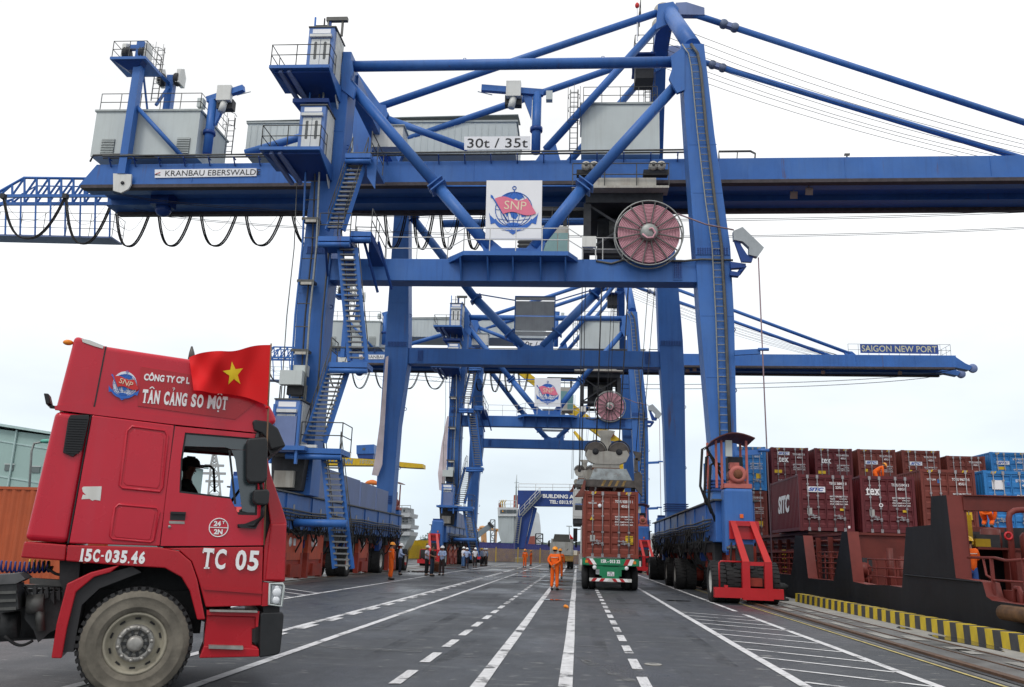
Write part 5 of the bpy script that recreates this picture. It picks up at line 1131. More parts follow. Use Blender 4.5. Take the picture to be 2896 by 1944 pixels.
def tex_logo(o, x, z, h=.34):
    I = WM[o.name]; R_ = I.to_3x3() @ V((1, 0, 0))
    t = text('tex', o, I @ V((x, .006, z)), R_, (0, 0, 1), WHITE, h=h, w=h * 1.75, bold=.02)
    for dx, dz, w in ((-.76, -.47, .34), (.44, -.47, .3), (.78, -.47, .26), (.48, .22, .26), (.80, .22, .24)):
        build(MB().box(x + dx * h - w * h / 2, x + dx * h + w * h / 2, .0, .006, z + dz * h - .03 * h, z + dz * h + .05 * h), 'serif', WHITE, o, local=True)
    return t
GRYP = mat('aluminium data plate', (.4, .4, .38), .4, .3)
GS = 'containers stacked on the ship'
dp = ((-.75, .9, .22, .3, GRYP),)
# front bay on deck, doors to the camera
Yb = 42.0
c1 = container((11.42, Yb, 2.87), 6.06, 2.59, MAROON, 'maroon short container with huge white SITC letters on its long side', GS, code='TEMU 368431 0', size='22G1', plates=dp + ((.72, 1.0, .2, .1, CYEL), (1.0, .22, .12, .12, SIGNW)))
logo_plate(c1, 2.59, -.42, 1.9, .82, .25)
w_ = CW / 2
st_ = text('SITC', c1, (11.42 - w_ - .004, Yb + 3.1, 4.22), (0, -1, 0), (0, 0, 1), WHITE, h=.86, w=2.5, bold=.045, shear=.25)
c2_ = container((14.22, Yb, 2.87), 6.06, 2.59, MAROON, 'maroon container with white tex lettering on left door beside the SITC one in front row', GS, code='TGHU 510484 3', size='42G1', plates=dp + ((.72, 1.0, .2, .1, CYEL),)); tex_logo(c2_, -.66, 1.88, .36)
text('O', c2_, (14.22 - .35, Yb - .03, 2.87 + 1.25), (1, 0, 0), (0, 0, 1), WHITE, h=.18, bold=.03)
c3_ = container((17.02, Yb + .2, 2.95), 12.19, 2.9, BROWN, 'tall red brown container in the front row between maroon tex and light blue ones', GS, code='TCNU 946730 5', plates=dp + ((-.4, 2.35, .13, .17, mat('blue sticker', (.05, .15, .4), .5)), (.8, .8, .32, .34, CYEL)), ytop=True)
text('TRITON', c3_, (16.28, Yb + .2 + .02, 2.95 + 2.42), (1, 0, 0), (0, 0, 1), WHITE, h=.08, w=.4, bold=.02)
c4_ = container((19.85, Yb + .2, 2.95), 12.19, 2.9, CBLUE, 'light blue container with blank white square on its left door at front row end', GS, code='SITU 911275 4', plates=((-.62, 2.25, .5, .42, SIGNW), (-.15, 2.3, .12, .14, LBLUE)), ytop=True)
container((22.7, Yb + .2, 2.95), 12.19, 2.9, CBLUE, 'light blue container at far right edge of the front row', GS, code='SITU 911302 8')
# rear bay, two tiers
Yr = 60.0
cols = [11.3, 14.1, 16.95, 19.75, 22.6, 25.45, 28.25]
top = []
spec = [(CBLUE, 'bright blue container on top tier half hidden behind the sea side crane leg'), (MAROON, 'maroon container with tex lettering under a SITC plate leftmost of the maroon top tier'), (MAROON, 'maroon container with tex lettering alone on the top tier'),
        (BROWN, 'brown container with SITC plate on top tier behind the bending worker'), (BROWN, 'brown container with SITC plate on top tier right of the bending worker'), (BROWN, 'lower brown container in the top tier between brown and blue stacks'), (CBLUE, 'blue container with SITC plate on the top tier at far right')]
codes = ['SITU 902188 5', 'TGHU 605232 0', 'TGHU 605238 6', 'TCNU 771428 3', 'TCNU 771425 0', 'TTNU 516815 8', 'SITU 903377 1']
for k, (x, (m_, lb)) in enumerate(zip(cols, spec)):
    low = k == 5
    o = container((x, Yr, 3.05 + 2.92), 12.19, 2.59 if low else 2.9, m_, lb, GS, code=codes[k], plates=((-.8, 1.3, .5, .2, CYEL),) if k in (1, 2) else (((.7, .95, .32, .34, CYEL),) if k == 0 else dp), ytop=not low)
    H = 2.9
    if k == 1: logo_plate(o, H, -.42, 2.5, .8, .22); tex_logo(o, -.42, 2.1, .36)
    if k == 2: tex_logo(o, -.5, 2.08, .36)
    if k in (3, 4): logo_plate(o, H, -.35, 2.02, .8, .24); plate(o, -.72, 1.5, .2, .18, CYEL)
    if k == 6: logo_plate(o, H, -.45, 2.2, .8, .24); plate(o, -.6, 1.85, .45, .2, CYEL)
for k, x in enumerate(cols[:5]):
    container((x, Yr + .1, 3.05), 12.19, 2.9, BROWN, ['red brown container under the blue one beside the red crash buffer', 'brown container low in second bay hidden behind the maroon SITC container', 'brown container low in second bay hidden behind the front maroon tex container', 'brown container low in second bay behind tall red brown one', 'brown container low in second bay behind the light blue one'][k], GS, code='TCNU 83%04d 2' % (1290 + 77 * k), plates=((.75, .75, .32, .34, CYEL),), lines=k == 0)
# ================================================================== the container ship
HULL = mat('black ship hull', (.008, .009, .011), .62, var=.5, scale=.7, streak=.35, dirt=(.03, .03, .034), bump=.15, bscale=2, spec=.3)
SRED = mat('red oxide deck paint', (.125, .024, .018), .5, var=.3, scale=1.2, streak=.35, dirt=(.07, .025, .02))
SREDL = mat('fresh red oxide paint', (.155, .028, .022), .5, var=.25, scale=1.2, streak=.2, dirt=(.1, .03, .02))
XH = 9.3
def c8(x, y): s = .4554 / 1.2397; return 2150 / 1.2397 + x * s, 1230 / 1.2397 + y * s
def H8(x, y, X=XH): return PX(*c8(x, y), X)
ship = thing('container_ship', (16, 45, -2), 'black hulled container ship with red oxide deck moored along the quay', 'ship')
prof = [H8(x, y) for x, y in ((1638, 1058), (1440, 1030), (1405, 1005), (1380, 915), (1300, 900), (1215, 890), (1155, 375), (1060, 382), (1058, 560), (905, 575), (880, 948), (800, 935), (660, 930), (577, 912), (540, 600), (506, 603), (468, 842), (455, 905), (298, 890), (266, 625), (216, 625), (200, 822), (190, 868), (100, 860))]
pr_ = [(p.y, p.z) for p in prof]
far = []; y = pr_[-1][0]
pr_ = [(4.0, pr_[0][1] - .05)] + pr_ + [(52, .98)]
for k in range(6):
    y = 53 + 7.5 * k; pr_ += [(y, .98), (y + .3, 2.75), (y + 1.4, 2.75), (y + 1.9, 1.0)]
pr_ += [(101, 1.0)]
pts = [V((XH, a, b)) for a, b in pr_] + [V((XH, 101, -2.6)), V((XH, 4, -2.6))]
hb = MB(); n = len(pts); TH = .38
a_ = pts; b_ = [p + V((TH, 0, 0)) for p in pts]
hb.add(a_ + b_, []); base = len(hb.v) - 2 * n
hb.m(0).face(range(n - 1, -1, -1)); hb.m(1).face([n + j for j in range(n)])
for j in range(n): hb.m(1 if j < n - 3 else 0).face((j, (j + 1) % n, n + (j + 1) % n, n + j))
hull = build(hb, 'hull_plating', [HULL, SREDL], ship)
bm = bmesh.new(); bm.from_mesh(hull.data); bmesh.ops.recalc_face_normals(bm, faces=bm.faces); bm.to_mesh(hull.data); bm.free()
a, b = H8(900, 870), H8(1370, 915); build(MB().tube(V((XH - .015, a.y, a.z)), V((XH - .015, b.y, b.z)), .022, 5), 'plating_seam', HULL, ship)
build(MB().box(XH + .4, 34, 4, 101, .35, .55), 'deck', SRED, ship)
build(MB().box(10.9, 33, 42.6, 56, .552, 2.72), 'hatch_coaming', SRED, ship)
build(MB().box(10.9, 33, 59.4, 74, .552, 2.8), 'hatch_coaming', SRED, ship)
build(MB().box(10.6, 33, 42.2, 73, 2.723, 2.86), 'hatch_cover', SRED, ship)
build(MB().box(10.5, 11.1, 42.0, 74, 1.9, 2.05), 'coaming_ledge', SREDL, ship)
for y in (43.2, 45.4, 47.6, 49.8, 52): build(MB().prism([(10.5, y, 1.9), (10.9, y, 1.9), (10.9, y, .6)], (0, .12, 0)), 'coaming_bracket', SREDL, ship)
build(MB().box(10.9, 11.3, 36.5, 42.1, .552, 2.6), 'deck_house_wall', SRED, ship); build(MB().box(11.3, 30, 36.5, 36.8, .552, 2.6), 'deck_house_wall', SRED, ship)
build(MB().box(10.8, 30, 36.4, 42.18, 2.603, 2.7), 'deck_house_roof', SRED, ship)
build(MB().box(10.885, 10.9, 37.3, 38.2, .6, 2.2), 'deck_door', DARK, ship)
for x, z, r in ((10.3, 1.3, .26), (10.4, 1.0, .16)): build(MB().m(0, True).lathe([(0, 0), (r, 0), (r * .8, .2), (r * .8, .55), (r, .75), (0, .75)], (x, 33.4, z), (.3, 1, 0), 14), 'mooring_winch', SREDL, ship)
random.seed(21)
for y, w_, h in ((36.9, .9, 1.5), (38.9, .9, 1.1), (40.4, 1.2, 1.3)): build(MB().box(10.88, 10.898, y, y + w_, .62, .62 + h), 'opening_shade_panel', DARK, ship)  # flat dark panels stand in for the shade inside wall openings
for k, z in enumerate((1.55, 1.75, 2.2, 2.4)): build(MB().tube((10.8, 36.6, z), (10.8, 55, z), .04 + .02 * (k % 2), 6), 'deck_pipe', SRED if k % 2 else DARK, ship)
for k in range(9): y = 36.9 + 1.9 * k; build(MB().box(10.55, 10.75, y, y + .09, .56, 2.55), 'deck_stanchion', SRED, ship)
for k in range(5): y = 43.6 + 1.7 * k; build(MB().box(10.86, 10.895, y, y + .9, .7, 1.8), 'opening_shade_panel', DARK, ship)  # same along the coaming: shaded recesses given as dark panels
for k in range(8): x = random.uniform(10.3, 13); y = random.uniform(25.4, 35); build(MB().box(x, x + random.uniform(.2, .6), y, y + random.uniform(.3, .8), .56, random.uniform(.9, 1.9)), 'deck_machinery', (SRED, DARK)[k % 2], ship)
for k in range(6): y = 25.5 + 1.8 * k; build(MB().m(0, True).tube((11.2 + .2 * (k % 3), y, .56), (11.2 + .2 * (k % 3), y, 1.5 + .3 * (k % 3)), .12, 8), 'deck_vent', SRED, ship)
for k in range(7): build(MB().beam((9.98, 44.2 + .0 * k, .8 + .2 * k), (9.98, 44.8, .8 + .2 * k), .04), 'ladder_rung', YEL, ship)
for k in range(5): build(MB().box(10.0 + 1.4 * k, 10.5 + 1.4 * k, gy + 1.2, gy + 1.9, zb2 + .07, zb2 + .5 + .2 * (k % 2)), 'deck_machinery', DARK, ship) if False else None
# railings between the bulwark posts
def srail(pts, m=SREDL, mids=2, h=.95, gap=.9): return build(MB().rail(pts, h, gap, .025, mids), 'deck_railing', m, ship)
z0 = H8(660, 930).z; srail([(9.75, H8(590, 900).y, z0), (9.75, H8(880, 940).y, z0)], h=.8)
z1 = H8(380, 895).z; srail([(9.75, H8(300, 890).y, z1), (9.75, H8(455, 905).y, z1)], h=1.0, mids=4)
srail([(9.75, 41.5, z1), (9.75, 50, z1)], h=1.0, mids=3)
za = H8(1300, 895).z; p = H8(1215, 760); q = H8(1638, 770)
build(MB().path([V((9.5, p.y - .2, p.z)), V((9.5, H8(1400, 765).y, p.z)), V((9.5, H8(1470, 785).y, p.z - .06)), V((9.5, q.y, q.z)), V((9.5, 6, q.z))], .035, 6), 'top_rail', SREDL, ship)
build(MB().path([V((9.5, H8(1330, 780).y, p.z)), V((9.5, H8(1350, 870).y, za + .1)), V((9.5, H8(1400, 880).y, za)), V((9.5, 8, za - .02))], .028, 6), 'mid_rail', SREDL, ship)
for x in (1390, 1585): k = H8(x, 900); build(MB().beam((9.5, k.y, .5), (9.5, k.y, p.z), .065), 'rail_post', SREDL, ship)
build(MB().box(9.72, 9.85, 5, H8(1385, 930).y, .552, 1.05), 'inner_bulwark', SREDL, ship)
o_ = H8(1510, 980); build(MB().path([V((9.6, o_.y + .16, .6)), V((9.6, o_.y + .16, 1.0)), V((9.6, o_.y + .08, 1.12)), V((9.6, o_.y - .08, 1.12)), V((9.6, o_.y - .16, 1.0)), V((9.6, o_.y - .16, .6))], .05, 8), 'fairlead', SREDL, ship)
w1 = H8(1630, 890); build(MB().box(9.4, 9.42, w1.y - .3, w1.y + .05, w1.z - .12, w1.z + .14), 'warning_sign', SIGNW, ship)
# cross frame (hatch end gantry) with vent pipe and machinery behind it
gy = H8(1155, 375).y; zt2 = H8(1155, 375).z; zg = PY(*c8(1300, 470), gy).z
cf = build(MB().box(XH + TH + .003, 22, gy - .05, gy + .3, zg, zt2 - .01), 'cross_beam', SRED, ship); build(MB().box(XH + TH + .003, 22, gy - .12, gy + .36, zt2 - .008, zt2 + .02), 'beam_flange', SRED, ship)
build(MB().box(XH + TH + .003, 9.76, gy + .0, gy + .25, .55, zg - .003), 'frame_post', SREDL, ship)
zb2 = PY(*c8(1400, 715), gy + 1).z
build(MB().box(10.95, 22, gy + .6, gy + .9, .55, zb2), 'lower_wall', SRED, ship); build(MB().box(10.2, 22, gy + .55, gy + 2.4, zb2 + .003, zb2 + .06), 'platform', SRED, ship)
build(MB().box(10.9, 22, gy + 2.5, gy + 2.8, .55, 2.35), 'inner_wall', DARK, ship)
for k in range(5): build(MB().box(10.5 + 1.1 * k, 11.1 + 1.1 * k, gy + 1.3, gy + 2.1, zb2 + .07, zb2 + .4 + .2 * (k % 2)), 'deck_machinery', DARK, ship)
build(MB().box(10.0, 16, gy + 2.2, gy + 2.45, .6, zb2 + .5), 'void_shade_wall', DARK, ship)  # dark sheet added so the space behind the frame looks like a shaded void
build(MB().m(0, True).lathe([(0, 0), (.24, 0), (.27, .15), (.24, .5), (0, .55)], (11.0, gy + 1.6, zb2 + .05), (0, 0, 1), 14), 'winch_drum', SRED, ship)
build(MB().box(10.4, 14, gy + 3.0, gy + 5.6, .55, PY(*c8(1300, 570), gy + 3).z), 'platform', SRED, ship)
v0 = PY(*c8(1560, 690), gy - .8); v1 = PY(*c8(1555, 520), gy - .8)
build(MB().path([V((v0.x, gy - .8, 1.2)), V((v0.x, gy - .8, v1.z)), V((v0.x + .04, gy - .8, v1.z + .12)), V((v0.x + .15, gy - .8, v1.z + .19)), V((v0.x + .3, gy - .8, v1.z + .21)), V((v0.x + 1.4, gy - .8, v1.z + .2))], .07, 10), 'vent_pipe', SREDL, ship)
build(MB().m(0, True).lathe([(.08, 0), (.11, .02), (.08, .04), (.05, .02)], (v0.x - .1, gy - .9, v1.z - .42), (0, -1, 0), 14, True), 'valve_wheel', RED, ship)
build(MB().m(0, True).lathe([(0, 0), (.28, 0), (.28, .8), (.2, .9), (0, .9)], (v0.x + .7, gy - .4, 1.5), (0, 0, 1), 14), 'vent_head', SRED, ship)
build(MB().box(10.02, 10.27, gy + .95, gy + 1.15, 2.1, 2.85), 'hydrant_locker', YEL, ship); build(MB().box(10.32, 10.7, gy + .95, gy + 1.15, 2.05, 2.25), 'hydrant_locker', YEL, ship)
build(MB().box(9.95, 10.05, 39.5, 40.6, .9, 2.1), 'yellow_ladder_frame', YEL, ship)
hp = H8(1610, 1110); build(MB().m(0, True).tube((9.08, H8(1578, 1112).y, hp.z), (9.08, hp.y - 2.2, hp.z), .16, 14), 'rubbing_fender', mat('rusty fender', (.14, .07, .03), .7, var=.5, scale=5), ship)
# more red deck structures seen between the crane bogies further along
for y, h in ((66, 3.3), (71, 3.2), (76, 3.4), (84, 3.0)): build(MB().box(10.0, 12, y, y + .6, .55, h + 1.2), 'deck_post', SRED, ship)
build(MB().box(10.2, 30, 75.5, 92, .552, 4.2), 'hatch_coaming', SRED, ship)
build(MB().rail([(10.3, 76, 4.2), (10.3, 92, 4.2)], 1.1, 1.5, .03, 1), 'deck_railing', SRED, ship)
# ================================================================== loaded semi-trailer under the crane
TX, TY = 1.47, 40.0
GREEN = mat('green chassis paint', (.012, .20, .085), .45, var=.12, scale=2, streak=.3, dirt=(.02, .06, .04))
TW = 1.25
stt = thing('semi_trailer', (TX, TY, 0), 'green container chassis with plate 15R-013 32 and striped bumper', 'trailer')
def sp(name, mb, m, par=None, **k): return build(mb, name, m, par or stt, **k)
sp('chassis_beam', MB().box(TX - .45, TX + .45, TY + .1, TY + 12.3, .95, 1.22), GREEN); sp('bolster', MB().box(TX - TW, TX + TW, TY - .02, TY + .25, 1.05, 1.36), GREEN)
nb = sp('name_bar', MB().box(TX - TW + .02, TX + TW - .02, TY - .06, TY - .023, 1.08, 1.36), GREEN)
text('15R - 013 32', nb, (TX, TY - .064, 1.245), (1, 0, 0), (0, 0, 1), WHITE, h=.15, w=.84, bold=.05)
def chevrons(x0, x1, z0, z1, y, par, n, lean):
    for j in range(n):
        a = x0 + (x1 - x0) * j / n; b = x0 + (x1 - x0) * (j + 1) / n
        build(MB().prism([(a, y, z0), (b, y, z0), (b + lean, y, z1), (a + lean, y, z1)], (0, .006, 0)), 'warning_stripe', RED if j % 2 == 0 else WHITE, par)
chevrons(TX - .92, TX - .6, 1.09, 1.35, TY - .068, nb, 2, -.18); chevrons(TX + .56, TX + .92, 1.09, 1.35, TY - .068, nb, 2, .12)
for s in (-1, 1):
    sp('marker_light', MB().box(TX + s * 1.05 - .06, TX + s * 1.05 + .06, TY - .08, TY - .061, 1.16, 1.28), mat('amber lens', (.7, .22, .02), .3))
    sp('end_reflector', MB().box(TX + s * 1.25 - .08, TX + s * 1.25 + .08, TY - .02, TY + .06, 1.06, 1.3), WHITEP)
    sp('light_arm', MB().box(TX + s * .42 - .06, TX + s * .42 + .06, TY - .02, TY + .1, .62, 1.05), GREEN); sp('light_arm', MB().box(min(TX + s * .48, TX + s * .72), max(TX + s * .48, TX + s * .72), TY - .02, TY + .06, .9, 1.05), GREEN)
    sp('rear_lamp', MB().m(0, True).lathe([(0, 0), (.07, 0), (.09, .03), (.07, .08), (0, .08)], (TX + s * .7, TY - .08, .97), (0, 1, 0), 14), SIGNW)
pb_ = sp('plate_panel', MB().box(TX - .38, TX + .38, TY - .01, TY + .06, .5, 1.02), GREEN); build(MB().box(TX - .14, TX + .16, TY - .022, TY - .011, .62, .8), 'number_plate', SIGNW, pb_)
text('15R', pb_, (TX + .01, TY - .025, .755), (1, 0, 0), (0, 0, 1), INK, h=.055, w=.16, bold=.03); text('013 32', pb_, (TX + .01, TY - .025, .67), (1, 0, 0), (0, 0, 1), INK, h=.055, w=.25, bold=.03)
bb = sp('rear_bumper', MB().box(TX - .92, TX + .92, TY - .06, TY + .04, .38, .52), WHITEP); chevrons(TX - .85, TX - .15, .385, .515, TY - .068, bb, 4, .1); chevrons(TX + .15, TX + .8, .385, .515, TY - .068, bb, 4, -.1)
def road_wheel():
    R_, w = .52, .14; t = MB().m(0, True)
    t.lathe([(.28, -w + .01), (.44, -w - .01), (.49, -w + .02), (R_, -w + .06), (R_, w - .06), (.49, w - .02), (.44, w + .01), (.28, w - .01)], (0, 0, 0), (1, 0, 0), 26, True)
    r = MB().m(0, True); r.lathe([(0, -.1), (.08, -.1), (.1, -.02), (.2, 0), (.28, -w + .02), (.28, w - .02), (.2, .0), (.1, .03), (0, .05)], (0, 0, 0), (1, 0, 0), 16); return mesh_of(t, 'wheel', TYRE), mesh_of(r, 'rim', GALVD)
RWT, RWR = road_wheel()
def put_wheel(par, x, y, z=.522):
    o = inst(RWT, 'wheel', par, Matrix.Translation((x, y, z))); inst(RWR, 'rim', o, WM[o.name])
for y in (1.2, 2.5, 3.8):
    for x in (-1.1, -.78, .78, 1.1): put_wheel(stt, TX + x, TY + y)
    sp('axle', MB().tube((TX - 1.0, TY + y, .52), (TX + 1.0, TY + y, .52), .07, 8), DARK)
sp('mud_guard', MB().box(TX - 1.25, TX - .62, TY + .5, TY + 4.5, 1.08, 1.1), DARK); sp('mud_guard', MB().box(TX + .62, TX + 1.25, TY + .5, TY + 4.5, 1.08, 1.1), DARK)
tcn = container((TX, TY, 1.40), 12.19, 2.9, TBROWN, 'brick red container lettered TCNU 828113 on the green trailer beneath the spreader', code='TCNU 828113 1', plates=((-.80, .82, .22, .28, GRYP), (.82, .78, .33, .36, CYEL), (.93, .14, .14, .07, SIGNW)), ytop=True)
text('TRITON', tcn, (TX - .82, TY + .02, 1.4 + 2.36), (1, 0, 0), (0, 0, 1), WHITE, h=.07, w=.36, bold=.02); build(MB().m(0, True).lathe([(0, 0), (.085, 0), (.085, .01), (0, .01)], (TX - .36 - .13, TY + .012, 1.4 + 2.25), (0, 1, 0), 16), 'badge', SIGNW, tcn)
for k, s in enumerate(('CAUTION', '9.5ft', 'HIGH', 'CONTAINER')): text(s, tcn, (TX + .82, TY + .016, 1.4 + .9 - .08 * k), (1, 0, 0), (0, 0, 1), INK, h=.05, bold=.02)
build(MB().prism([(TX - .93, TY + .015, 1.4 + 1.62), (TX - .73, TY + .015, 1.4 + 1.62), (TX - .83, TY + .015, 1.4 + 1.8)], (0, .006, 0)), 'hazard_triangle', CYEL, tcn)
# tractor in front of it, of which mostly mirror and cab edge show
tt_ = thing('tractor_unit', (TX, 54, 0), 'white tractor unit with black mirrors ahead of the brick red container', 'truck')
build(MB().box(TX - 1.28, TX + 1.28, 54.2, 56.2, .9, 3.2), 'cab', REEF, tt_, bevel=.12); build(MB().box(TX - .45, TX + .45, 50.5, 54.2, .75, 1.02), 'chassis', DARK, tt_)
build(MB().box(TX - 1.0, TX + 1.0, 54.17, 54.198, 2.1, 2.8), 'rear_window', GLASS, tt_)
for s in (-1, 1):
    build(MB().beam((TX + s * 1.28, 55.9, 3.0), (TX + s * 1.58, 56.0, 2.95), .05), 'mirror_arm', BLACK, tt_); build(MB().box(TX + s * 1.6 - .13, TX + s * 1.6 + .13, 55.92, 56.05, 2.25, 3.05), 'mirror', BLACK, tt_)
    for y in (51.4, 52.7): put_wheel(tt_, TX + s * .95, y)
    put_wheel(tt_, TX + s * 1.05, 55.6)
    build(MB().box(min(TX + s * .95, TX + s * 1.38), max(TX + s * .95, TX + s * 1.38), 50.6, 50.64, .6, 1.5), 'mud_flap', WHITEP, tt_)
# ================================================================== spreaders
def spreader(cx, y0, zt, label, dz_rope):
    """y0: camera-side end of the container it holds; zt: container roof"""
    o = thing('spreader', (cx, y0 + 6.1, zt), label, 'spreader', 'container spreaders hanging from the cranes')
    yc = y0 + 6.1; GRD = mat('grimy grey blue steel', (.22, .25, .26), .6, var=.35, scale=2.5, streak=.9, dirt=(.06, .04, .03), detail=9); 'rusty' in GRD or (weather(GRD, (.12, .11, .10), (.09, .04, .025)), GRD.__setitem__('rusty', 1)); DK = mat('dirty dark steel', (.07, .06, .055), .6, var=.5, scale=3)
    def q(name, mb, m, par=None): return build(mb, name, m, par or o)
    for y in (y0 + .05, y0 + 11.85): 
        q('end_beam', MB().box(cx - 1.15, cx + 1.2, y, y + .32, zt + .18, zt + .5), DK)
        for x in (-1.05, 1.0): q('twistlock', MB().tube((cx + x, y + .15, zt + .02), (cx + x, y + .15, zt + .2), .09, 8), BLACK)
    for s in range(4): q('stripe_mark', MB().prism([(cx - .45 + .3 * s, y0 + .044, zt + .22), (cx - .33 + .3 * s, y0 + .044, zt + .22), (cx - .2 + .3 * s, y0 + .044, zt + .48), (cx - .32 + .3 * s, y0 + .044, zt + .48)], (0, .005, 0)), mat('worn ochre stripe', (.22, .14, .05), .7, var=.5, scale=8))
    q('end_shield', MB().prism([(cx - .95, y0 + .12, zt + .51), (cx + .95, y0 + .12, zt + .51), (cx + .72, y0 + .5, zt + 1.05), (cx - .75, y0 + .5, zt + 1.05)], (0, .2, 0)), GRD)
    for x in (-.45, .45): q('main_beam', MB().box(cx + x - .18, cx + x + .18, y0 + .4, y0 + 11.8, zt + .15, zt + .5), DK)
    q('centre_frame', MB().box(cx - .9, cx + .9, yc - 1.6, yc + 1.6, zt + .5, zt + .95), GRD)
    for s in (-1, 1):   # corner guide flippers
        if s > 0: q('flipper_arm', MB().prism([(cx + 1.05, y0 + .0, zt + .2), (cx + 1.4, y0, zt - .2), (cx + 1.4, y0, zt + .75), (cx + 1.25, y0, zt + .9), (cx + 1.05, y0, zt + .85)], (0, .3, 0)), DK); q('flipper_arm', MB().prism([(cx + 1.05, y0, zt + .9), (cx + 1.22, y0, zt + .9), (cx + 1.2, y0, zt + 1.5), (cx + 1.05, y0, zt + 1.5)], (0, .25, 0)), DK); q('guide_flipper', MB().prism([(cx + 1.1, y0, zt + 1.42), (cx + 1.3, y0, zt + 1.4), (cx + 1.38, y0, zt + 1.75), (cx + 1.0, y0, zt + 1.82), (cx + 1.1, y0, zt + 1.6)], (0, .3, 0)), DK)
        else: q('guide_flipper', MB().prism([(cx - 1.2, y0 - .05, zt + .5), (cx - 1.32, y0 - .05, zt + .1), (cx - 1.62, y0 - .05, zt - .3), (cx - 1.2, y0 - .05, zt - .28), (cx - 1.12, y0 - .05, zt + .4)], (0, .3, 0)), mat('rusty red flipper', (.14, .045, .035), .6, var=.3, scale=4))
    # headblock: two big sheaves in a cream casing, basket and funnel above
    zh = zt + 1.4; yh = yc - .9
    q('headblock_base', MB().box(cx - .75, cx + .62, yc - .95, yc + .95, zt + .96, zt + 1.7), CREAM); q('rust_band', MB().box(cx - .77, cx + .64, yc - .97, yc + .97, zt + 1.42, zt + 1.52), RUST)
    q('headblock_casing', MB().prism([(cx - 1.12, yh - .1, zh + .78), (cx - .95, yh - .1, zh + .45), (cx - .6, yh - .1, zh + .3), (cx + .6, yh - .1, zh + .3), (cx + .95, yh - .1, zh + .45), (cx + 1.12, yh - .1, zh + .8), (cx + .98, yh - .1, zh + 1.02), (cx + .35, yh - .1, zh + .92), (cx, yh - .1, zh + .98), (cx - .35, yh - .1, zh + .92), (cx - .98, yh - .1, zh + 1.02)], (0, .6, 0)), CREAM)
    for s in (-1, 1):
        q('headblock_sheave', MB().m(0, True).lathe([(0, 0), (.46, 0), (.53, .06), (.48, .14), (.53, .22), (.46, .3), (0, .3)], (cx + s * .6, yh + .08, zh + .95), (0, 1, 0), 26), mat('worn sheave steel', (.10, .085, .075), .5, var=.3, scale=4))
        q('sheave_guard', MB().path([V((cx + s * .6 + .56 * math.cos(t), yh - .02, zh + .95 + .56 * math.sin(t))) for t in [PI * j / 14 for j in range(15)]], .03, 5), DARK); q('sheave_boss', MB().m(0, True).lathe([(0, 0), (.16, 0), (.18, .12), (0, .12)], (cx + s * .6, yh - .14, zh + .93), (0, 1, 0), 16), DARK)
    q('cable_basket', MB().m(0, True).lathe([(.38, 0), (.34, .5), (.26, 1.05), (.50, 1.42), (.47, 1.42), (.22, 1.05), (.28, .5), (.3, 0)], (cx - .05, yc + .4, zh + .75), (0, 0, 1), 22, True), CREAM)
    q('hydraulic_unit', MB().m(0, True).tube((cx - .9, yc - .3, zt + 1.2), (cx - .9, yc + .8, zt + 1.2), .28, 12), CREAM)
    zt3 = zb(2) - 2.6
    for x, y in ((-.62, yh + .2), (-.58, yh + .5), (.6, yh + .2), (.64, yh + .5), (-.1, yc + .4), (.05, yc + .42), (-1.5, yc + 1.2), (1.6, yc + 1.2), (1.9, yc + 1.0), (-1.35, yc + 1.1)):
        t_ = V((cx + x * 1.25 + .5, y + .5, zt3)); bq = V((cx + x * .95, y, zh + (1.0 if abs(x) < 1 else .2)))
        q('hoist_rope', MB().path([bq, bq.lerp(t_, .5), t_], .022, 4), ROPE)
    return o
spreader(TX, TY, 1.40 + 2.905, 'nearer grimy spreader with twin sheaves like eyes over the brick red container', 0)
XC2, YC2 = .72, 89.0
PR = PY(1315, 1150, YC2).z
rf = container((XC2, YC2, PR - 1.45), 12.19, 2.9, REEF, 'white reefer container hanging from the farther crane behind the brick red one', doors=False)
rp = build(MB().box(-1.08, 1.08, -.005, .08, .2, 2.72), 'end_wall', REEF, rf, local=True)
build(MB().box(-1.0, 1.0, -.02, -.006, .85, 1.35), 'cooling_grille', DARK, rf, local=True); build(MB().box(-.95, -.45, -.05, -.006, 1.5, 2.05), 'unit_panel', GREYP, rf, local=True); build(MB().box(-.35, -.02, -.05, -.006, 1.5, 2.0), 'unit_window', DARK, rf, local=True); build(MB().box(-1.0, 1.0, -.03, -.006, 1.4, 1.46), 'unit_sill', LBLUE, rf, local=True); build(MB().box(.2, .9, -.05, -.006, 1.5, 2.3), 'unit_panel', REEF, rf, local=True)
build(MB().box(-1.2, 1.2, .1, 12.0, -.45, -.01), 'underframe', DARK, rf, local=True)
spreader(XC2, YC2, PR - 1.45 + 2.905, 'farther grimy spreader carrying the white reefer container', 0)
# ================================================================== red tractor unit in the foreground
TRED = mat('sun faded red cab paint', (.50, .011, .030), .25, var=.10, scale=.9, streak=.25, dirt=(.42, .05, .075), coat=.2)
TREDD = mat('deep red cab paint', (.40, .008, .017), .26, var=.1, scale=1.5, streak=.15, dirt=(.15, .02, .02), coat=.25)
PLASTIC = mat('black plastic', (.02, .021, .023), .45, var=.2, scale=6)
INT = mat('dark cab interior', (.03, .03, .032), .8)
DUST = mat('dusty tyre wall', (.145, .13, .105), .9, var=.42, scale=4, streak=.3, dirt=(.06, .055, .05), bump=.25, bscale=30, detail=9)
RIMM = mat('dusty painted rim', (.30, .275, .215), .6, var=.2, scale=6, streak=.2, detail=8)
HUBM = mat('worn steel hub', (.30, .29, .27), .4, .5, var=.25, scale=9)
CHAS = mat('oily chassis steel', (.035, .036, .037), .55, var=.5, scale=4, bump=.2, bscale=20)
P0 = PZ(305, 1592); A0 = math.radians(65.5)
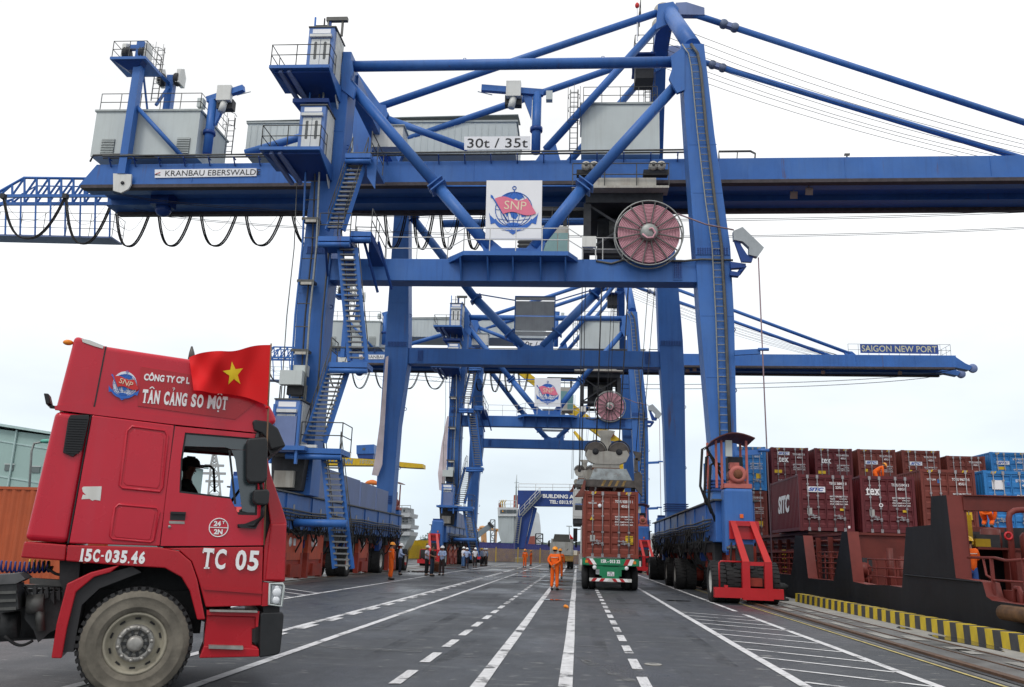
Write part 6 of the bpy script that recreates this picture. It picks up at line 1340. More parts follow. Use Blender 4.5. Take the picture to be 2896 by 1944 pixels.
hv = V((math.sin(A0), math.cos(A0), 0)); nv = V((math.cos(A0), -math.sin(A0), 0))
tk = thing('tractor_truck', P0, 'faded red sleeper cab tractor truck TC 05 crossing at the front left', 'truck', None, math.radians(24.5))
TI = WM[tk.name]
def T(cx, cy, y=0.0):
    """a point of the truck's side (photo detail coordinates) in truck coordinates; y = metres inward from the side"""
    d = ray(cx * .6657 / 1.2397, (900 + cy * .6657) / 1.2397); p0 = P0 - nv * y; t = ((p0 - EYE).dot(nv)) / d.dot(nv); p = EYE + d * t - P0
    return V((p.dot(hv), y, p.z))
def Tu(cx, cy, y=0.0): p = T(cx, cy); p.y = y; return p
def tp_(name, mb, m=TRED, par=None, bevel=0): return build(mb, name, m, par or tk, local=True, bevel=bevel)
def side_prism(pts, y0, y1): return MB().prism([Tu(x, y, y0) for x, y in pts], (0, y1 - y0, 0))
Wd = 2.42
fa = tp_('roof_fairing', side_prism([(315, 68), (450, 115), (620, 142), (820, 172), (1000, 225), (1110, 300), (1165, 400), (1180, 440), (1092, 486), (740, 451), (390, 408), (232, 388)], .03, Wd - .03), bevel=.055)
tp_('fairing_belt', side_prism([(232, 372), (390, 350), (395, 376), (740, 420), (1080, 455), (1092, 486), (740, 451), (390, 408), (232, 388)], .018, .06), TRED, fa)
tp_('fairing_seam', side_prism([(446, 118), (452, 118), (402, 378), (396, 378)], .026, .05), PLASTIC, fa)
tp_('sleeper_side', side_prism([(391, 412), (741, 456), (679, 969), (293, 957)], .0, Wd), bevel=.012)
tp_('cab_corner', side_prism([(234, 392), (387, 411), (288, 957), (102, 944)], .01, Wd - .01), bevel=.06)
lp_ = tp_('side_strip', side_prism([(102, 949), (282, 963), (276, 1032), (86, 1018)], .02, Wd - .02), TREDD, None, .015)
tp_('side_strip', side_prism([(288, 964), (678, 974), (760, 990), (812, 1035), (838, 1110), (872, 1280), (838, 1282), (806, 1160), (770, 1100), (700, 1062), (500, 1050), (280, 1032)], -.015, .12), TREDD, None, .012)
tp_('wheel_arch_liner', side_prism([(505, 1052), (700, 1062), (770, 1100), (806, 1160), (838, 1282), (880, 1300), (880, 1230), (850, 1000), (300, 1000), (300, 1036)], .13, Wd - .13), INT)
tp_('rear_mudguard', side_prism([(218, 1445), (240, 1300), (285, 1128), (385, 1080), (512, 1048), (470, 1080), (400, 1100), (322, 1165), (284, 1320), (262, 1446)], -.01, .55), TREDD, None, .012)
tp_('mudguard_liner', side_prism([(262, 1420), (284, 1320), (322, 1165), (400, 1100), (470, 1080), (560, 1056), (600, 1080), (420, 1150), (345, 1220), (310, 1420)], .03, .5), INT)
# front lower body, corner, lamp, bumper, steps
fl_ = tp_('front_body', side_prism([(684, 977), (1118, 971), (1112, 1222), (874, 1228), (842, 1110), (815, 1035), (762, 988)], .004, Wd - .004), TREDD, None, .01)
tp_('body_crease', side_prism([(862, 1140), (1113, 1158), (1113, 1172), (866, 1154)], -.014, .003), TREDD, fl_)
co = tp_('front_corner', side_prism([(1124, 520), (1150, 660), (1198, 800), (1219, 868), (1212, 1116), (1205, 1122), (1117, 1118), (1122, 968), (1150, 870), (1128, 700)], .02, Wd - .02), TREDD, None, .05)
tp_('corner_panel', side_prism([(1150, 874), (1218, 872), (1210, 1118), (1126, 1116)], -.012, .03), TREDD, co, .02)
lm = tp_('headlight', side_prism([(1148, 1128), (1200, 1130), (1204, 1140), (1194, 1222), (1145, 1214)], -.005, .3), mat('headlight chrome', (.45, .46, .48), .2, .7, var=.3, scale=14), None, .02)
for cx, cy, r in ((1176, 1165, .05), (1172, 1198, .04), (1176, 1146, .025)): p = Tu(cx, cy, -.012); tp_('lamp_lens', MB().m(0, True).ball(p, r, 12, 6, (1, .35, 1)), mat('clear lens', (.75, .77, .8), .06, var=.1, spec=.9), lm)
tp_('lamp_bezel', MB().path([Tu(x, y, -.012) for x, y in ((1146, 1128), (1200, 1128), (1206, 1140), (1196, 1224), (1142, 1216))], .014, 6, True), GREYP, lm)
tp_('lower_corner', side_prism([(1116, 1122), (1146, 1126), (1140, 1222), (1112, 1224)], .0, .3), TREDD)
bp_ = tp_('front_bumper', side_prism([(1106, 1262), (1112, 1252), (1200, 1250), (1206, 1262), (1200, 1330), (1190, 1418), (1180, 1430), (1102, 1442)], -.01, Wd + .01), PLASTIC, None, .06)
tp_('bumper_mount', side_prism([(1120, 1222), (1190, 1222), (1190, 1252), (1120, 1252)], .05, Wd - .05), INT)
sx_ = tp_('entry_step', side_prism([(878, 1262), (1088, 1268), (1088, 1320), (1072, 1322), (1072, 1390), (1098, 1400), (1100, 1438), (846, 1444), (866, 1392)], .03, .5), TREDD, None, .012)
tp_('step_panel', side_prism([(878, 1240), (1102, 1246), (1096, 1312), (1086, 1312), (1086, 1268), (878, 1262)], -.005, .06), TREDD, sx_)
for pts in ([(890, 1238), (1092, 1242), (1092, 1250), (890, 1246)], [(886, 1388), (1032, 1392), (1032, 1407), (886, 1402)]): tp_('step_tread', side_prism(pts, -.05, .25), HUBM, sx_)
tp_('step_box', side_prism([(866, 1392), (1100, 1404), (1100, 1438), (846, 1444)], -.02, .45), TREDD, sx_, .01)
# door with its window opening
outer = [(744, 459), (920, 476), (1086, 492), (1112, 560), (1122, 700), (1120, 965), (900, 968), (682, 968), (700, 800), (722, 620)]
inner = [(786, 486), (920, 497), (1078, 510), (1090, 570), (1095, 700), (1092, 838), (1012, 836), (980, 768), (762, 742), (768, 600)]
def ring_plate(outer, inner, y0, y1):
    m = MB(); n = len(outer); q = [Tu(x, y, y0) for x, y in outer] + [Tu(x, y, y0) for x, y in inner]; d = V((0, y1 - y0, 0))
    m.add(q + [p + d for p in q], [(j, (j + 1) % n, n + (j + 1) % n, n + j) for j in range(n)] + [(2 * n + j, 3 * n + j, 3 * n + (j + 1) % n, 2 * n + (j + 1) % n) for j in range(n)] +
          [(j, 2 * n + j, 2 * n + (j + 1) % n, (j + 1) % n) for j in range(n)] + [(n + j, n + (j + 1) % n, 3 * n + (j + 1) % n, 3 * n + j) for j in range(n)]); return m
for y0, y1 in ((0, .06), (Wd - .06, Wd)):
    dr = tp_('door', ring_plate(outer, inner, y0, y1), TRED)
    if y0 == 0:
        sc_ = [((x - 925) * .955 + 925, (y - 640) * .95 + 638) for x, y in inner]
        tp_('window_seal', ring_plate(inner, sc_, .012, .05), PLASTIC, dr)
        tp_('door_handle', side_prism([(724, 822), (790, 824), (786, 860), (722, 858)], -.004, .03), PLASTIC, dr); tp_('handle_grip', side_prism([(726, 824), (788, 826), (788, 834), (726, 832)], -.03, -.005), PLASTIC, dr)
        tp_('handle_plate', side_prism([(718, 862), (784, 864), (784, 875), (718, 873)], -.005, .005), HUBM, dr); tp_('door_lock', MB().m(0, True).lathe([(0, 0), (.016, 0), (.016, .012), (0, .012)], Tu(720, 886, -.012), (0, 1, 0), 12), HUBM, dr)
        tp_('quarter_glass', side_prism([(984, 560), (1000, 600), (1030, 820), (1090, 834), (1092, 700), (1086, 560)], .035, .045), GLASS, dr)
        tp_('window_divider', MB().beam(Tu(975, 560, .03), Tu(1000, 790, .03), .022), PLASTIC, dr)
        tp_('window_tint', side_prism([(784, 488), (1078, 512), (1086, 562), (985, 556), (960, 548), (774, 542)], .035, .045), GLASS, dr)
    else: pass
for pts in ([(562, 460), (700, 478), (712, 500), (690, 720), (680, 738), (520, 722), (508, 710), (540, 480)], [(505, 792), (665, 806), (676, 824), (652, 945), (640, 952), (478, 938), (468, 925), (488, 806)]):
    m_ = MB().path([Tu(x, y, -.004) for x, y in pts], .014, 6, True); tp_('panel_ridge', m_, TRED)
    cxm = sum(p[0] for p in pts) / 8; cym = sum(p[1] for p in pts) / 8; m_ = side_prism([(cxm + (x - cxm) * .84, cym + (y - cym) * .9) for x, y in pts], -.008, .01); tp_('pressed_panel', m_, TRED, None, .006)
for pts in ([(741, 456), (744, 456), (684, 969), (681, 969)], [(286, 957), (291, 957), (389, 412), (385, 412)]): tp_('panel_gap', side_prism(pts, .0005, .02), INT)
# air intake louvre
iv = tp_('air_intake', side_prism([(300, 412), (378, 412), (380, 424), (350, 560), (310, 590), (268, 572), (290, 430)], -.02, .02), PLASTIC, None, .004)
for j in range(15):
    y = 425 + 10.4 * j; x0 = 297 - .16 * (y - 412) if y < 560 else 276 + (y - 560) * .9; x1 = 374 - .19 * (y - 412) if y < 560 else 348 - (y - 560) * 1.2
    if x1 - x0 > 12: tp_('slat', side_prism([(x0, y), (x1, y + 3), (x1, y + 7), (x0, y + 4)], -.032, -.021), PLASTIC, iv)
# windscreen, visor, mirrors, interior
tp_('windscreen', MB().prism([Tu(1126, 520, .1), Tu(1148, 660, .1), Tu(1196, 800, .1), Tu(1192, 804, .1), Tu(1143, 664, .1), Tu(1121, 524, .1)], (0, Wd - .2, 0)), GLASS)
vz = tp_('sun_visor', side_prism([(1072, 440), (1082, 432), (1140, 440), (1180, 468), (1214, 545), (1150, 560), (1136, 520), (1110, 490), (1078, 478)], -.02, Wd + .02), PLASTIC, None, .02)
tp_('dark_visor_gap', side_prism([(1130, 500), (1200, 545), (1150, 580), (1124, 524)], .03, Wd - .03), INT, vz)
def pill(cx, cz, w, h, y, d): return MB().m(0, True).ball((0, 0, 0), 1, 8, 4) if False else None
m_ = side_prism([(1046, 522), (1120, 516), (1128, 530), (1126, 690), (1116, 706), (1052, 708), (1040, 690), (1040, 540)], -.28, -.12); mi = tp_('door_mirror', m_, PLASTIC, None, .03)
tp_('wide_mirror', side_prism([(1070, 735), (1128, 732), (1136, 745), (1132, 792), (1120, 800), (1078, 796), (1066, 780)], -.28, -.12), PLASTIC, mi, .03)
tp_('mirror_arm', MB().path([Tu(1100, 700, -.2), Tu(1105, 735, -.2)], .02, 6), PLASTIC, mi); tp_('mirror_arm', MB().path([Tu(1110, 800, -.2), Tu(1108, 845, -.15), Tu(1080, 880, -.05), Tu(1010, 884, -.01)], .02, 6), PLASTIC, mi)
tp_('mirror_bracket', side_prism([(1008, 876), (1040, 874), (1085, 856), (1115, 840), (1085, 895), (1020, 890)], -.05, -.003), PLASTIC, mi); tp_('mirror_arm', MB().path([Tu(1084, 518, -.2), Tu(1090, 500, -.1), Tu(1095, 490, .02)], .02, 6), PLASTIC, mi)
tp_('cab_floor', MB().box(.05, 1.25, .07, Wd - .07, 1.5, 1.56), INT); tp_('back_liner', MB().prism([Tu(748, 470, .07), Tu(690, 965, .07), Tu(694, 965, .07), Tu(752, 470, .07)], (0, Wd - .14, 0)), INT)
tp_('dashboard', MB().box(.98, 1.27, .08, Wd - .08, 1.56, 2.0), INT); tp_('roof_liner', MB().prism([Tu(750, 464, .07), Tu(1086, 492, .07), Tu(1086, 500, .07), Tu(750, 472, .07)], (0, Wd - .14, 0)), INT)
tp_('seat_back', MB().box(.16, .3, 1.55, 2.05, 1.6, 2.2), INT); tp_('seat_cushion', MB().box(.2, .7, 1.5, 2.1, 1.6, 1.95), INT)
tp_('steering_wheel', MB().path([(.86 + .1 * math.sin(t), 1.8 + .21 * math.cos(t), 2.12 + .17 * math.sin(t)) for t in [2 * PI * j / 20 for j in range(20)]], .015, 6, True), INT)
tp_('grab_frame', MB().path([T(850, 628, 2.3), T(895, 630, 2.3), T(908, 645, 2.3), T(912, 740, 2.3)], .018, 6), PLASTIC)
# wheel
wc = Tu(573, 1384, .03); RT = .56
def lug_tyre():
    t = MB().m(1, True)
    t.lathe([(.305, .0), (.33, -.035), (.36, -.044), (.365, -.050), (.372, -.046), (.42, -.05), (.46, -.048), (.466, -.054), (.474, -.046), (.50, -.035), (.53, -.005), (.545, .03), (.545, .26), (.50, .30), (.33, .3), (.305, .28)], (0, 0, 0), (0, 1, 0), 60, True)
    for q_ in range(10 * 60, 16 * 60): t.i[q_] = 0
    t.m(0, False); n = 46
    for k in range(n):
        for s, y0, y1 in ((0, -.012, .12), (.5, .16, .285)):
            a0, a1 = 2 * PI * (k + s) / n, 2 * PI * (k + s + .55) / n
            def q(a, r, y): return V((r * math.cos(a), y, r * math.sin(a)))
            t.m(0); t.add([q(a0, .525, y0), q(a1, .525, y0), q(a1, .525, y1), q(a0, .525, y1), q(a0, .566, y0 + .012), q(a1, .566, y0 + .012), q(a1, .566, y1), q(a0, .566, y1)], [(0, 3, 2, 1), (4, 5, 6, 7), (0, 1, 5, 4), (1, 2, 6, 5), (2, 3, 7, 6), (3, 0, 4, 7)])
    return mesh_of(t, 'wheel', [TYRE, DUST])
def hub_mesh():
    r = MB().m(0, True); r.lathe([(.315, .0), (.30, -.02), (.285, -.012), (.27, .045), (.235, .075), (.20, .05), (.19, .04), (.0, .04)], (0, 0, 0), (0, 1, 0), 40, False, False)
    return mesh_of(r, 'rim', RIMM)
LT, HM = lug_tyre(), hub_mesh()
hubm = MB().m(0, True); hubm.lathe([(.19, .04), (.185, -.0), (.14, -.015), (.13, .03), (.085, .03), (.075, -.055), (.05, -.065), (0, -.065)], (0, 0, 0), (0, 1, 0), 30, False, False); hubm.m(1, False)
for k in range(10): a_ = 2 * PI * k / 10; hubm.beam((.075 * math.cos(a_), .0, .075 * math.sin(a_)), (.14 * math.cos(a_), .0, .14 * math.sin(a_)), .018, .03)
hubm.m(0); HUB = mesh_of(hubm, 'hub', [HUBM, CHAS])
nut = mesh_of(MB().m(0, True).lathe([(.022, .0), (.022, -.03), (.012, -.05), (0, -.05)], (0, 0, 0), (0, 1, 0), 8), 'wheel_nut', HUBM)
slot = mesh_of(MB().box(-.028, .028, -.004, .004, -.009, .009), 'rim_slot', INT)
def front_wheel(pos, flip=False):
    mw = TI @ Matrix.Translation(pos) @ (Matrix.Rotation(PI, 4, 'Z') if flip else Matrix())
    w = inst(LT, 'wheel', tk, mw); inst(HM, 'rim', w, mw); inst(HUB, 'hub', w, mw)
    for k in range(10):
        a = 2 * PI * (k + .3) / 10; inst(nut, 'wheel_nut', w, mw @ Matrix.Translation((.162 * math.cos(a), -.004, .162 * math.sin(a))))
        inst(slot, 'rim_slot', w, mw @ Matrix.Rotation(-2 * PI * k / 10, 4, 'Y') @ Matrix.Translation((0, .052, .245)) @ Matrix.Rotation(-.35, 4, 'X'))
front_wheel(wc); front_wheel(V((wc.x, Wd - .03, wc.z)), True)
for yy in (.03, .36, Wd - .36, Wd - .03): front_wheel(V((wc.x - 3.3, yy, wc.z)), yy > 1)
tp_('axle', MB().tube((wc.x, .2, wc.z), (wc.x, Wd - .2, wc.z), .09, 10), CHAS)
# chassis behind the cab
for y in (.7, 1.6): tp_('chassis_rail', MB().box(-5.2, .9, y, y + .1, .72, 1.02), CHAS)
tp_('engine_block', MB().box(-.75, .6, .8, 1.6, .55, 1.28), CHAS); tp_('gearbox', MB().m(0, True).tube((-.8, 1.2, .75), (-1.6, 1.2, .7), .28, 12), CHAS)
bb_ = tp_('battery_box', side_prism([(-40, 1095), (75, 1085), (100, 1110), (60, 1130), (-40, 1135)], .1, .6), mat('grey battery cover', (.09, .09, .092), .5, var=.3, scale=4)); tp_('battery_case', side_prism([(-40, 1136), (62, 1132), (70, 1240), (-40, 1262)], .12, .6), CHAS, bb_)
for y in (1165, 1200, 1235): tp_('case_rib', side_prism([(-40, y), (60, y - 4), (60, y + 8), (-40, y + 12)], .1, .125), GALVD, bb_)
tp_('rear_cross_member', side_prism([(105, 1110), (300, 1122), (296, 1150), (105, 1135)], .3, .45), GALVD); tp_('cab_mount', side_prism([(240, 1030), (330, 1040), (320, 1150), (265, 1180), (240, 1120)], .25, .6), CHAS)
tp_('spring_hanger', side_prism([(90, 1180), (250, 1170), (260, 1320), (190, 1350), (140, 1395), (120, 1340), (80, 1290)], .35, .55), CHAS)
tp_('air_tank', MB().m(0, True).tube(Tu(-30, 1330, .5), Tu(45, 1322, .5), .14, 14), CHAS); tp_('air_tank', MB().m(0, True).tube(Tu(95, 1225, .3), Tu(170, 1220, .3), .1, 12), GALVD)
tp_('shock_absorber', MB().tube(Tu(150, 1230, .28), Tu(155, 1340, .28), .045, 8), GALVD)
tp_('drive_shaft', MB().tube(Tu(-30, 1370, .6), Tu(30, 1345, .6), .05, 8), CHAS)
for k, (a, b, s) in enumerate((((20, 1350), (140, 1370), 30), ((105, 1140), (200, 1180), 40), ((200, 1060), (300, 1070), 25))):
    pts = [T(a[0] + (b[0] - a[0]) * j / 8, a[1] + (b[1] - a[1]) * j / 8 + s * math.sin(PI * j / 8), .3) for j in range(9)]; tp_('air_hose', MB().path(pts, .016, 6), BLACK)
for x in range(120, 300, 26): tp_('chassis_bracket', side_prism([(x, 1150 + (x % 40)), (x + 16, 1150), (x + 18, 1190 + (x * 7) % 50), (x + 2, 1200)], .28, .4), CHAS if x % 52 else RUST)
def coil(x0, x1, y, r, m, dy, turns): tp_('coiled_air_line', MB().path([T(x0 + (x1 - x0) * j / (turns * 10), y + .06 * (x0 - x1) * j / (turns * 10) * 0 + 10 * math.sin(j * .02), dy) + V((0, r * math.cos(2 * PI * j / 10), r * math.sin(2 * PI * j / 10))) for j in range(turns * 10 + 1)], .011, 5), m)
coil(-40, 215, 1050, .055, mat('blue air line', (.02, .03, .16), .4), .5, 13); coil(120, 222, 1046, .05, mat('yellow air line', (.5, .36, .02), .4), .62, 5)
# lamps on the roof and rear
p = Tu(284, 94, .12); tp_('marker_lamp', MB().m(0, True).ball(p, .045, 10, 6, (1.2, .8, .7)), mat('amber lens', (.7, .22, .02), .3))
p = Tu(816, 142, .3); tp_('roof_horn', MB().m(0, True).lathe([(.05, -.06), (.03, .05), (.01, .12), (0, .12)], p, (-.1, 0, 1), 10), GALVD)
wl_ = tp_('work_lamp', side_prism([(168, 300), (190, 302), (200, 345), (178, 350)], .3, .5), PLASTIC, None, .01); tp_('lamp_bracket', MB().path([Tu(185, 345, .4), Tu(205, 354, .4), Tu(236, 362, .4)], .015, 6), PLASTIC, wl_); tp_('lamp_bracket', side_prism([(186, 348), (234, 356), (234, 364), (190, 360)], .36, .44), PLASTIC, wl_)
# torn white paper, worn roof edge, crest
tp_('torn_paper', side_prism([(355, 716), (432, 715), (430, 740), (426, 776), (405, 772), (392, 776), (380, 768), (346, 770), (352, 750), (366, 752), (352, 738), (348, 722)], -.004, .001), WHITEP)
tp_('worn_paint_patch', MB().prism([Tu(345, 85, .021), Tu(380, 92, .021), Tu(440, 116, .021), Tu(436, 128, .021), Tu(395, 116, .021), Tu(350, 100, .021)], (0, .02, 0)), WHITEP, fa)
tp_('decal_panel', side_prism([(600, 205), (1110, 285), (1120, 330), (1000, 430), (585, 372)], .021, .035), TREDD, fa)
RV = (TI.to_3x3() @ V((1, 0, 0)))
def TW_(cx, cy, y): return TI @ Tu(cx, cy, y)
em = emblem(tk, TW_(530, 283, -.004 + .02), TW_(580, 290, .02) - TW_(480, 276, .02), V((0, 0, 1)), .335, LRED, LBLUE, ribbon=False, gold=GOLD)
tp_('crest_backing', MB().prism([Tu(530 + 52 * math.cos(t), 283 + 58 * math.sin(t), .021) for t in [2 * PI * j / 24 for j in range(24)]], (0, .008, 0)), mat('pale crest ground', (.74, .76, .82), .5), fa)
SER = {'T': ((.5, 0, .5), (.03, .83, .1, .17), (.97, .83, .1, .17)), 'N': ((.13, 0, .36), (.13, 1, .3), (.87, 1, .36)), 'A': ((.12, 0, .36), (.88, 0, .4)), 'M': ((.1, 0, .28), (.9, 0, .3), (.1, 1, .2), (.9, 1, .2)), '1': ((.5, 0, .9),), '4': ((.72, 0, .55),)}
NW = {'1': .5, '.': .24, '-': .4, ' ': .45, 'M': 1.25, 'O': 1.0}
def slab_text(s, p, q, h, y, bold=.045, track=.1):
    """heavy slab-serif lettering from detail point p to q, h tall; single letters squeezed into even cells"""
    a, b = TW_(*p, y), TW_(*q, y); r = (b - a).normalized(); L = (b - a).length; base = {'Ậ': 'A'}
    ws = [NW.get(c, .8) for c in s]; tot = sum(ws) + track * (len(s) - 1); u = L / tot; x = 0.0; up = V((0, 0, 1))
    for c, w in zip(s, ws):
        if c != ' ':
            plain = {'Â': 'A', 'Ả': 'A', 'Ộ': 'O'}.get(c, c); o = a + r * ((x + w / 2) * u)
            hh = h * (.16 if c == '.' else (.13 if c == '-' else 1)); oz = {'.': -.42, '-': 0}.get(c, 0) * h
            text(plain, tk, o + up * oz, r, up, WHITE, h=hh, w=w * u * (.8 if c in '.-' else (.55 if c == '1' else .95)), bold=bold, depth=.004)
            for sr in SER.get(plain, ()):
                mb = MB(); cx = (sr[0] - .5) * w * u * .95; sw = sr[2] * w * u * .95; sh = (sr[3] if len(sr) > 3 else .075) * h; cz = (-.5 * h + sh / 2) if sr[1] == 0 else ((.5 * h - sh / 2) if sr[1] == 1 else (sr[1] - .5) * h)
                if len(sr) > 3: sw = sr[2] * w * u
                e = TI.inverted() @ (o + r * cx + up * cz); mb.box(e.x - sw / 2, e.x + sw / 2, e.y - .004, e.y, e.z - sh / 2, e.z + sh / 2); tp_('serif', mb, WHITE)
            if plain != c:
                e = TI.inverted() @ (o + up * (h * .66)); k = h * .16; m = MB()
                if c in 'ÂỘ': m.beam(e + V((-k, -.003, -k * .4)), e + V((0, -.003, k * .5)), .005, h * .07); m.beam(e + V((0, -.003, k * .5)), e + V((k, -.003, -k * .4)), .005, h * .07)
                if c == 'Ả': m.path([e + V((-k * .5, -.003, k * .7)), e + V((k * .3, -.003, k * .9)), e + V((k * .5, -.003, k * .4)), e + V((0, -.003, 0)), e + V((0, -.003, -k * .5))], h * .03, 4)
                tp_('accent_mark', m, WHITE)
                if c == 'Ộ': f = e + V((0, -.004, -h * 1.3)); tp_('accent_mark', MB().box(f.x - .008, f.x + .008, f.y, f.y + .004, f.z - .008, f.z + .008), WHITE)
        x += w + track
slab_text('TC 05', (858, 1020), (1100, 1032), .215, -.018, .03, .1)
slab_text('15C-035.46', (340, 1006), (618, 1018), .13, -.02, .05, .12)
slab_text('TÂN CẢNG SO MỘT', (604, 330), (966, 362), .15, .018, .045, .08)
a, b = TW_(612, 245, .018), TW_(806, 262, .018); text('CÔNG TY CP L', tk, (a + b) / 2 , b - a, (0, 0, 1), WHITE, h=.095, w=(b - a).length, bold=.04)
c_ = Tu(929, 890, -.005); tp_('load_roundel', MB().path([c_ + V((.098 * math.cos(t), 0, .098 * math.sin(t))) for t in [2 * PI * j / 28 for j in range(28)]], .006, 5, True), WHITE, None); tp_('roundel_bar', MB().box(c_.x - .095, c_.x + .095, -.008, -.003, c_.z - .004, c_.z + .004), WHITE)
text('24', tk, TI @ (c_ + V((-.018, 0, .042))), RV, (0, 0, 1), WHITE, h=.055, bold=.04); text('T', tk, TI @ (c_ + V((.045, 0, .055))), RV, (0, 0, 1), WHITE, h=.03, bold=.04); text('2N', tk, TI @ (c_ + V((0, 0, -.045))), RV, (0, 0, 1), WHITE, h=.055, bold=.04)
# flag on a bamboo pole tied to the mirror
FL = mat('bright red flag cloth', (.62, .004, .006), .7, var=.05, scale=2); STAR = mat('flag star yellow', (.80, .56, .02), .6, var=.04)
fp = TI @ T(1128, 965, -.12); fo = thing('flag', fp, 'red flag with yellow star flying from a thin pole at the red truck cab', 'flag', None, math.radians(24.5))
def F(s, t):   # s: 0 at the pole, 1 at the fly end; t: 0 bottom, 1 top
    bl, tl_, br, tr_ = T(1136, 372, -.16), T(1149, 114, -.16), T(822, 312, -.16), T(803, 164, -.16)
    p = (bl * (1 - s) + br * s) * (1 - t) + (tl_ * (1 - s) + tr_ * s) * t
    p.y += .10 * math.sin(5.2 * s + 1.5 * t) * min(1, s * 2.2) + .05 * math.sin(11 * s - 3.5 * t + .6) * s + .025 * math.sin(19 * s + 6 * t) * s
    p.z += .03 * math.sin(5.5 * s + .5) * s * (1.1 - t) + .02 * math.sin(9 * s) * t + .22 * s * (1 - s) * (1 - t)
    return p
m_ = MB().m(0, True); ns, nt_ = 44, 18; m_.v = [F(i / ns, j / nt_) for i in range(ns + 1) for j in range(nt_ + 1)]
for i in range(ns):
    for j in range(nt_): m_.face((i * (nt_ + 1) + j, i * (nt_ + 1) + j + 1, (i + 1) * (nt_ + 1) + j + 1, (i + 1) * (nt_ + 1) + j))
def to_flag(mb): mb.v = [TI @ p for p in mb.v]; return mb
build(to_flag(m_), 'flag_cloth', FL, fo)
sb_ = MB().m(0, True); sc, tcn_, rr_s, rr_t = .47, .47, .14, .29; ring = []
for k in range(10):
    a = PI / 2 + .12 + PI * k / 5; r = 1 if k % 2 == 0 else .42; ring.append((sc - rr_s * r * math.cos(a), tcn_ + rr_t * r * math.sin(a)))
LV = 5
def fs(s, t): p = F(s, t); p.y -= .006; return p
sb_.v = [fs(sc, tcn_)] + [fs(sc + (x - sc) * l / LV, tcn_ + (y - tcn_) * l / LV) for l in range(1, LV + 1) for x, y in ring]
for k in range(10):
    sb_.face((0, 1 + k, 1 + (k + 1) % 10))
    for l in range(LV - 1): a, b = 1 + l * 10, 1 + (l + 1) * 10; sb_.face((a + k, b + k, b + (k + 1) % 10, a + (k + 1) % 10))
build(to_flag(sb_), 'flag_star', STAR, fo)
build(to_flag(MB().path([T(1122, 965, -.12), T(1132, 600, -.14), T(1141, 340, -.15), T(1152, 108, -.16)], .009, 6)), 'flag_pole', mat('weathered bamboo', (.20, .12, .07), .7, var=.3, scale=8), fo)
build(to_flag(MB().ball(T(1135, 380, -.155), .02, 8, 5)), 'tie', FL, fo)
# ================================================================== people
SKIN = mat('brown skin', (.32, .17, .11), .55, var=.06, scale=8)
HAIR = mat('black hair', (.012, .011, .011), .6)
SHOE = mat('black shoe leather', (.02, .018, .016), .5)
ORJ = mat('hi-vis orange cloth', (.78, .12, .008), .75, var=.1, scale=6, bump=.3, bscale=25)
HELO = mat('orange hard hat', (.85, .30, .01), .3, coat=.3)
HELW = mat('white hard hat', (.78, .78, .78), .3, coat=.3)
HELY = mat('yellow hard hat', (.75, .45, .02), .3, coat=.3)
HELB = mat('blue cloth cap', (.03, .09, .35), .6)
HELG = mat('grey green hard hat', (.09, .10, .09), .4, coat=.2)
REFL = mat('grey reflective tape', (.55, .55, .50), .4)
def cl(name, c): return mat(name, c, .8, var=.1, scale=7, bump=.3, bscale=22)
S_W, S_LB, S_LAV, S_BK, S_GB = cl('white shirt cotton', (.66, .66, .70)), cl('light blue shirt cotton', (.36, .45, .66)), cl('lavender white shirt cotton', (.58, .58, .70)), cl('black cotton tee', (.012, .012, .014)), cl('grey blue shirt cotton', (.22, .28, .42))
P_NV, P_DK, P_JN, P_LJ, P_BR = cl('navy trousers', (.015, .018, .035)), cl('dark trousers', (.014, .014, .016)), cl('dark blue jeans', (.02, .035, .06)), cl('blue jeans', (.06, .13, .28)), cl('brown black trousers', (.035, .026, .025))
S_OL = cl('dull olive shirt', (.035, .042, .035))
SKN = {}
def skin(nodes, edges, root, levels=1):
    """one smooth tapering surface grown over a joint graph: nodes name -> (position, radius)"""
    names = list(nodes); ix = {k: j for j, k in enumerate(names)}
    me = bpy.data.meshes.new('body'); me.from_pydata([nodes[k][0] for k in names], [(ix[a], ix[b]) for a, b in edges], [])
    o = bpy.data.objects.new('body', me); COL.objects.link(o); m = o.modifiers.new('s', 'SKIN')
    for k in names:
        r = nodes[k][1]; sv = me.skin_vertices[0].data[ix[k]]; sv.radius = r if isinstance(r, tuple) else (r, r); sv.use_root = (k == root)
    m.use_smooth_shade = True; m.branch_smoothing = .3
    m2 = o.modifiers.new('d', 'SUBSURF'); m2.levels = levels; m2.render_levels = levels
    dg = bpy.context.evaluated_depsgraph_get(); ev = o.evaluated_get(dg); out = bpy.data.meshes.new_from_object(ev)
    bpy.data.objects.remove(o); bpy.data.meshes.remove(me)
    r = MB().m(0, True); r.v = [v.co.copy() for v in out.vertices]
    for p in out.polygons: r.face(p.vertices)
    bpy.data.meshes.remove(out); return r
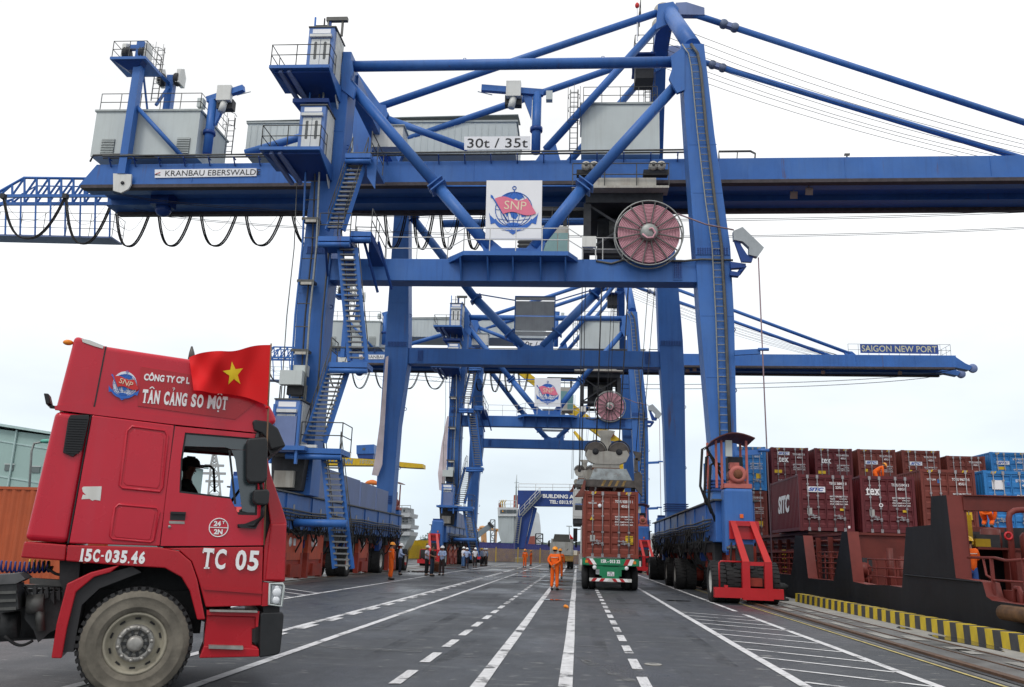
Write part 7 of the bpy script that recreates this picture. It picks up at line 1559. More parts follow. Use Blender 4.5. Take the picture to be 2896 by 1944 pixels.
def pose(arms='down', legs='stand', bend=0.0, crouch=0.0, turn=0.0):
    """joint positions of a 1.68 m figure facing +Y"""
    hip = .92 - crouch; b = bend; J = {}
    def tor(h, x=0, fw=0): return V((x, math.sin(b) * h + fw * math.cos(b), hip + math.cos(b) * h - fw * math.sin(b)))
    J['pel'] = V((0, 0, hip)); J['waist'] = tor(.14); J['chest'] = tor(.34); J['neck0'] = tor(.50); J['neck'] = tor(.56); J['head'] = tor(.66, 0, .015); J['top'] = tor(.755, 0, .01)
    for s, n in ((-1, 'L'), (1, 'R')):
        J['sh' + n] = tor(.475, s * .175)
        ld = 0 if legs == 'stand' else (.17 if (s > 0) else -.17)
        kz = hip * .52; J['hip' + n] = V((s * .09, 0, hip - .03)); J['kn' + n] = V((s * .105, .02 + ld * .55 + crouch * .75, kz)); J['an' + n] = V((s * .11, ld - .01 + crouch * .1, .09)); J['toe' + n] = V((s * .125, ld + .13 + crouch * .1, .045))
        if arms == 'behind': e, w = V((s * .27, -.10, hip + .26)), V((s * .035, -.17, hip + .05 + .035 * s))
        elif arms == 'front': e, w = V((s * .25, .03, hip + .25)), V((s * .12, .24, hip + .22))
        elif arms == 'one' and s > 0: e, w = V((.25, .0, hip + .24)), V((.17, .25, hip + .17))
        elif arms == 'reach': e, w = tor(.30, s * .21, .20), tor(.18, s * .15, .42)
        elif arms == 'wheel': e, w = V((s * .24, .16, hip + .22)), V((s * .15, .42, hip + .25))
        elif arms == 'hip' : e, w = V((s * .33, -.06, hip + .22)), V((s * .17, .08, hip + .12))
        else: e, w = V((s * .235, -.02, hip + .21)), V((s * .25, .05, hip - .03))
        J['el' + n] = e; J['wr' + n] = w
        d = (w - e).normalized(); J['palm' + n] = w + d * .075
    return J
HEADS = {}
def person(foot, label, shirt, trousers, helmet=None, rz=0.0, h=1.0, group=None, sleeves='long', stripe=False, lean=None, **kw):
    J = pose(**kw); inv = Matrix.Translation(foot) @ Matrix.Rotation(rz, 4, 'Z') @ Matrix.Scale(h, 4)
    n = {}; E = []
    n['pel'] = (J['pel'], (.115, .085)); n['waist'] = (J['waist'], (.10, .075)); n['chest'] = (J['chest'], (.125, .09)); n['neck0'] = (J['neck0'], (.075, .065)); n['neck'] = (J['neck'], .05); n['head'] = (J['head'], (.098, .098)); n['top'] = (J['top'], (.078, .078))
    E += [('pel', 'waist'), ('waist', 'chest'), ('chest', 'neck0'), ('neck0', 'neck'), ('neck', 'head'), ('head', 'top')]
    for s in 'LR':
        n['sh' + s] = (J['sh' + s], .058); n['el' + s] = (J['el' + s], .041); n['wr' + s] = (J['wr' + s], .028); n['palm' + s] = (J['palm' + s], (.036, .02))
        n['hip' + s] = (J['hip' + s], .085); n['kn' + s] = (J['kn' + s], .058); n['an' + s] = (J['an' + s], .04); n['toe' + s] = (J['toe' + s], .038)
        E += [('chest', 'sh' + s), ('sh' + s, 'el' + s), ('el' + s, 'wr' + s), ('wr' + s, 'palm' + s), ('pel', 'hip' + s), ('hip' + s, 'kn' + s), ('kn' + s, 'an' + s), ('an' + s, 'toe' + s)]
    mb = skin(n, E, 'pel')
    hd = (J['top'] - J['neck']).normalized(); fw = V((0, 1, 0)); fw = (fw - hd * fw.dot(hd)).normalized(); c = J['head']
    # face: nose, eyes, mouth, ears
    mb.m(0, True).add([c + fw * .066 + hd * .012, c + fw * .092 - hd * .03, c + fw * .060 - hd * .036 + V((.018, 0, 0)), c + fw * .060 - hd * .036 - V((.018, 0, 0))], [(0, 2, 1), (0, 1, 3), (1, 2, 3)])
    for s in (-1, 1): mb.ball(c + V((s * .080, 0, 0)) - hd * .005, .024, 6, 4, (.35, .8, 1.3))
    mb.m(1); 
    for s in (-1, 1): mb.ball(c + fw * .079 + V((s * .030, 0, 0)) + hd * .012, .010, 6, 4, (1.3, .5, .7))
    mb.m(2); mb.ball(c + fw * .072 - hd * .052, .015, 6, 4, (1.6, .4, .4)); mb.m(0)
    for s, sg in (('L', -1), ('R', 1)):   # five fingers closing slightly
        w, p = J['wr' + s], J['palm' + s]; d = (p - w).normalized(); sd = d.cross(V((0, 1, 0))) if abs(d.y) < .8 else V((1, 0, 0)); sd = (sd - d * sd.dot(d)).normalized(); cu = d.cross(sd).normalized() * (-sg)
        for k, L in enumerate((.062, .074, .07, .055)):
            b0 = p + sd * (.026 - .0175 * k) + d * .015; mb.path([b0, b0 + d * L * .5 + cu * .006, b0 + d * L * .85 + cu * .026], [.0085, .008, .006], 5)
        b0 = w + d * .035 + sd * .026; mb.path([b0, b0 + d * .03 + sd * .022, b0 + d * .055 + sd * .026 + cu * .012], [.01, .009, .007], 5)
    def W(m): m.v = [inv @ p for p in m.v]; return m
    o = build(W(mb), 'person', [SKIN, HAIR, mat('lip', (.25, .09, .07), .5)], None, foot); tag(o, label, 'person', group)
    # clothes: separate surfaces a little larger than the body
    n = {}; E = []; g = .022
    n['pel'] = (J['pel'] - (J['waist'] - J['pel']) * .75, (.172, .150)); n['waist'] = (J['waist'], (.168, .14)); n['chest'] = (J['chest'], (.17, .135)); n['neck0'] = (J['neck0'], (.09, .075)); E += [('pel', 'waist'), ('waist', 'chest'), ('chest', 'neck0')]
    for s in 'LR':
        n['sh' + s] = (J['sh' + s], .078); n['el' + s] = (J['el' + s] if sleeves == 'long' else J['sh' + s].lerp(J['el' + s], .8), .062); E += [('chest', 'sh' + s), ('sh' + s, 'el' + s)]
        if sleeves == 'long': n['wr' + s] = (J['el' + s].lerp(J['wr' + s], .93), .046); E.append(('el' + s, 'wr' + s))
    sh = build(W(skin(n, E, 'chest')), 'shirt' if shirt != ORJ else 'jacket', shirt, o)
    n = {}; E = []; n['pel'] = (J['pel'] - V((0, 0, .0)), (.145, .115)); n['waist'] = (J['waist'], (.14, .11)); E.append(('waist', 'pel'))
    for s in 'LR':
        n['hip' + s] = (J['hip' + s], .105); n['kn' + s] = (J['kn' + s], .082); n['an' + s] = (J['an' + s] + V((0, 0, .02)), .07); E += [('pel', 'hip' + s), ('hip' + s, 'kn' + s), ('kn' + s, 'an' + s)]
    build(W(skin(n, E, 'pel')), 'trousers', trousers, o)
    for s in 'LR':
        a, t = J['an' + s], J['toe' + s]; m = MB().m(0, True); dd = t - a; dd.z = 0
        m.path([V((a.x, a.y, .045)) - dd * .35, V((a.x, a.y, .055)), a + dd * .7 - V((0, 0, .045)), V((t.x, t.y, .035)) + dd * .25], [.035, .052, .05, .03], 8); build(W(m), 'shoe', SHOE, o)
    if helmet:
        m = MB().m(0, True); ct = c + hd * .03; u = fw.cross(hd); M3 = Matrix((u, fw, hd)).transposed()
        prof = [(.150, -.004), (.128, .004), (.122, .03), (.108, .075), (.075, .108), (.03, .122), (0, .124)]; k0 = len(m.v); m.lathe(prof, (0, 0, 0), (0, 0, 1), 18); m.box(-.012, .012, -.05, .05, .095, .13)
        m.v = [ct + M3 @ V((p.x * .93, p.y * 1.06 + (.035 if p.z < .01 and p.y > .05 else 0), p.z)) for p in m.v]; build(W(m), 'hard_hat' if helmet != HELB else 'cap', helmet, o)
        m = MB().m(0, True); m.ball(c - fw * .03 + hd * .012, .080, 10, 6, (.98, .9, .95)); build(W(m), 'hair', HAIR, o) if True else None
    else:
        m = MB().m(0, True); m.ball(c - fw * .028 + hd * .035, .096, 12, 7, (.95, .92, 1.0)); build(W(m), 'hair', HAIR, o)
    if stripe:
        m = MB().m(0, True); up = (J['chest'] - J['waist']).normalized(); cc = J['chest'] + up * .035
        m.path([cc + V((.172 * math.cos(t), .142 * math.sin(t), 0)) for t in [2 * PI * j / 20 for j in range(20)]], .012, 5, True); build(W(m), 'reflective_tape', REFL, o)
    return o
def at(x, y): return PZ(x, y, 0.0)
def face(o_from, dx, dy): return math.atan2(-dx, dy)     # heading so that local +Y points to (dx, dy)
GO, GV = 'dock workers in orange coveralls', 'visitors in shirts and white helmets'
person(at(890, 1323), 'worker in orange coveralls standing in front of the land side crane wheels', ORJ, ORJ, HELO, face(0, .8, .5), 1.04, GO, arms='down', stripe=True)
person(at(911, 1312), 'man in light blue shirt and white helmet standing beside the orange worker near dual tyres', S_LB, P_NV, HELW, face(0, .9, .2), 1.03, GV, arms='one')
person(at(972, 1314), 'man in lavender white shirt and white helmet behind the man in black tee', S_LAV, P_DK, HELW, face(0, .9, -.2), 1.0, GV, sleeves='short', arms='one')
person(at(984, 1315), 'bareheaded man in black tee and dark jeans talking with two helmeted men', S_BK, P_JN, None, face(0, .95, -.25), 1.0, GV, sleeves='short', arms='one')
person(at(1007, 1313), 'man in pale blue long sleeved shirt and white helmet facing the camera', S_LB, P_BR, HELW, face(0, -.3, -.95), 1.0, GV, arms='front')
person(at(1056, 1296), 'man in white shirt and light blue jeans at the far group edge', S_W, P_LJ, HELW, face(0, .6, .6), 1.02, GV, arms='down', sleeves='short')
person(at(1064, 1297), 'man in light blue shirt seen from behind with hand on hip', S_LB, P_NV, HELW, face(0, .1, 1), .98, GV, arms='hip', sleeves='short')
po = person(at(1083, 1295), 'man in white shirt holding a red folder at his side', S_W, P_DK, HELW, face(0, .3, -.9), 1.0, GV, arms='down', sleeves='short')
person(at(1097.5, 1292), 'man in grey blue shirt wearing a yellow helmet among white helmets', S_GB, P_DK, HELY, face(0, .8, -.3), 1.0, GV, arms='down')
person(at(1104, 1292), 'man in white shirt standing right behind the yellow helmeted man', S_W, P_DK, HELW, face(0, -.5, -.8), 1.0, GV, arms='down', sleeves='short')
person(at(1109.5, 1291), 'man in brownish trousers at the right end of the far group', S_GB, P_BR, HELW, face(0, -.8, .3), 1.0, GV, arms='down')
person(at(1197, 1295), 'worker in orange coveralls nearer of the far pair by the yellow fence', ORJ, ORJ, HELO, face(0, -.4, -.9), 1.02, GO, arms='down', stripe=True)
person(at(1211, 1291), 'worker in orange coveralls farther of the pair by the yellow fence', ORJ, ORJ, HELO, face(0, -.8, -.3), .97, GO, arms='front', stripe=True)
person(at(1264.5, 1347), 'worker in orange coveralls seen from behind with hands clasped at his back', ORJ, ORJ, HELO, face(0, .25, 1), 1.04, GO, arms='behind', stripe=True)
person(at(1277, 1321), 'worker in orange coveralls half hidden behind the one with clasped hands', ORJ, ORJ, HELO, face(0, -.2, 1), 1.03, GO, arms='down', stripe=True)
# red folder
p = at(1083, 1295); fd = MB(); fd.prism([p + V((.2, -.1, .72)), p + V((.5, -.12, .74)), p + V((.5, -.1, .96)), p + V((.2, -.08, .94))], (0, .03, 0)); tag(build(fd, 'folder', RED, None, p + V((.3, -.1, .72))), 'red folder held by the man in white shirt', 'folder')
# workers on the ship
q = PY(*c8(725, 244), Yb + 1.2); q = PY(*c8(722, 244), 48.5); person(V((q.x - .1, 48.5, q.z - .72)), 'worker in orange bending over behind the maroon tex container', ORJ, ORJ, HELO, face(0, .95, .1), 1.0, GO, bend=.95, crouch=.1, arms='reach')
q = PY(*c8(1412, 575), gy + 3.6); person(V((q.x, gy + 3.6, PY(*c8(1300, 570), gy + 3).z + .005)), 'worker in orange stooping on ship platform under the red cross beam', ORJ, ORJ, HELO, face(0, .5, .8), .9, GO, bend=1.0, crouch=.42, arms='reach', stripe=True)
q = PY(*c8(1292, 640), gy + .42); person(V((q.x, gy + .42, .56)), 'worker in orange jacket and blue trousers behind the ship rail', ORJ, cl('blue work trousers', (.03, .09, .30)), HELY, face(0, -.2, 1), 1.0, GO, arms='front', stripe=True)
# driver behind the wheel of the red truck
dp_ = TI @ V((.24, 1.78, 1.0)); 
hz_ = T(806, 640, 1.8); drv = person(TI @ V((hz_.x - .02, 1.8, hz_.z - 1.16)), 'driver in dull olive shirt and grey helmet seen through the red cab window', S_OL, S_OL, HELG, math.radians(24.5 - 90), 1.0, None, arms='wheel', crouch=.42)
# ================================================================== background yard
# yellow mesh fence across the end of the quay
FY = 122.0; FM = mat('yellow fence paint', (.50, .34, .06), .5, var=.15, scale=2)
fe = thing('yard_fence', (-12, FY, 0), 'yellow mesh fence running across the far end of the quay', 'fence')
x = -26.0; k = 0
pn = MB()
for j in range(13): pn.box(-1.42, 1.42, -.012, .012, .12 + .135 * j, .155 + .135 * j)
for j in range(19): pn.box(-1.42 + .157 * j, -1.385 + .157 * j, -.02, .0, .1, 1.78)
pnm = mesh_of(pn, 'mesh_panel', FM); pst = mesh_of(MB().box(-.06, .06, -.06, .06, 0, 2.0), 'fence_post', FM)
while x < 6:
    p_ = inst(pnm, 'mesh_panel', fe, Matrix.Translation((x + 1.5, FY, 0))); inst(pst, 'fence_post', fe, Matrix.Translation((x, FY, 0))); x += 3.0
# containers standing behind the fence
GB = 'containers standing behind the yellow fence'
def yard(px0, px1, ptop, Y, mt, label, L=12.19, side=True, txt=None):
    a = PY(px0, ptop, Y); b = PY(px1, ptop, Y)
    o = container(((a.x + b.x) / 2 - L / 2 if side else (a.x + b.x) / 2, Y + 1.22 if side else Y, .01), L, 2.59, mt, label, GB, rz=-PI / 2 if side else 0, doors=not side, code='TGHU 40%04d 1' % (abs(int(px0 * 7)) % 9999) if not side else None)
    if txt: text(txt, o, PY((px0 + px1) / 2, ptop, Y) + V((0, -.02, -.75)), (1, 0, 0), (0, 0, 1), WHITE, h=.9, w=2.6, bold=.08)
    return o
yard(958, 1095, 1238, 128, PURP, 'purple blue container with white letters behind fence near the second crane foot', 12.19, True)
text('DE', bpy.data.objects['shipping_container.%03d' % (len([o for o in bpy.data.objects if o.name.startswith('shipping_container')]) - 1)], PY(969, 1249, 127.9), (1, 0, 0), (0, 0, 1), WHITE, h=.8, w=1.6, bold=.06)
yard(1094, 1154, 1241, 127, PURP, 'purple blue container behind fence below the white moored ship', 6.06)
yard(1228, 1258, 1243, 134, PURP, 'dark blue container behind fence left of the grey dump truck', 6.06)
yard(1292, 1350, 1248, 127, PURP, 'purple blue container with white label behind fence right of dump truck', 6.06); build(MB().box(PY(1303, 1260, 127).x, PY(1317, 1260, 127).x, 126.93, 126.97, PY(1310, 1267, 127).z, PY(1310, 1256, 127).z), 'label_plate', SIGNW, bpy.data.objects[[o.name for o in bpy.data.objects if o.get('label', '').endswith('right of dump truck')][0]])
yard(935, 953, 1243, 127, YEL, 'yellow container behind fence left of the purple blue ones', 4.0)
# grey dump truck seen from behind
DX, DY = -1.55, 88.0
GRD2 = mat('dusty grey tipper body', (.33, .33, .31), .6, var=.2, scale=1.5, streak=.5, dirt=(.16, .14, .1)); OCH = mat('muddy ochre chassis', (.28, .17, .05), .6, var=.3, scale=3, streak=.5)
dt = thing('dump_truck', (DX, DY, 0), 'grey dump truck with tall tipper box seen from behind near the fence', 'truck')
build(MB().prism([(DX - 1.12, DY + .1, 1.25), (DX + 1.12, DY + .1, 1.25), (DX + 1.12, DY + .1, 2.35), (DX + .95, DY + .1, 2.55), (DX - .95, DY + .1, 2.55), (DX - 1.12, DY + .1, 2.35)], (0, 5.0, 0)), 'tipper_body', GRD2, dt)
build(MB().prism([(DX - .86, DY + .3, 2.553), (DX + .86, DY + .3, 2.553), (DX + .7, DY + .4, 3.28), (DX - .7, DY + .4, 3.28)], (0, 1.6, 0)), 'rear_hood', mat('dark canvas cover', (.06, .06, .055), .8, var=.3), dt)
build(MB().box(DX - 1.0, DX + 1.0, DY + .04, DY + .098, 1.3, 2.1), 'tailgate', GRD2, dt)
for s in (-.6, -.1, .5): build(MB().prism([(DX + s, DY + .02, 1.75), (DX + s + .05, DY + .02, 1.72), (DX + s + .2, DY + .02, 1.9), (DX + s + .15, DY + .02, 1.92)], (0, .019, 0)), 'tailgate_latch', DARK, dt)
build(MB().box(DX - 1.2, DX + 1.2, DY - .1, DY + .6, .85, 1.22), 'chassis', OCH, dt); build(MB().box(DX - 1.2, DX + 1.2, DY - .2, DY - .1, .72, .86), 'under_bar', OCH, dt); build(MB().box(DX - .5, DX + .5, DY + .6, DY + 6.5, .6, 1.1), 'chassis_frame', DARK, dt)
for x in (-1.05, -.72, .72, 1.05):
    for y in (1.0, 2.3): put_wheel(dt, DX + x, DY + y)
for s in (-1, 1): put_wheel(dt, DX + s * 1.0, DY + 5.8); build(MB().beam((DX + s * 1.1, DY + 6.6, 2.6), (DX + s * 1.4, DY + 6.6, 2.75), .05), 'mirror_arm', BLACK, dt); build(MB().box(DX + s * 1.42 - .1, DX + s * 1.42 + .1, DY + 6.6, DY + 6.66, 2.1, 2.7), 'mirror', BLACK, dt)
build(MB().box(DX - 1.15, DX + 1.15, DY + 5.3, DY + 7.0, .9, 2.9), 'cab', GRD2, dt)
# shipyard gantry: blue legs, lettered beam, stairs
SY = 150.0
sg = thing('shipyard_gantry', PY(1190, 1262, SY) * 1, 'dark blue shipyard gantry lettered BUILDING with outside stairs', 'gantry'); 
def sp2(name, pts, m=DBLUE, dep=1.2, par=None, Y=SY): return build(MB().prism(poly(pts, Y), (0, dep, 0)), name, m, par or sg)
NB = mat('navy gantry paint', (.022, .055, .22), .5, var=.12, scale=.4, streak=.2)
bm_ = sp2('box_beam', [(1181, 1119), (1420, 1121), (1420, 1157), (1215, 1155), (1181, 1150)], NB, 1.6)
a = PY(1230, 1132, SY - .05); text('BUILDING AND', bm_, PY(1283, 1133, SY - .06), (1, 0, 0), (0, 0, 1), WHITE, h=.66, w=6.6, bold=.04)
text('TEL: 0313.979', bm_, PY(1284, 1146, SY - .06), (1, 0, 0), (0, 0, 1), WHITE, h=.62, w=4.5, bold=.04)
sp2('leg', [(1185, 1151), (1216, 1156), (1206, 1200), (1195, 1254), (1168, 1254), (1178, 1200)], NB, 1.2); sp2('leg_side', [(1217, 1156), (1225, 1160), (1201, 1254), (1196, 1254)], DBLUE, .8, Y=SY + .3)
sp2('foot_beam', [(1160, 1252), (1200, 1252), (1200, 1272), (1160, 1272)], NB, 1.5)
build(MB().rail([PY(1183, 1119, SY), PY(1300, 1120, SY), PY(1420, 1121, SY)], 1.1, 3.2, .05), 'beam_railing', WRAIL, sg)
for (xa_, ya_), (xb2, yb2), nn in (((1185, 1177), (1232, 1127), 10), ((1173, 1240), (1181, 1180), 14)):
    A = PY(xa_, ya_, SY - .5); B = PY(xb2, yb2, SY - .5); wv = V((.45, 0, -.05)) if xb2 > 1200 else V((.62, 0, 0)); s1 = build(MB().beam(A, B, .12, .2), 'stairs', GALV, sg); build(MB().beam(A + wv, B + wv, .12, .2), 'stringer', GALV, s1)
    for j in range(nn): c = A.lerp(B, (j + .5) / nn); build(MB().box(c.x, c.x + .6, SY - .62, SY - .38, c.z - .03, c.z + .03), 'tread', GALV, s1)
    if xb2 > 1200: build(MB().rail([A, B], 1.1, 1.4, .05, 1), 'stair_railing', WRAIL, s1)
# white ship moored behind the gantry
HS = mat('white ship paint', (.55, .57, .58), .5, var=.06, scale=.3, streak=.35, dirt=(.3, .28, .26)); HS2 = mat('pale grey ship bow', (.40, .44, .45), .5, var=.08, scale=.3, streak=.3); HRD = mat('red ship bottom', (.30, .09, .07), .6, var=.15, scale=.5)
WS = thing('moored_ship', PY(1180, 1262, 172), 'white ship with lit wheelhouse moored behind the blue gantry', 'ship'); Y = 172.0
def wsp(name, pts, m, dep, Y=Y, par=None): return build(MB().prism(poly(pts, Y), (0, dep, 0)), name, m, par or WS)
wsp('bow_front', [(1136, 1178), (1172, 1178), (1172, 1246), (1144, 1240), (1137, 1215)], HS2, 10)
wsp('bridge', [(1135, 1158), (1178, 1158), (1178, 1178), (1136, 1178)], HS, 9, Y - .3)
for a, b in ((1141, 1154), (1155, 1170), (1171, 1178)): wsp('bridge_window', [(a, 1163), (b, 1163), (b, 1171), (a, 1171)], GLASS, .1, Y - .42)
build(MB().ball(PY(1147, 1167, Y - .46), .14, 8, 5), 'cabin_lamp', mat('glowing lamp', (.9, .4, .05), .4), WS)
hs = wsp('hull', [(1172, 1168), (1194, 1160), (1215, 1158), (1219, 1190), (1222, 1258), (1172, 1258)], HS, 30, Y + 1)
wsp('hull_bottom', [(1186, 1226), (1220, 1223), (1221, 1262), (1186, 1262)], HRD, 29, Y + .9)
wsp('upper_deck', [(1194, 1150), (1214, 1148), (1216, 1160), (1194, 1166)], HS, 12, Y + 3)
for a in (1199, 1206): wsp('side_window', [(a, 1163), (a + 4, 1162), (a + 4, 1168), (a, 1169)], GLASS, .1, Y + .9)
build(MB().rail([PY(1138, 1158, Y - .2), PY(1178, 1158, Y - .2)], 1.3, 1.0, .05), 'bridge_railing', WRAIL, WS)
wsp('funnel', [(1172, 1130), (1179, 1129), (1180, 1158), (1171, 1158)], HRD, 3, Y + 4)
build(MB().path([PY(1177, 1158, Y), PY(1178, 1100, Y), PY(1179, 1083, Y)], [.22, .12, .06], 6), 'mast', HS2, WS); build(MB().beam(PY(1173, 1102, Y), PY(1184, 1101, Y), .1), 'mast_yard', HS2, WS); build(MB().beam(PY(1175, 1112, Y), PY(1182, 1112, Y), .1), 'mast_yard', HS2, WS)
for xs in (1143, 1147, 1152): build(MB().path([PY(xs, 1158, Y), PY(xs - 1, 1146, Y), PY(xs + 3, 1141, Y)], .13, 6), 'deck_davit', YEL, WS)
wsp('deck_locker', [(1137, 1148), (1142, 1147), (1144, 1158), (1137, 1158)], HRD, 1, Y - .1)
# green pitched shed roof and small white boat below the bow
sh2 = thing('harbour_shed', PY(1165, 1262, 160), 'pale green roofed shed in front of the white ship bow', 'shed'); build(MB().prism(poly([(1135, 1252), (1150, 1238), (1175, 1236), (1180, 1252)], 160), (0, 6, 0)), 'roof', mat('pale green roof', (.30, .40, .36), .5, streak=.2), sh2); build(MB().prism(poly([(1137, 1252.3), (1178, 1252.3), (1178, 1264), (1137, 1264)], 160.2), (0, 5.6, 0)), 'wall', GREYP, sh2)
# white service boat visible between the crane sills
sb2 = thing('service_boat', (13.6, 150, -1), 'white boat wheelhouse showing between the sea side crane feet', 'boat')
for nm, pts, m, d, yy in (('hull', [(1480, 1262), (1520, 1262), (1518, 1290), (1484, 1290)], HS, 9, 150), ('deck_house', [(1484, 1234), (1510, 1235), (1511, 1262), (1483, 1262)], HS, 5, 150.5), ('wheelhouse', [(1487, 1217), (1503, 1218), (1504, 1234), (1486, 1234)], HS, 3, 150.7), ('wheelhouse_window', [(1489, 1221), (1495, 1221), (1495, 1227), (1489, 1227)], GLASS, .1, 150.6), ('wheelhouse_window', [(1496, 1221), (1502, 1221), (1502, 1227), (1496, 1227)], GLASS, .1, 150.6)): build(MB().prism(poly(pts, yy), (0, d, 0)), nm, m, sb2)
# white stacked decks of another vessel beyond the land-side sill
vd = thing('deck_tower', PY(935, 1262, 118), 'stacked white decks of a vessel beyond the land side crane sill', 'ship'); Y = 118.0
for k, (a, b, t_, c_) in enumerate(((896, 936, 1208, 1222), (894, 938, 1182, 1206), (896, 936, 1158, 1180))):
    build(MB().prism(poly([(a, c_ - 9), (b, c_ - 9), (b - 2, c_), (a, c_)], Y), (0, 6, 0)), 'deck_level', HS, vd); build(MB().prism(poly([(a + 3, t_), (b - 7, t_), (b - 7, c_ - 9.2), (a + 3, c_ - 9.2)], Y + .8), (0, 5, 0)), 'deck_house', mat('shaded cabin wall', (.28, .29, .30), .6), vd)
    build(MB().rail([PY(a, c_ - 9, Y + .1), PY(b, c_ - 9, Y + .1)], 1.0, 1.2, .04), 'deck_railing', GALV, vd)
    for xx in range(a + 6, b - 10, 9): build(MB().prism(poly([(xx, t_ + 3), (xx + 4, t_ + 3), (xx + 4, t_ + 10), (xx, t_ + 10)], Y + .78), (0, .05, 0)), 'cabin_window', GLASS, vd)
build(MB().prism(poly([(908, 1222), (936, 1222), (916, 1262), (906, 1262)], Y + .5), (0, 5, 0)), 'hull', HS2, vd)
# yellow overhead gantry with blue trolley house
og = thing('overhead_crane', PY(800, 1262, 165), 'yellow overhead gantry girder with blue trolley house beyond the land side leg', 'crane'); Y = 165.0
gb = build(MB().prism(poly([(640, 1038), (720, 1040), (860, 1049), (965, 1059), (965, 1068), (940, 1067), (860, 1062), (720, 1061), (640, 1060)], Y), (0, 3, 0)), 'girder', YEL, og)
text('DILCOME.COM.VN', gb, PY(748, 1050.5, Y - .06), PY(800, 1053, Y) - PY(700, 1048, Y), (0, 0, 1), mat('faded blue lettering', (.16, .24, .36), .5), h=.95, w=9.6, bold=.05)
text('10T/30', gb, PY(838, 1054, Y - .06), PY(860, 1055, Y) - PY(810, 1052, Y), (0, 0, 1), mat('faded grey lettering', (.40, .38, .25), .5), h=.75, w=2.9, bold=.03)
th_ = build(MB().prism(poly([(813, 1016), (853, 1014), (853, 1035), (813, 1036)], Y - .2), (0, 3, 0)), 'trolley_house', BLUE, og); build(MB().prism(poly([(827, 1022), (833, 1022), (833, 1027), (827, 1027)], Y - .26), (0, .05, 0)), 'house_window', GLASS, th_); build(MB().prism(poly([(814, 1036.5), (853, 1035.5), (851, 1047), (817, 1046)], Y), (0, 2.5, 0)), 'trolley_frame', DBLUE, og)
build(MB().rail([PY(720, 1040, Y), PY(800, 1045, Y)], 1.1, 2, .05), 'girder_railing', YEL, og)
for xx in (650,): build(MB().prism(poly([(xx, 1060), (xx + 26, 1060), (xx + 16, 1262), (xx, 1262)], Y + .5), (0, 2, 0)), 'leg', YEL, og)
# yellow mobile crane with raised box boom behind the farther gantry crane
mc = thing('mobile_crane', PY(1395, 1262, 128), 'yellow mobile crane with long slanting boom behind the farther blue crane', 'crane'); Y = 128.0
b0 = PY(1420, 1022, Y); b1 = PY(1180, 842, Y); bmx = build(MB().beam(b0, b0.lerp(b1, .52), 1.1, 1.5), 'boom_base', YEL, mc, bevel=.05); build(MB().beam(b0.lerp(b1, .5), b1, .8, 1.05), 'boom_section', YEL, mc); build(MB().beam(b1, b1 + (b1 - b0) * .22, .55, .7), 'boom_section', YEL, mc)
for k in (.1, .16): build(MB().tube(PY(1310, 985, Y - .9).lerp(PY(1400, 1100, Y - .9), 0), PY(1345, 1080, Y - .9) + V((k * 20, 0, 0)), .2, 8), 'luffing_cylinder', YEL, mc)
build(MB().m(0, True).tube(PY(1394, 990, Y - .9), PY(1394, 990, Y - .9) + V((0, 2, 0)), .5, 12), 'boom_winch', RUST, mc)
build(MB().box(b0.x - 2, b0.x + 2.5, Y - 1.5, Y + 1.8, 1.4, 5.5), 'crane_superstructure', YEL, mc); build(MB().beam((b0.x, Y, 5), b0, 1.2), 'boom_foot', YEL, mc); build(MB().box(b0.x - 3, b0.x + 3, Y - 1.6, Y + 4, .6, 1.38), 'carrier', DARK, mc)
for x in (-2.2, 2.2):
    for y in (-1, 1, 3): put_wheel(mc, b0.x + x, Y + y)
# lattice stair tower, conveyor and orange portal frame in the distance
lt = thing('stair_tower', PY(1195 / 1, 1262, 160), 'slim scaffold stair tower left of the white ship', 'tower'); Y = 160.0
for xx in (1056 + 140 * 0 + 136, ): pass
def scaf(xa_, xb2, yt_, yb_, Y, n, par, name='scaffold_post', m=DARK):
    for xx in (xa_, xb2): build(MB().tube(PY(xx, yb_, Y), PY(xx, yt_, Y), .12, 5), name, m, par)
    for j in range(n + 1):
        yy = yt_ + (yb_ - yt_) * j / n; build(MB().tube(PY(xa_, yy, Y), PY(xb2, yy, Y), .08, 5), 'scaffold_ledger', m, par)
        if j < n: build(MB().tube(PY(xa_ if j % 2 else xb2, yy, Y), PY(xb2 if j % 2 else xa_, yy + (yb_ - yt_) / n, Y), .06, 5), 'scaffold_brace', m, par)
scaf(1119, 1129, 1186, 1258, Y, 6, lt, m=mat('grey scaffold', (.22, .25, .27), .5))
s2 = thing('scaffold', PY(1229, 1262, 165), 'dark scaffold frame standing beside the white ship hull', 'scaffold'); scaf(1222, 1238, 1218, 1262, 165, 4, s2)
cv = thing('conveyor', PY(1100, 1262, 158), 'grey conveyor boom rising to the stair tower', 'conveyor'); build(MB().beam(PY(1068, 1238, 158), PY(1118, 1200, 158), .7, .9), 'boom', mat('grey conveyor steel', (.20, .24, .27), .5), cv); build(MB().beam(PY(1118, 1200, 158), PY(1122, 1196, 158), 1.3, 1.2), 'head', DARK, cv)
op = thing('portal_frame', PY(1100, 1262, 190), 'pale orange portal crane far beyond the fence', 'crane'); OR2 = mat('pale orange paint', (.55, .30, .14), .5)
for pts in ([(1096, 1206), (1138, 1210)], [(1100, 1208), (1102, 1260)], [(1106, 1208), (1108, 1260)], [(1131, 1210), (1128, 1262)], [(1092, 1206), (1096, 1220)]): build(MB().beam(PY(*pts[0], 190), PY(*pts[1], 190), .6), 'frame_member', OR2, op)
build(MB().ball(PY(1101, 1204, 190), .6, 10, 6, (1.3, 1, .7)), 'trolley', OR2, op)
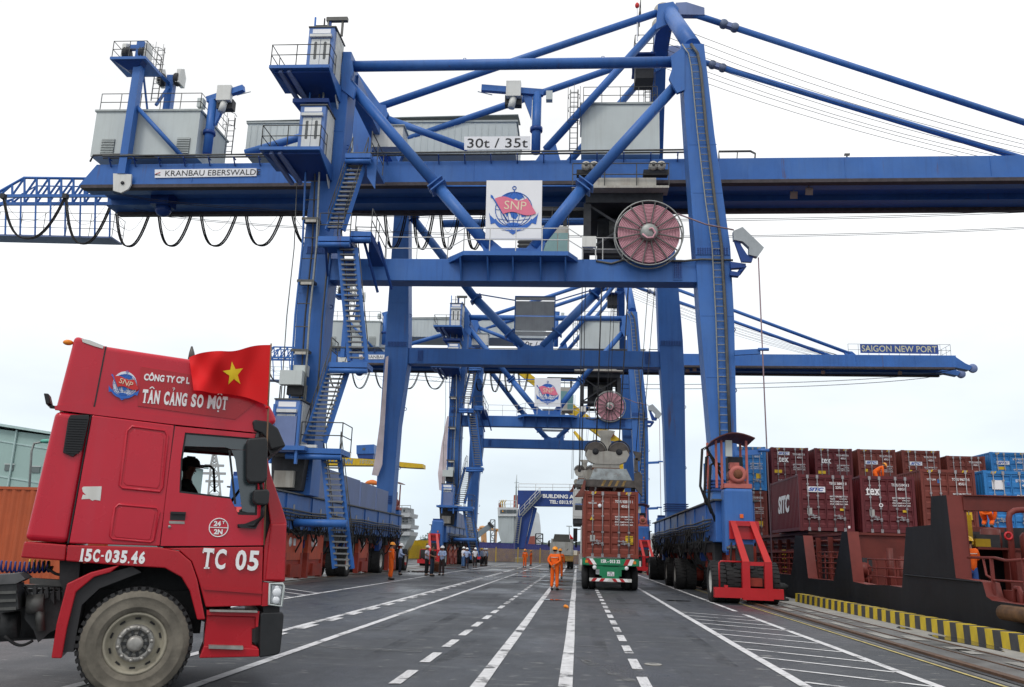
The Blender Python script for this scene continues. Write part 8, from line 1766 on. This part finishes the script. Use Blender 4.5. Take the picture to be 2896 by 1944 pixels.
# flag pole and street lamps in the far yard
fp2 = thing('flag', PY(1300, 1262, 135), 'small red flag on a pole beside the grey dump truck', 'flag'); Y = 135.0; build(MB().tube(PY(1297, 1262, Y), PY(1299, 1213, Y), .06, 6), 'pole', GALV, fp2)
m_ = MB().m(0, True); P_ = [(1300, 1218), (1304, 1224), (1308, 1228), (1306, 1233), (1302, 1232), (1300, 1240)]; m_.prism(poly(P_, Y), (0, .05, 0)); build(m_, 'flag_cloth', FL, fp2)
for i, (xx, yt_, yb_, Y, lb) in enumerate(((1249, 1239, 1262, 150, 'thin street lamp beyond the fence left of the dump truck'), (1261, 1236, 1262, 145, 'thin street lamp just left of the dump truck cab'), (1298.5, 1201, 1262, 160, 'tall lamp mast with flat head above the small red flag'))):
    l = thing('street_lamp', PY(xx, 1262, Y), lb, 'street lamp', 'street lamps in the far yard'); build(MB().path([PY(xx, yb_, Y), PY(xx, yt_ + 4, Y), PY(xx + (4 if i < 2 else 0), yt_, Y)], .07, 6), 'pole', GALV, l); a = PY(xx + (5 if i < 2 else 0), yt_, Y); build(MB().box(a.x - .5, a.x + .5, Y - .2, Y + .2, a.z - .08, a.z + .08), 'lamp_head', GREYP, l)
# left of the road: green warehouse, orange containers, pylon, lamp
GW = mat('pale green cladding', (.33, .46, .43), .5, var=.05, scale=.4, streak=.15, dirt=(.25, .33, .3)); Y = 70.0
wh = thing('warehouse', PY(40, 1262, Y), 'pale green clad warehouse behind the orange container at the left edge', 'building')
x1 = PY(124, 1000, Y).x; zr = PY(0, 967, Y).z; zr1 = PY(108, 987, Y).z
wl2 = build(MB().prism([(-62, Y, 0), (x1, Y, 0), (x1, Y, zr1 - .3), (-62, Y, zr + .9)], (0, 30, 0)), 'wall', GW, wh)
sl_ = (zr1 - zr) / (x1 - PY(0, 967, Y).x)
def rz_(x): return zr1 + sl_ * (x - x1)
build(MB().prism([(-62, Y - .5, rz_(-62)), (x1 + .4, Y - .5, rz_(x1 + .4)), (x1 + .4, Y - .5, rz_(x1) - .25), (-62, Y - .5, rz_(-62) - .25)], (0, 31, 0)), 'roof', mat('pale green roof edge', (.42, .55, .53), .5), wh)
for f_ in (1.35, 4.2): build(MB().prism([(-62, Y - .06, rz_(-62) - f_), (x1, Y - .06, rz_(x1) - f_), (x1, Y - .06, rz_(x1) - f_ - .12), (-62, Y - .06, rz_(-62) - f_ - .12)], (0, .05, 0)), 'wall_flashing', mat('pale green roof edge', (.42, .55, .53), .5), wh)
for k in range(9): xx = x1 - .3 - 3.0 * k; build(MB().tube((xx, Y - .12, 0), (xx, Y - .12, rz_(xx) - .3), .09, 6), 'downpipe', mat('pale green roof edge', (.42, .55, .53), .5), wh)
for xx, yy in ((20, 1067), (80, 1072)): a = PY(xx - 9, yy - 7, Y - .1); b = PY(xx + 9, yy + 7, Y - .1); w_o = build(MB().box(a.x, b.x, Y - .08, Y - .003, b.z, a.z), 'vent_window', mat('dull vent window', (.14, .17, .17), .6), wh); build(MB().box(a.x - .06, b.x + .06, Y - .1, Y - .081, a.z, a.z + .08), 'window_hood', GREYP, wh)
for k, (x0, lb) in enumerate(((-14.5, 'faded orange container behind the red truck chassis'), (-26.9, 'faded orange container at the far left behind the first one'))):
    ytop = PY(40, 1110, 24.5); container((x0 - 12.19 / 2 - 0 if False else x0 - 12.19, 25.7, .02), 12.19, max(2.4, ytop.z - .02), ORNG, lb, 'orange containers behind the red truck', rz=-PI / 2, doors=False)
l = thing('street_lamp', PY(70, 1262, 62), 'green street lamp in front of the pale green warehouse', 'street lamp'); Y = 62.0; build(MB().path([PY(58, 1262, Y), PY(72, 1030, Y), PY(78, 1012, Y), PY(96, 1009, Y)], .08, 6), 'pole', GALV, l); a = PY(105, 1007, Y); build(MB().m(0, True).ball(a, .32, 10, 6, (1.4, .8, .5)), 'lamp_head', mat('turquoise lamp hood', (.12, .42, .33), .5), l)
py = thing('lattice_pylon', PY(488, 1262, 175), 'pale steel lattice pylon seen through the red truck window', 'pylon'); Y = 175.0; PL = mat('pale lattice steel', (.35, .36, .36), .5)
def taper(xc_, w0, w1, yt_, yb_, n):
    for s in (-1, 1): build(MB().beam(PY(xc_ + s * w0, yb_, Y), PY(xc_ + s * w1, yt_, Y), .3), 'pylon_leg', PL, py)
    for j in range(n):
        f0, f1 = j / n, (j + 1) / n; y0_, y1_ = yb_ + (yt_ - yb_) * f0, yb_ + (yt_ - yb_) * f1; a0, a1 = w0 + (w1 - w0) * f0, w0 + (w1 - w0) * f1
        for s in (-1, 1): build(MB().beam(PY(xc_ - s * a0, y0_, Y), PY(xc_ + s * a1, y1_, Y), .18), 'pylon_brace', PL, py)
        build(MB().beam(PY(xc_ - a1, y1_, Y), PY(xc_ + a1, y1_, Y), .18), 'pylon_brace', PL, py)
taper(489, 26, 8, 1060, 1262, 9); taper(489, 8, 3, 1036, 1060, 3)
for yy, w_1 in ((1062, 22), (1080, 26), (1098, 20)): build(MB().beam(PY(489 - w_1, yy, Y), PY(489 + w_1, yy + 1, Y), .25, .5), 'pylon_arm', PL, py)
# parasol behind the land-side sill
pa = thing('parasol', PY(850, 1262, 66), 'orange parasol on a thin mast beyond the land side sill', 'parasol'); Y = 66.0; build(MB().tube(PY(850, 1262, Y), PY(851, 1102, Y), .05, 6), 'pole', GALV, pa)
a = PY(850, 1102, Y); m_ = MB().m(0, True); m_.lathe([(.62, -.12), (.45, .08), (.2, .2), (0, .24)], a, (.1, 0, 1), 12); build(m_, 'canopy', mat('orange parasol cloth', (.75, .20, .04), .7), pa)
# hanging pale banners on the inland legs
BN = mat('pale pink banner cloth', (.64, .55, .57), .8, var=.2, scale=.8)
for i, (Yk, pts, lb) in enumerate(((YR - .4, [(880, 815), (886, 812), (878, 960), (872, 1060), (862, 1086), (848, 1084), (855, 1050), (867, 960)], 'long pale banner hanging beside the nearer crane rear land side leg'), (86 - .3, [(1020, 950), (1026, 950), (1021, 1040), (1012, 1122), (1002, 1118), (999, 1080), (1008, 1010)], 'long pale banner hanging beside the farther crane front land side leg'))):
    m_ = MB().m(0, False); p_ = poly(pts, Yk); m_.prism(p_, (0, .03, 0)); tag(build(m_, 'banner', BN, None, p_[0]), lb, 'banner', 'banners hanging on the cranes')
# trees and low yard clutter on the skyline
LEAF = mat('dark tropical leaves', (.045, .085, .035), .7, var=.5, scale=1.5); BARK = mat('bark', (.09, .07, .05), .8)
def tree(px, pb, Y, w, h, lb, seed):
    random.seed(seed); p = PY(px, pb, Y); z0 = 0; c0 = PY(px, pb, Y); o = thing('tree', (p.x, Y, 0), lb, 'tree', 'trees beyond the fence'); zt_ = c0.z
    build(MB().path([(p.x, Y, 0), (p.x + .1, Y, zt_ * .5), (p.x, Y, zt_)], [.25, .18, .06], 7), 'trunk', BARK, o)
    m = MB()
    for k in range(420):
        t, u = random.uniform(0, 2 * PI), random.uniform(-1, 1); r = random.random() ** .4; k2 = int(random.random() * 5); cx, cz = ((-.5, .1), (.45, .2), (0, .65), (-.2, -.2), (.3, -.3))[k2]
        c = V((p.x + w * (cx + .5 * r * math.cos(t) * math.sqrt(1 - u * u)), Y + w * .5 * r * math.sin(t), zt_ + h * (cz * .6 + .32 * r * u))); e = [V((random.uniform(-1, 1), random.uniform(-1, 1), random.uniform(-1, 1))) * (.16 * w * .6) for _ in range(3)]; m.add([c + x for x in e], [(0, 1, 2)])
    cr = build(m, 'crown', LEAF, o); cr['kind'] = 'stuff'
tree(983, 1238, 175, 2.6, 3.2, 'round dark tree just right of the stacked white decks', 4); tree(1010, 1243, 180, 3.2, 2.0, 'low tree between the round tree and farther crane', 5); tree(1096, 1248, 150, 1.6, 1.6, 'small tree under the pale orange portal crane', 6)
tree(1206, 1262, 240, 3.5, 3, 'distant tree right behind the shipyard gantry foot', 7)
hz = MB(); random.seed(9)
xs = -260
hp_ = []
while xs < 60: hp_.append((xs, 420, 3.5 + random.uniform(0, 4))); xs += random.uniform(3, 9)
m_ = MB().m(0); 
pts = [V((hp_[0][0], 420, -1))] + [V(p) for p in hp_] + [V((hp_[-1][0], 420, -1))]
m_.prism(pts, (0, 8, 0)); o = build(m_, 'treeline', mat('distant grey green trees', (.10, .13, .12), .9, var=.4, scale=.05)); o['kind'] = 'stuff'
# rubble heap and drum near the group of visitors
p = PZ(965, 1306); rb = MB(); random.seed(12)
for k in range(60): c = p + V((random.gauss(0, .5), random.gauss(0, .25), .03)); r = random.uniform(.02, .08); rb.ball(c, r, 5, 3, (1.3, 1, .7))
o = build(rb, 'rubble', mat('dark earth rubble', (.06, .055, .05), .9)); o['kind'] = 'stuff'
p = PZ(994, 1305); dm_ = thing('mooring_bollard', (p.x, p.y, 0), 'low dark bollard standing behind the man in black tee', 'bollard'); build(MB().m(0, True).lathe([(.2, 0), (.2, .45), (.26, .5), (.24, .66), (0, .7)], (p.x, p.y, .004), (0, 0, 1), 14), 'post', RUST, dm_)
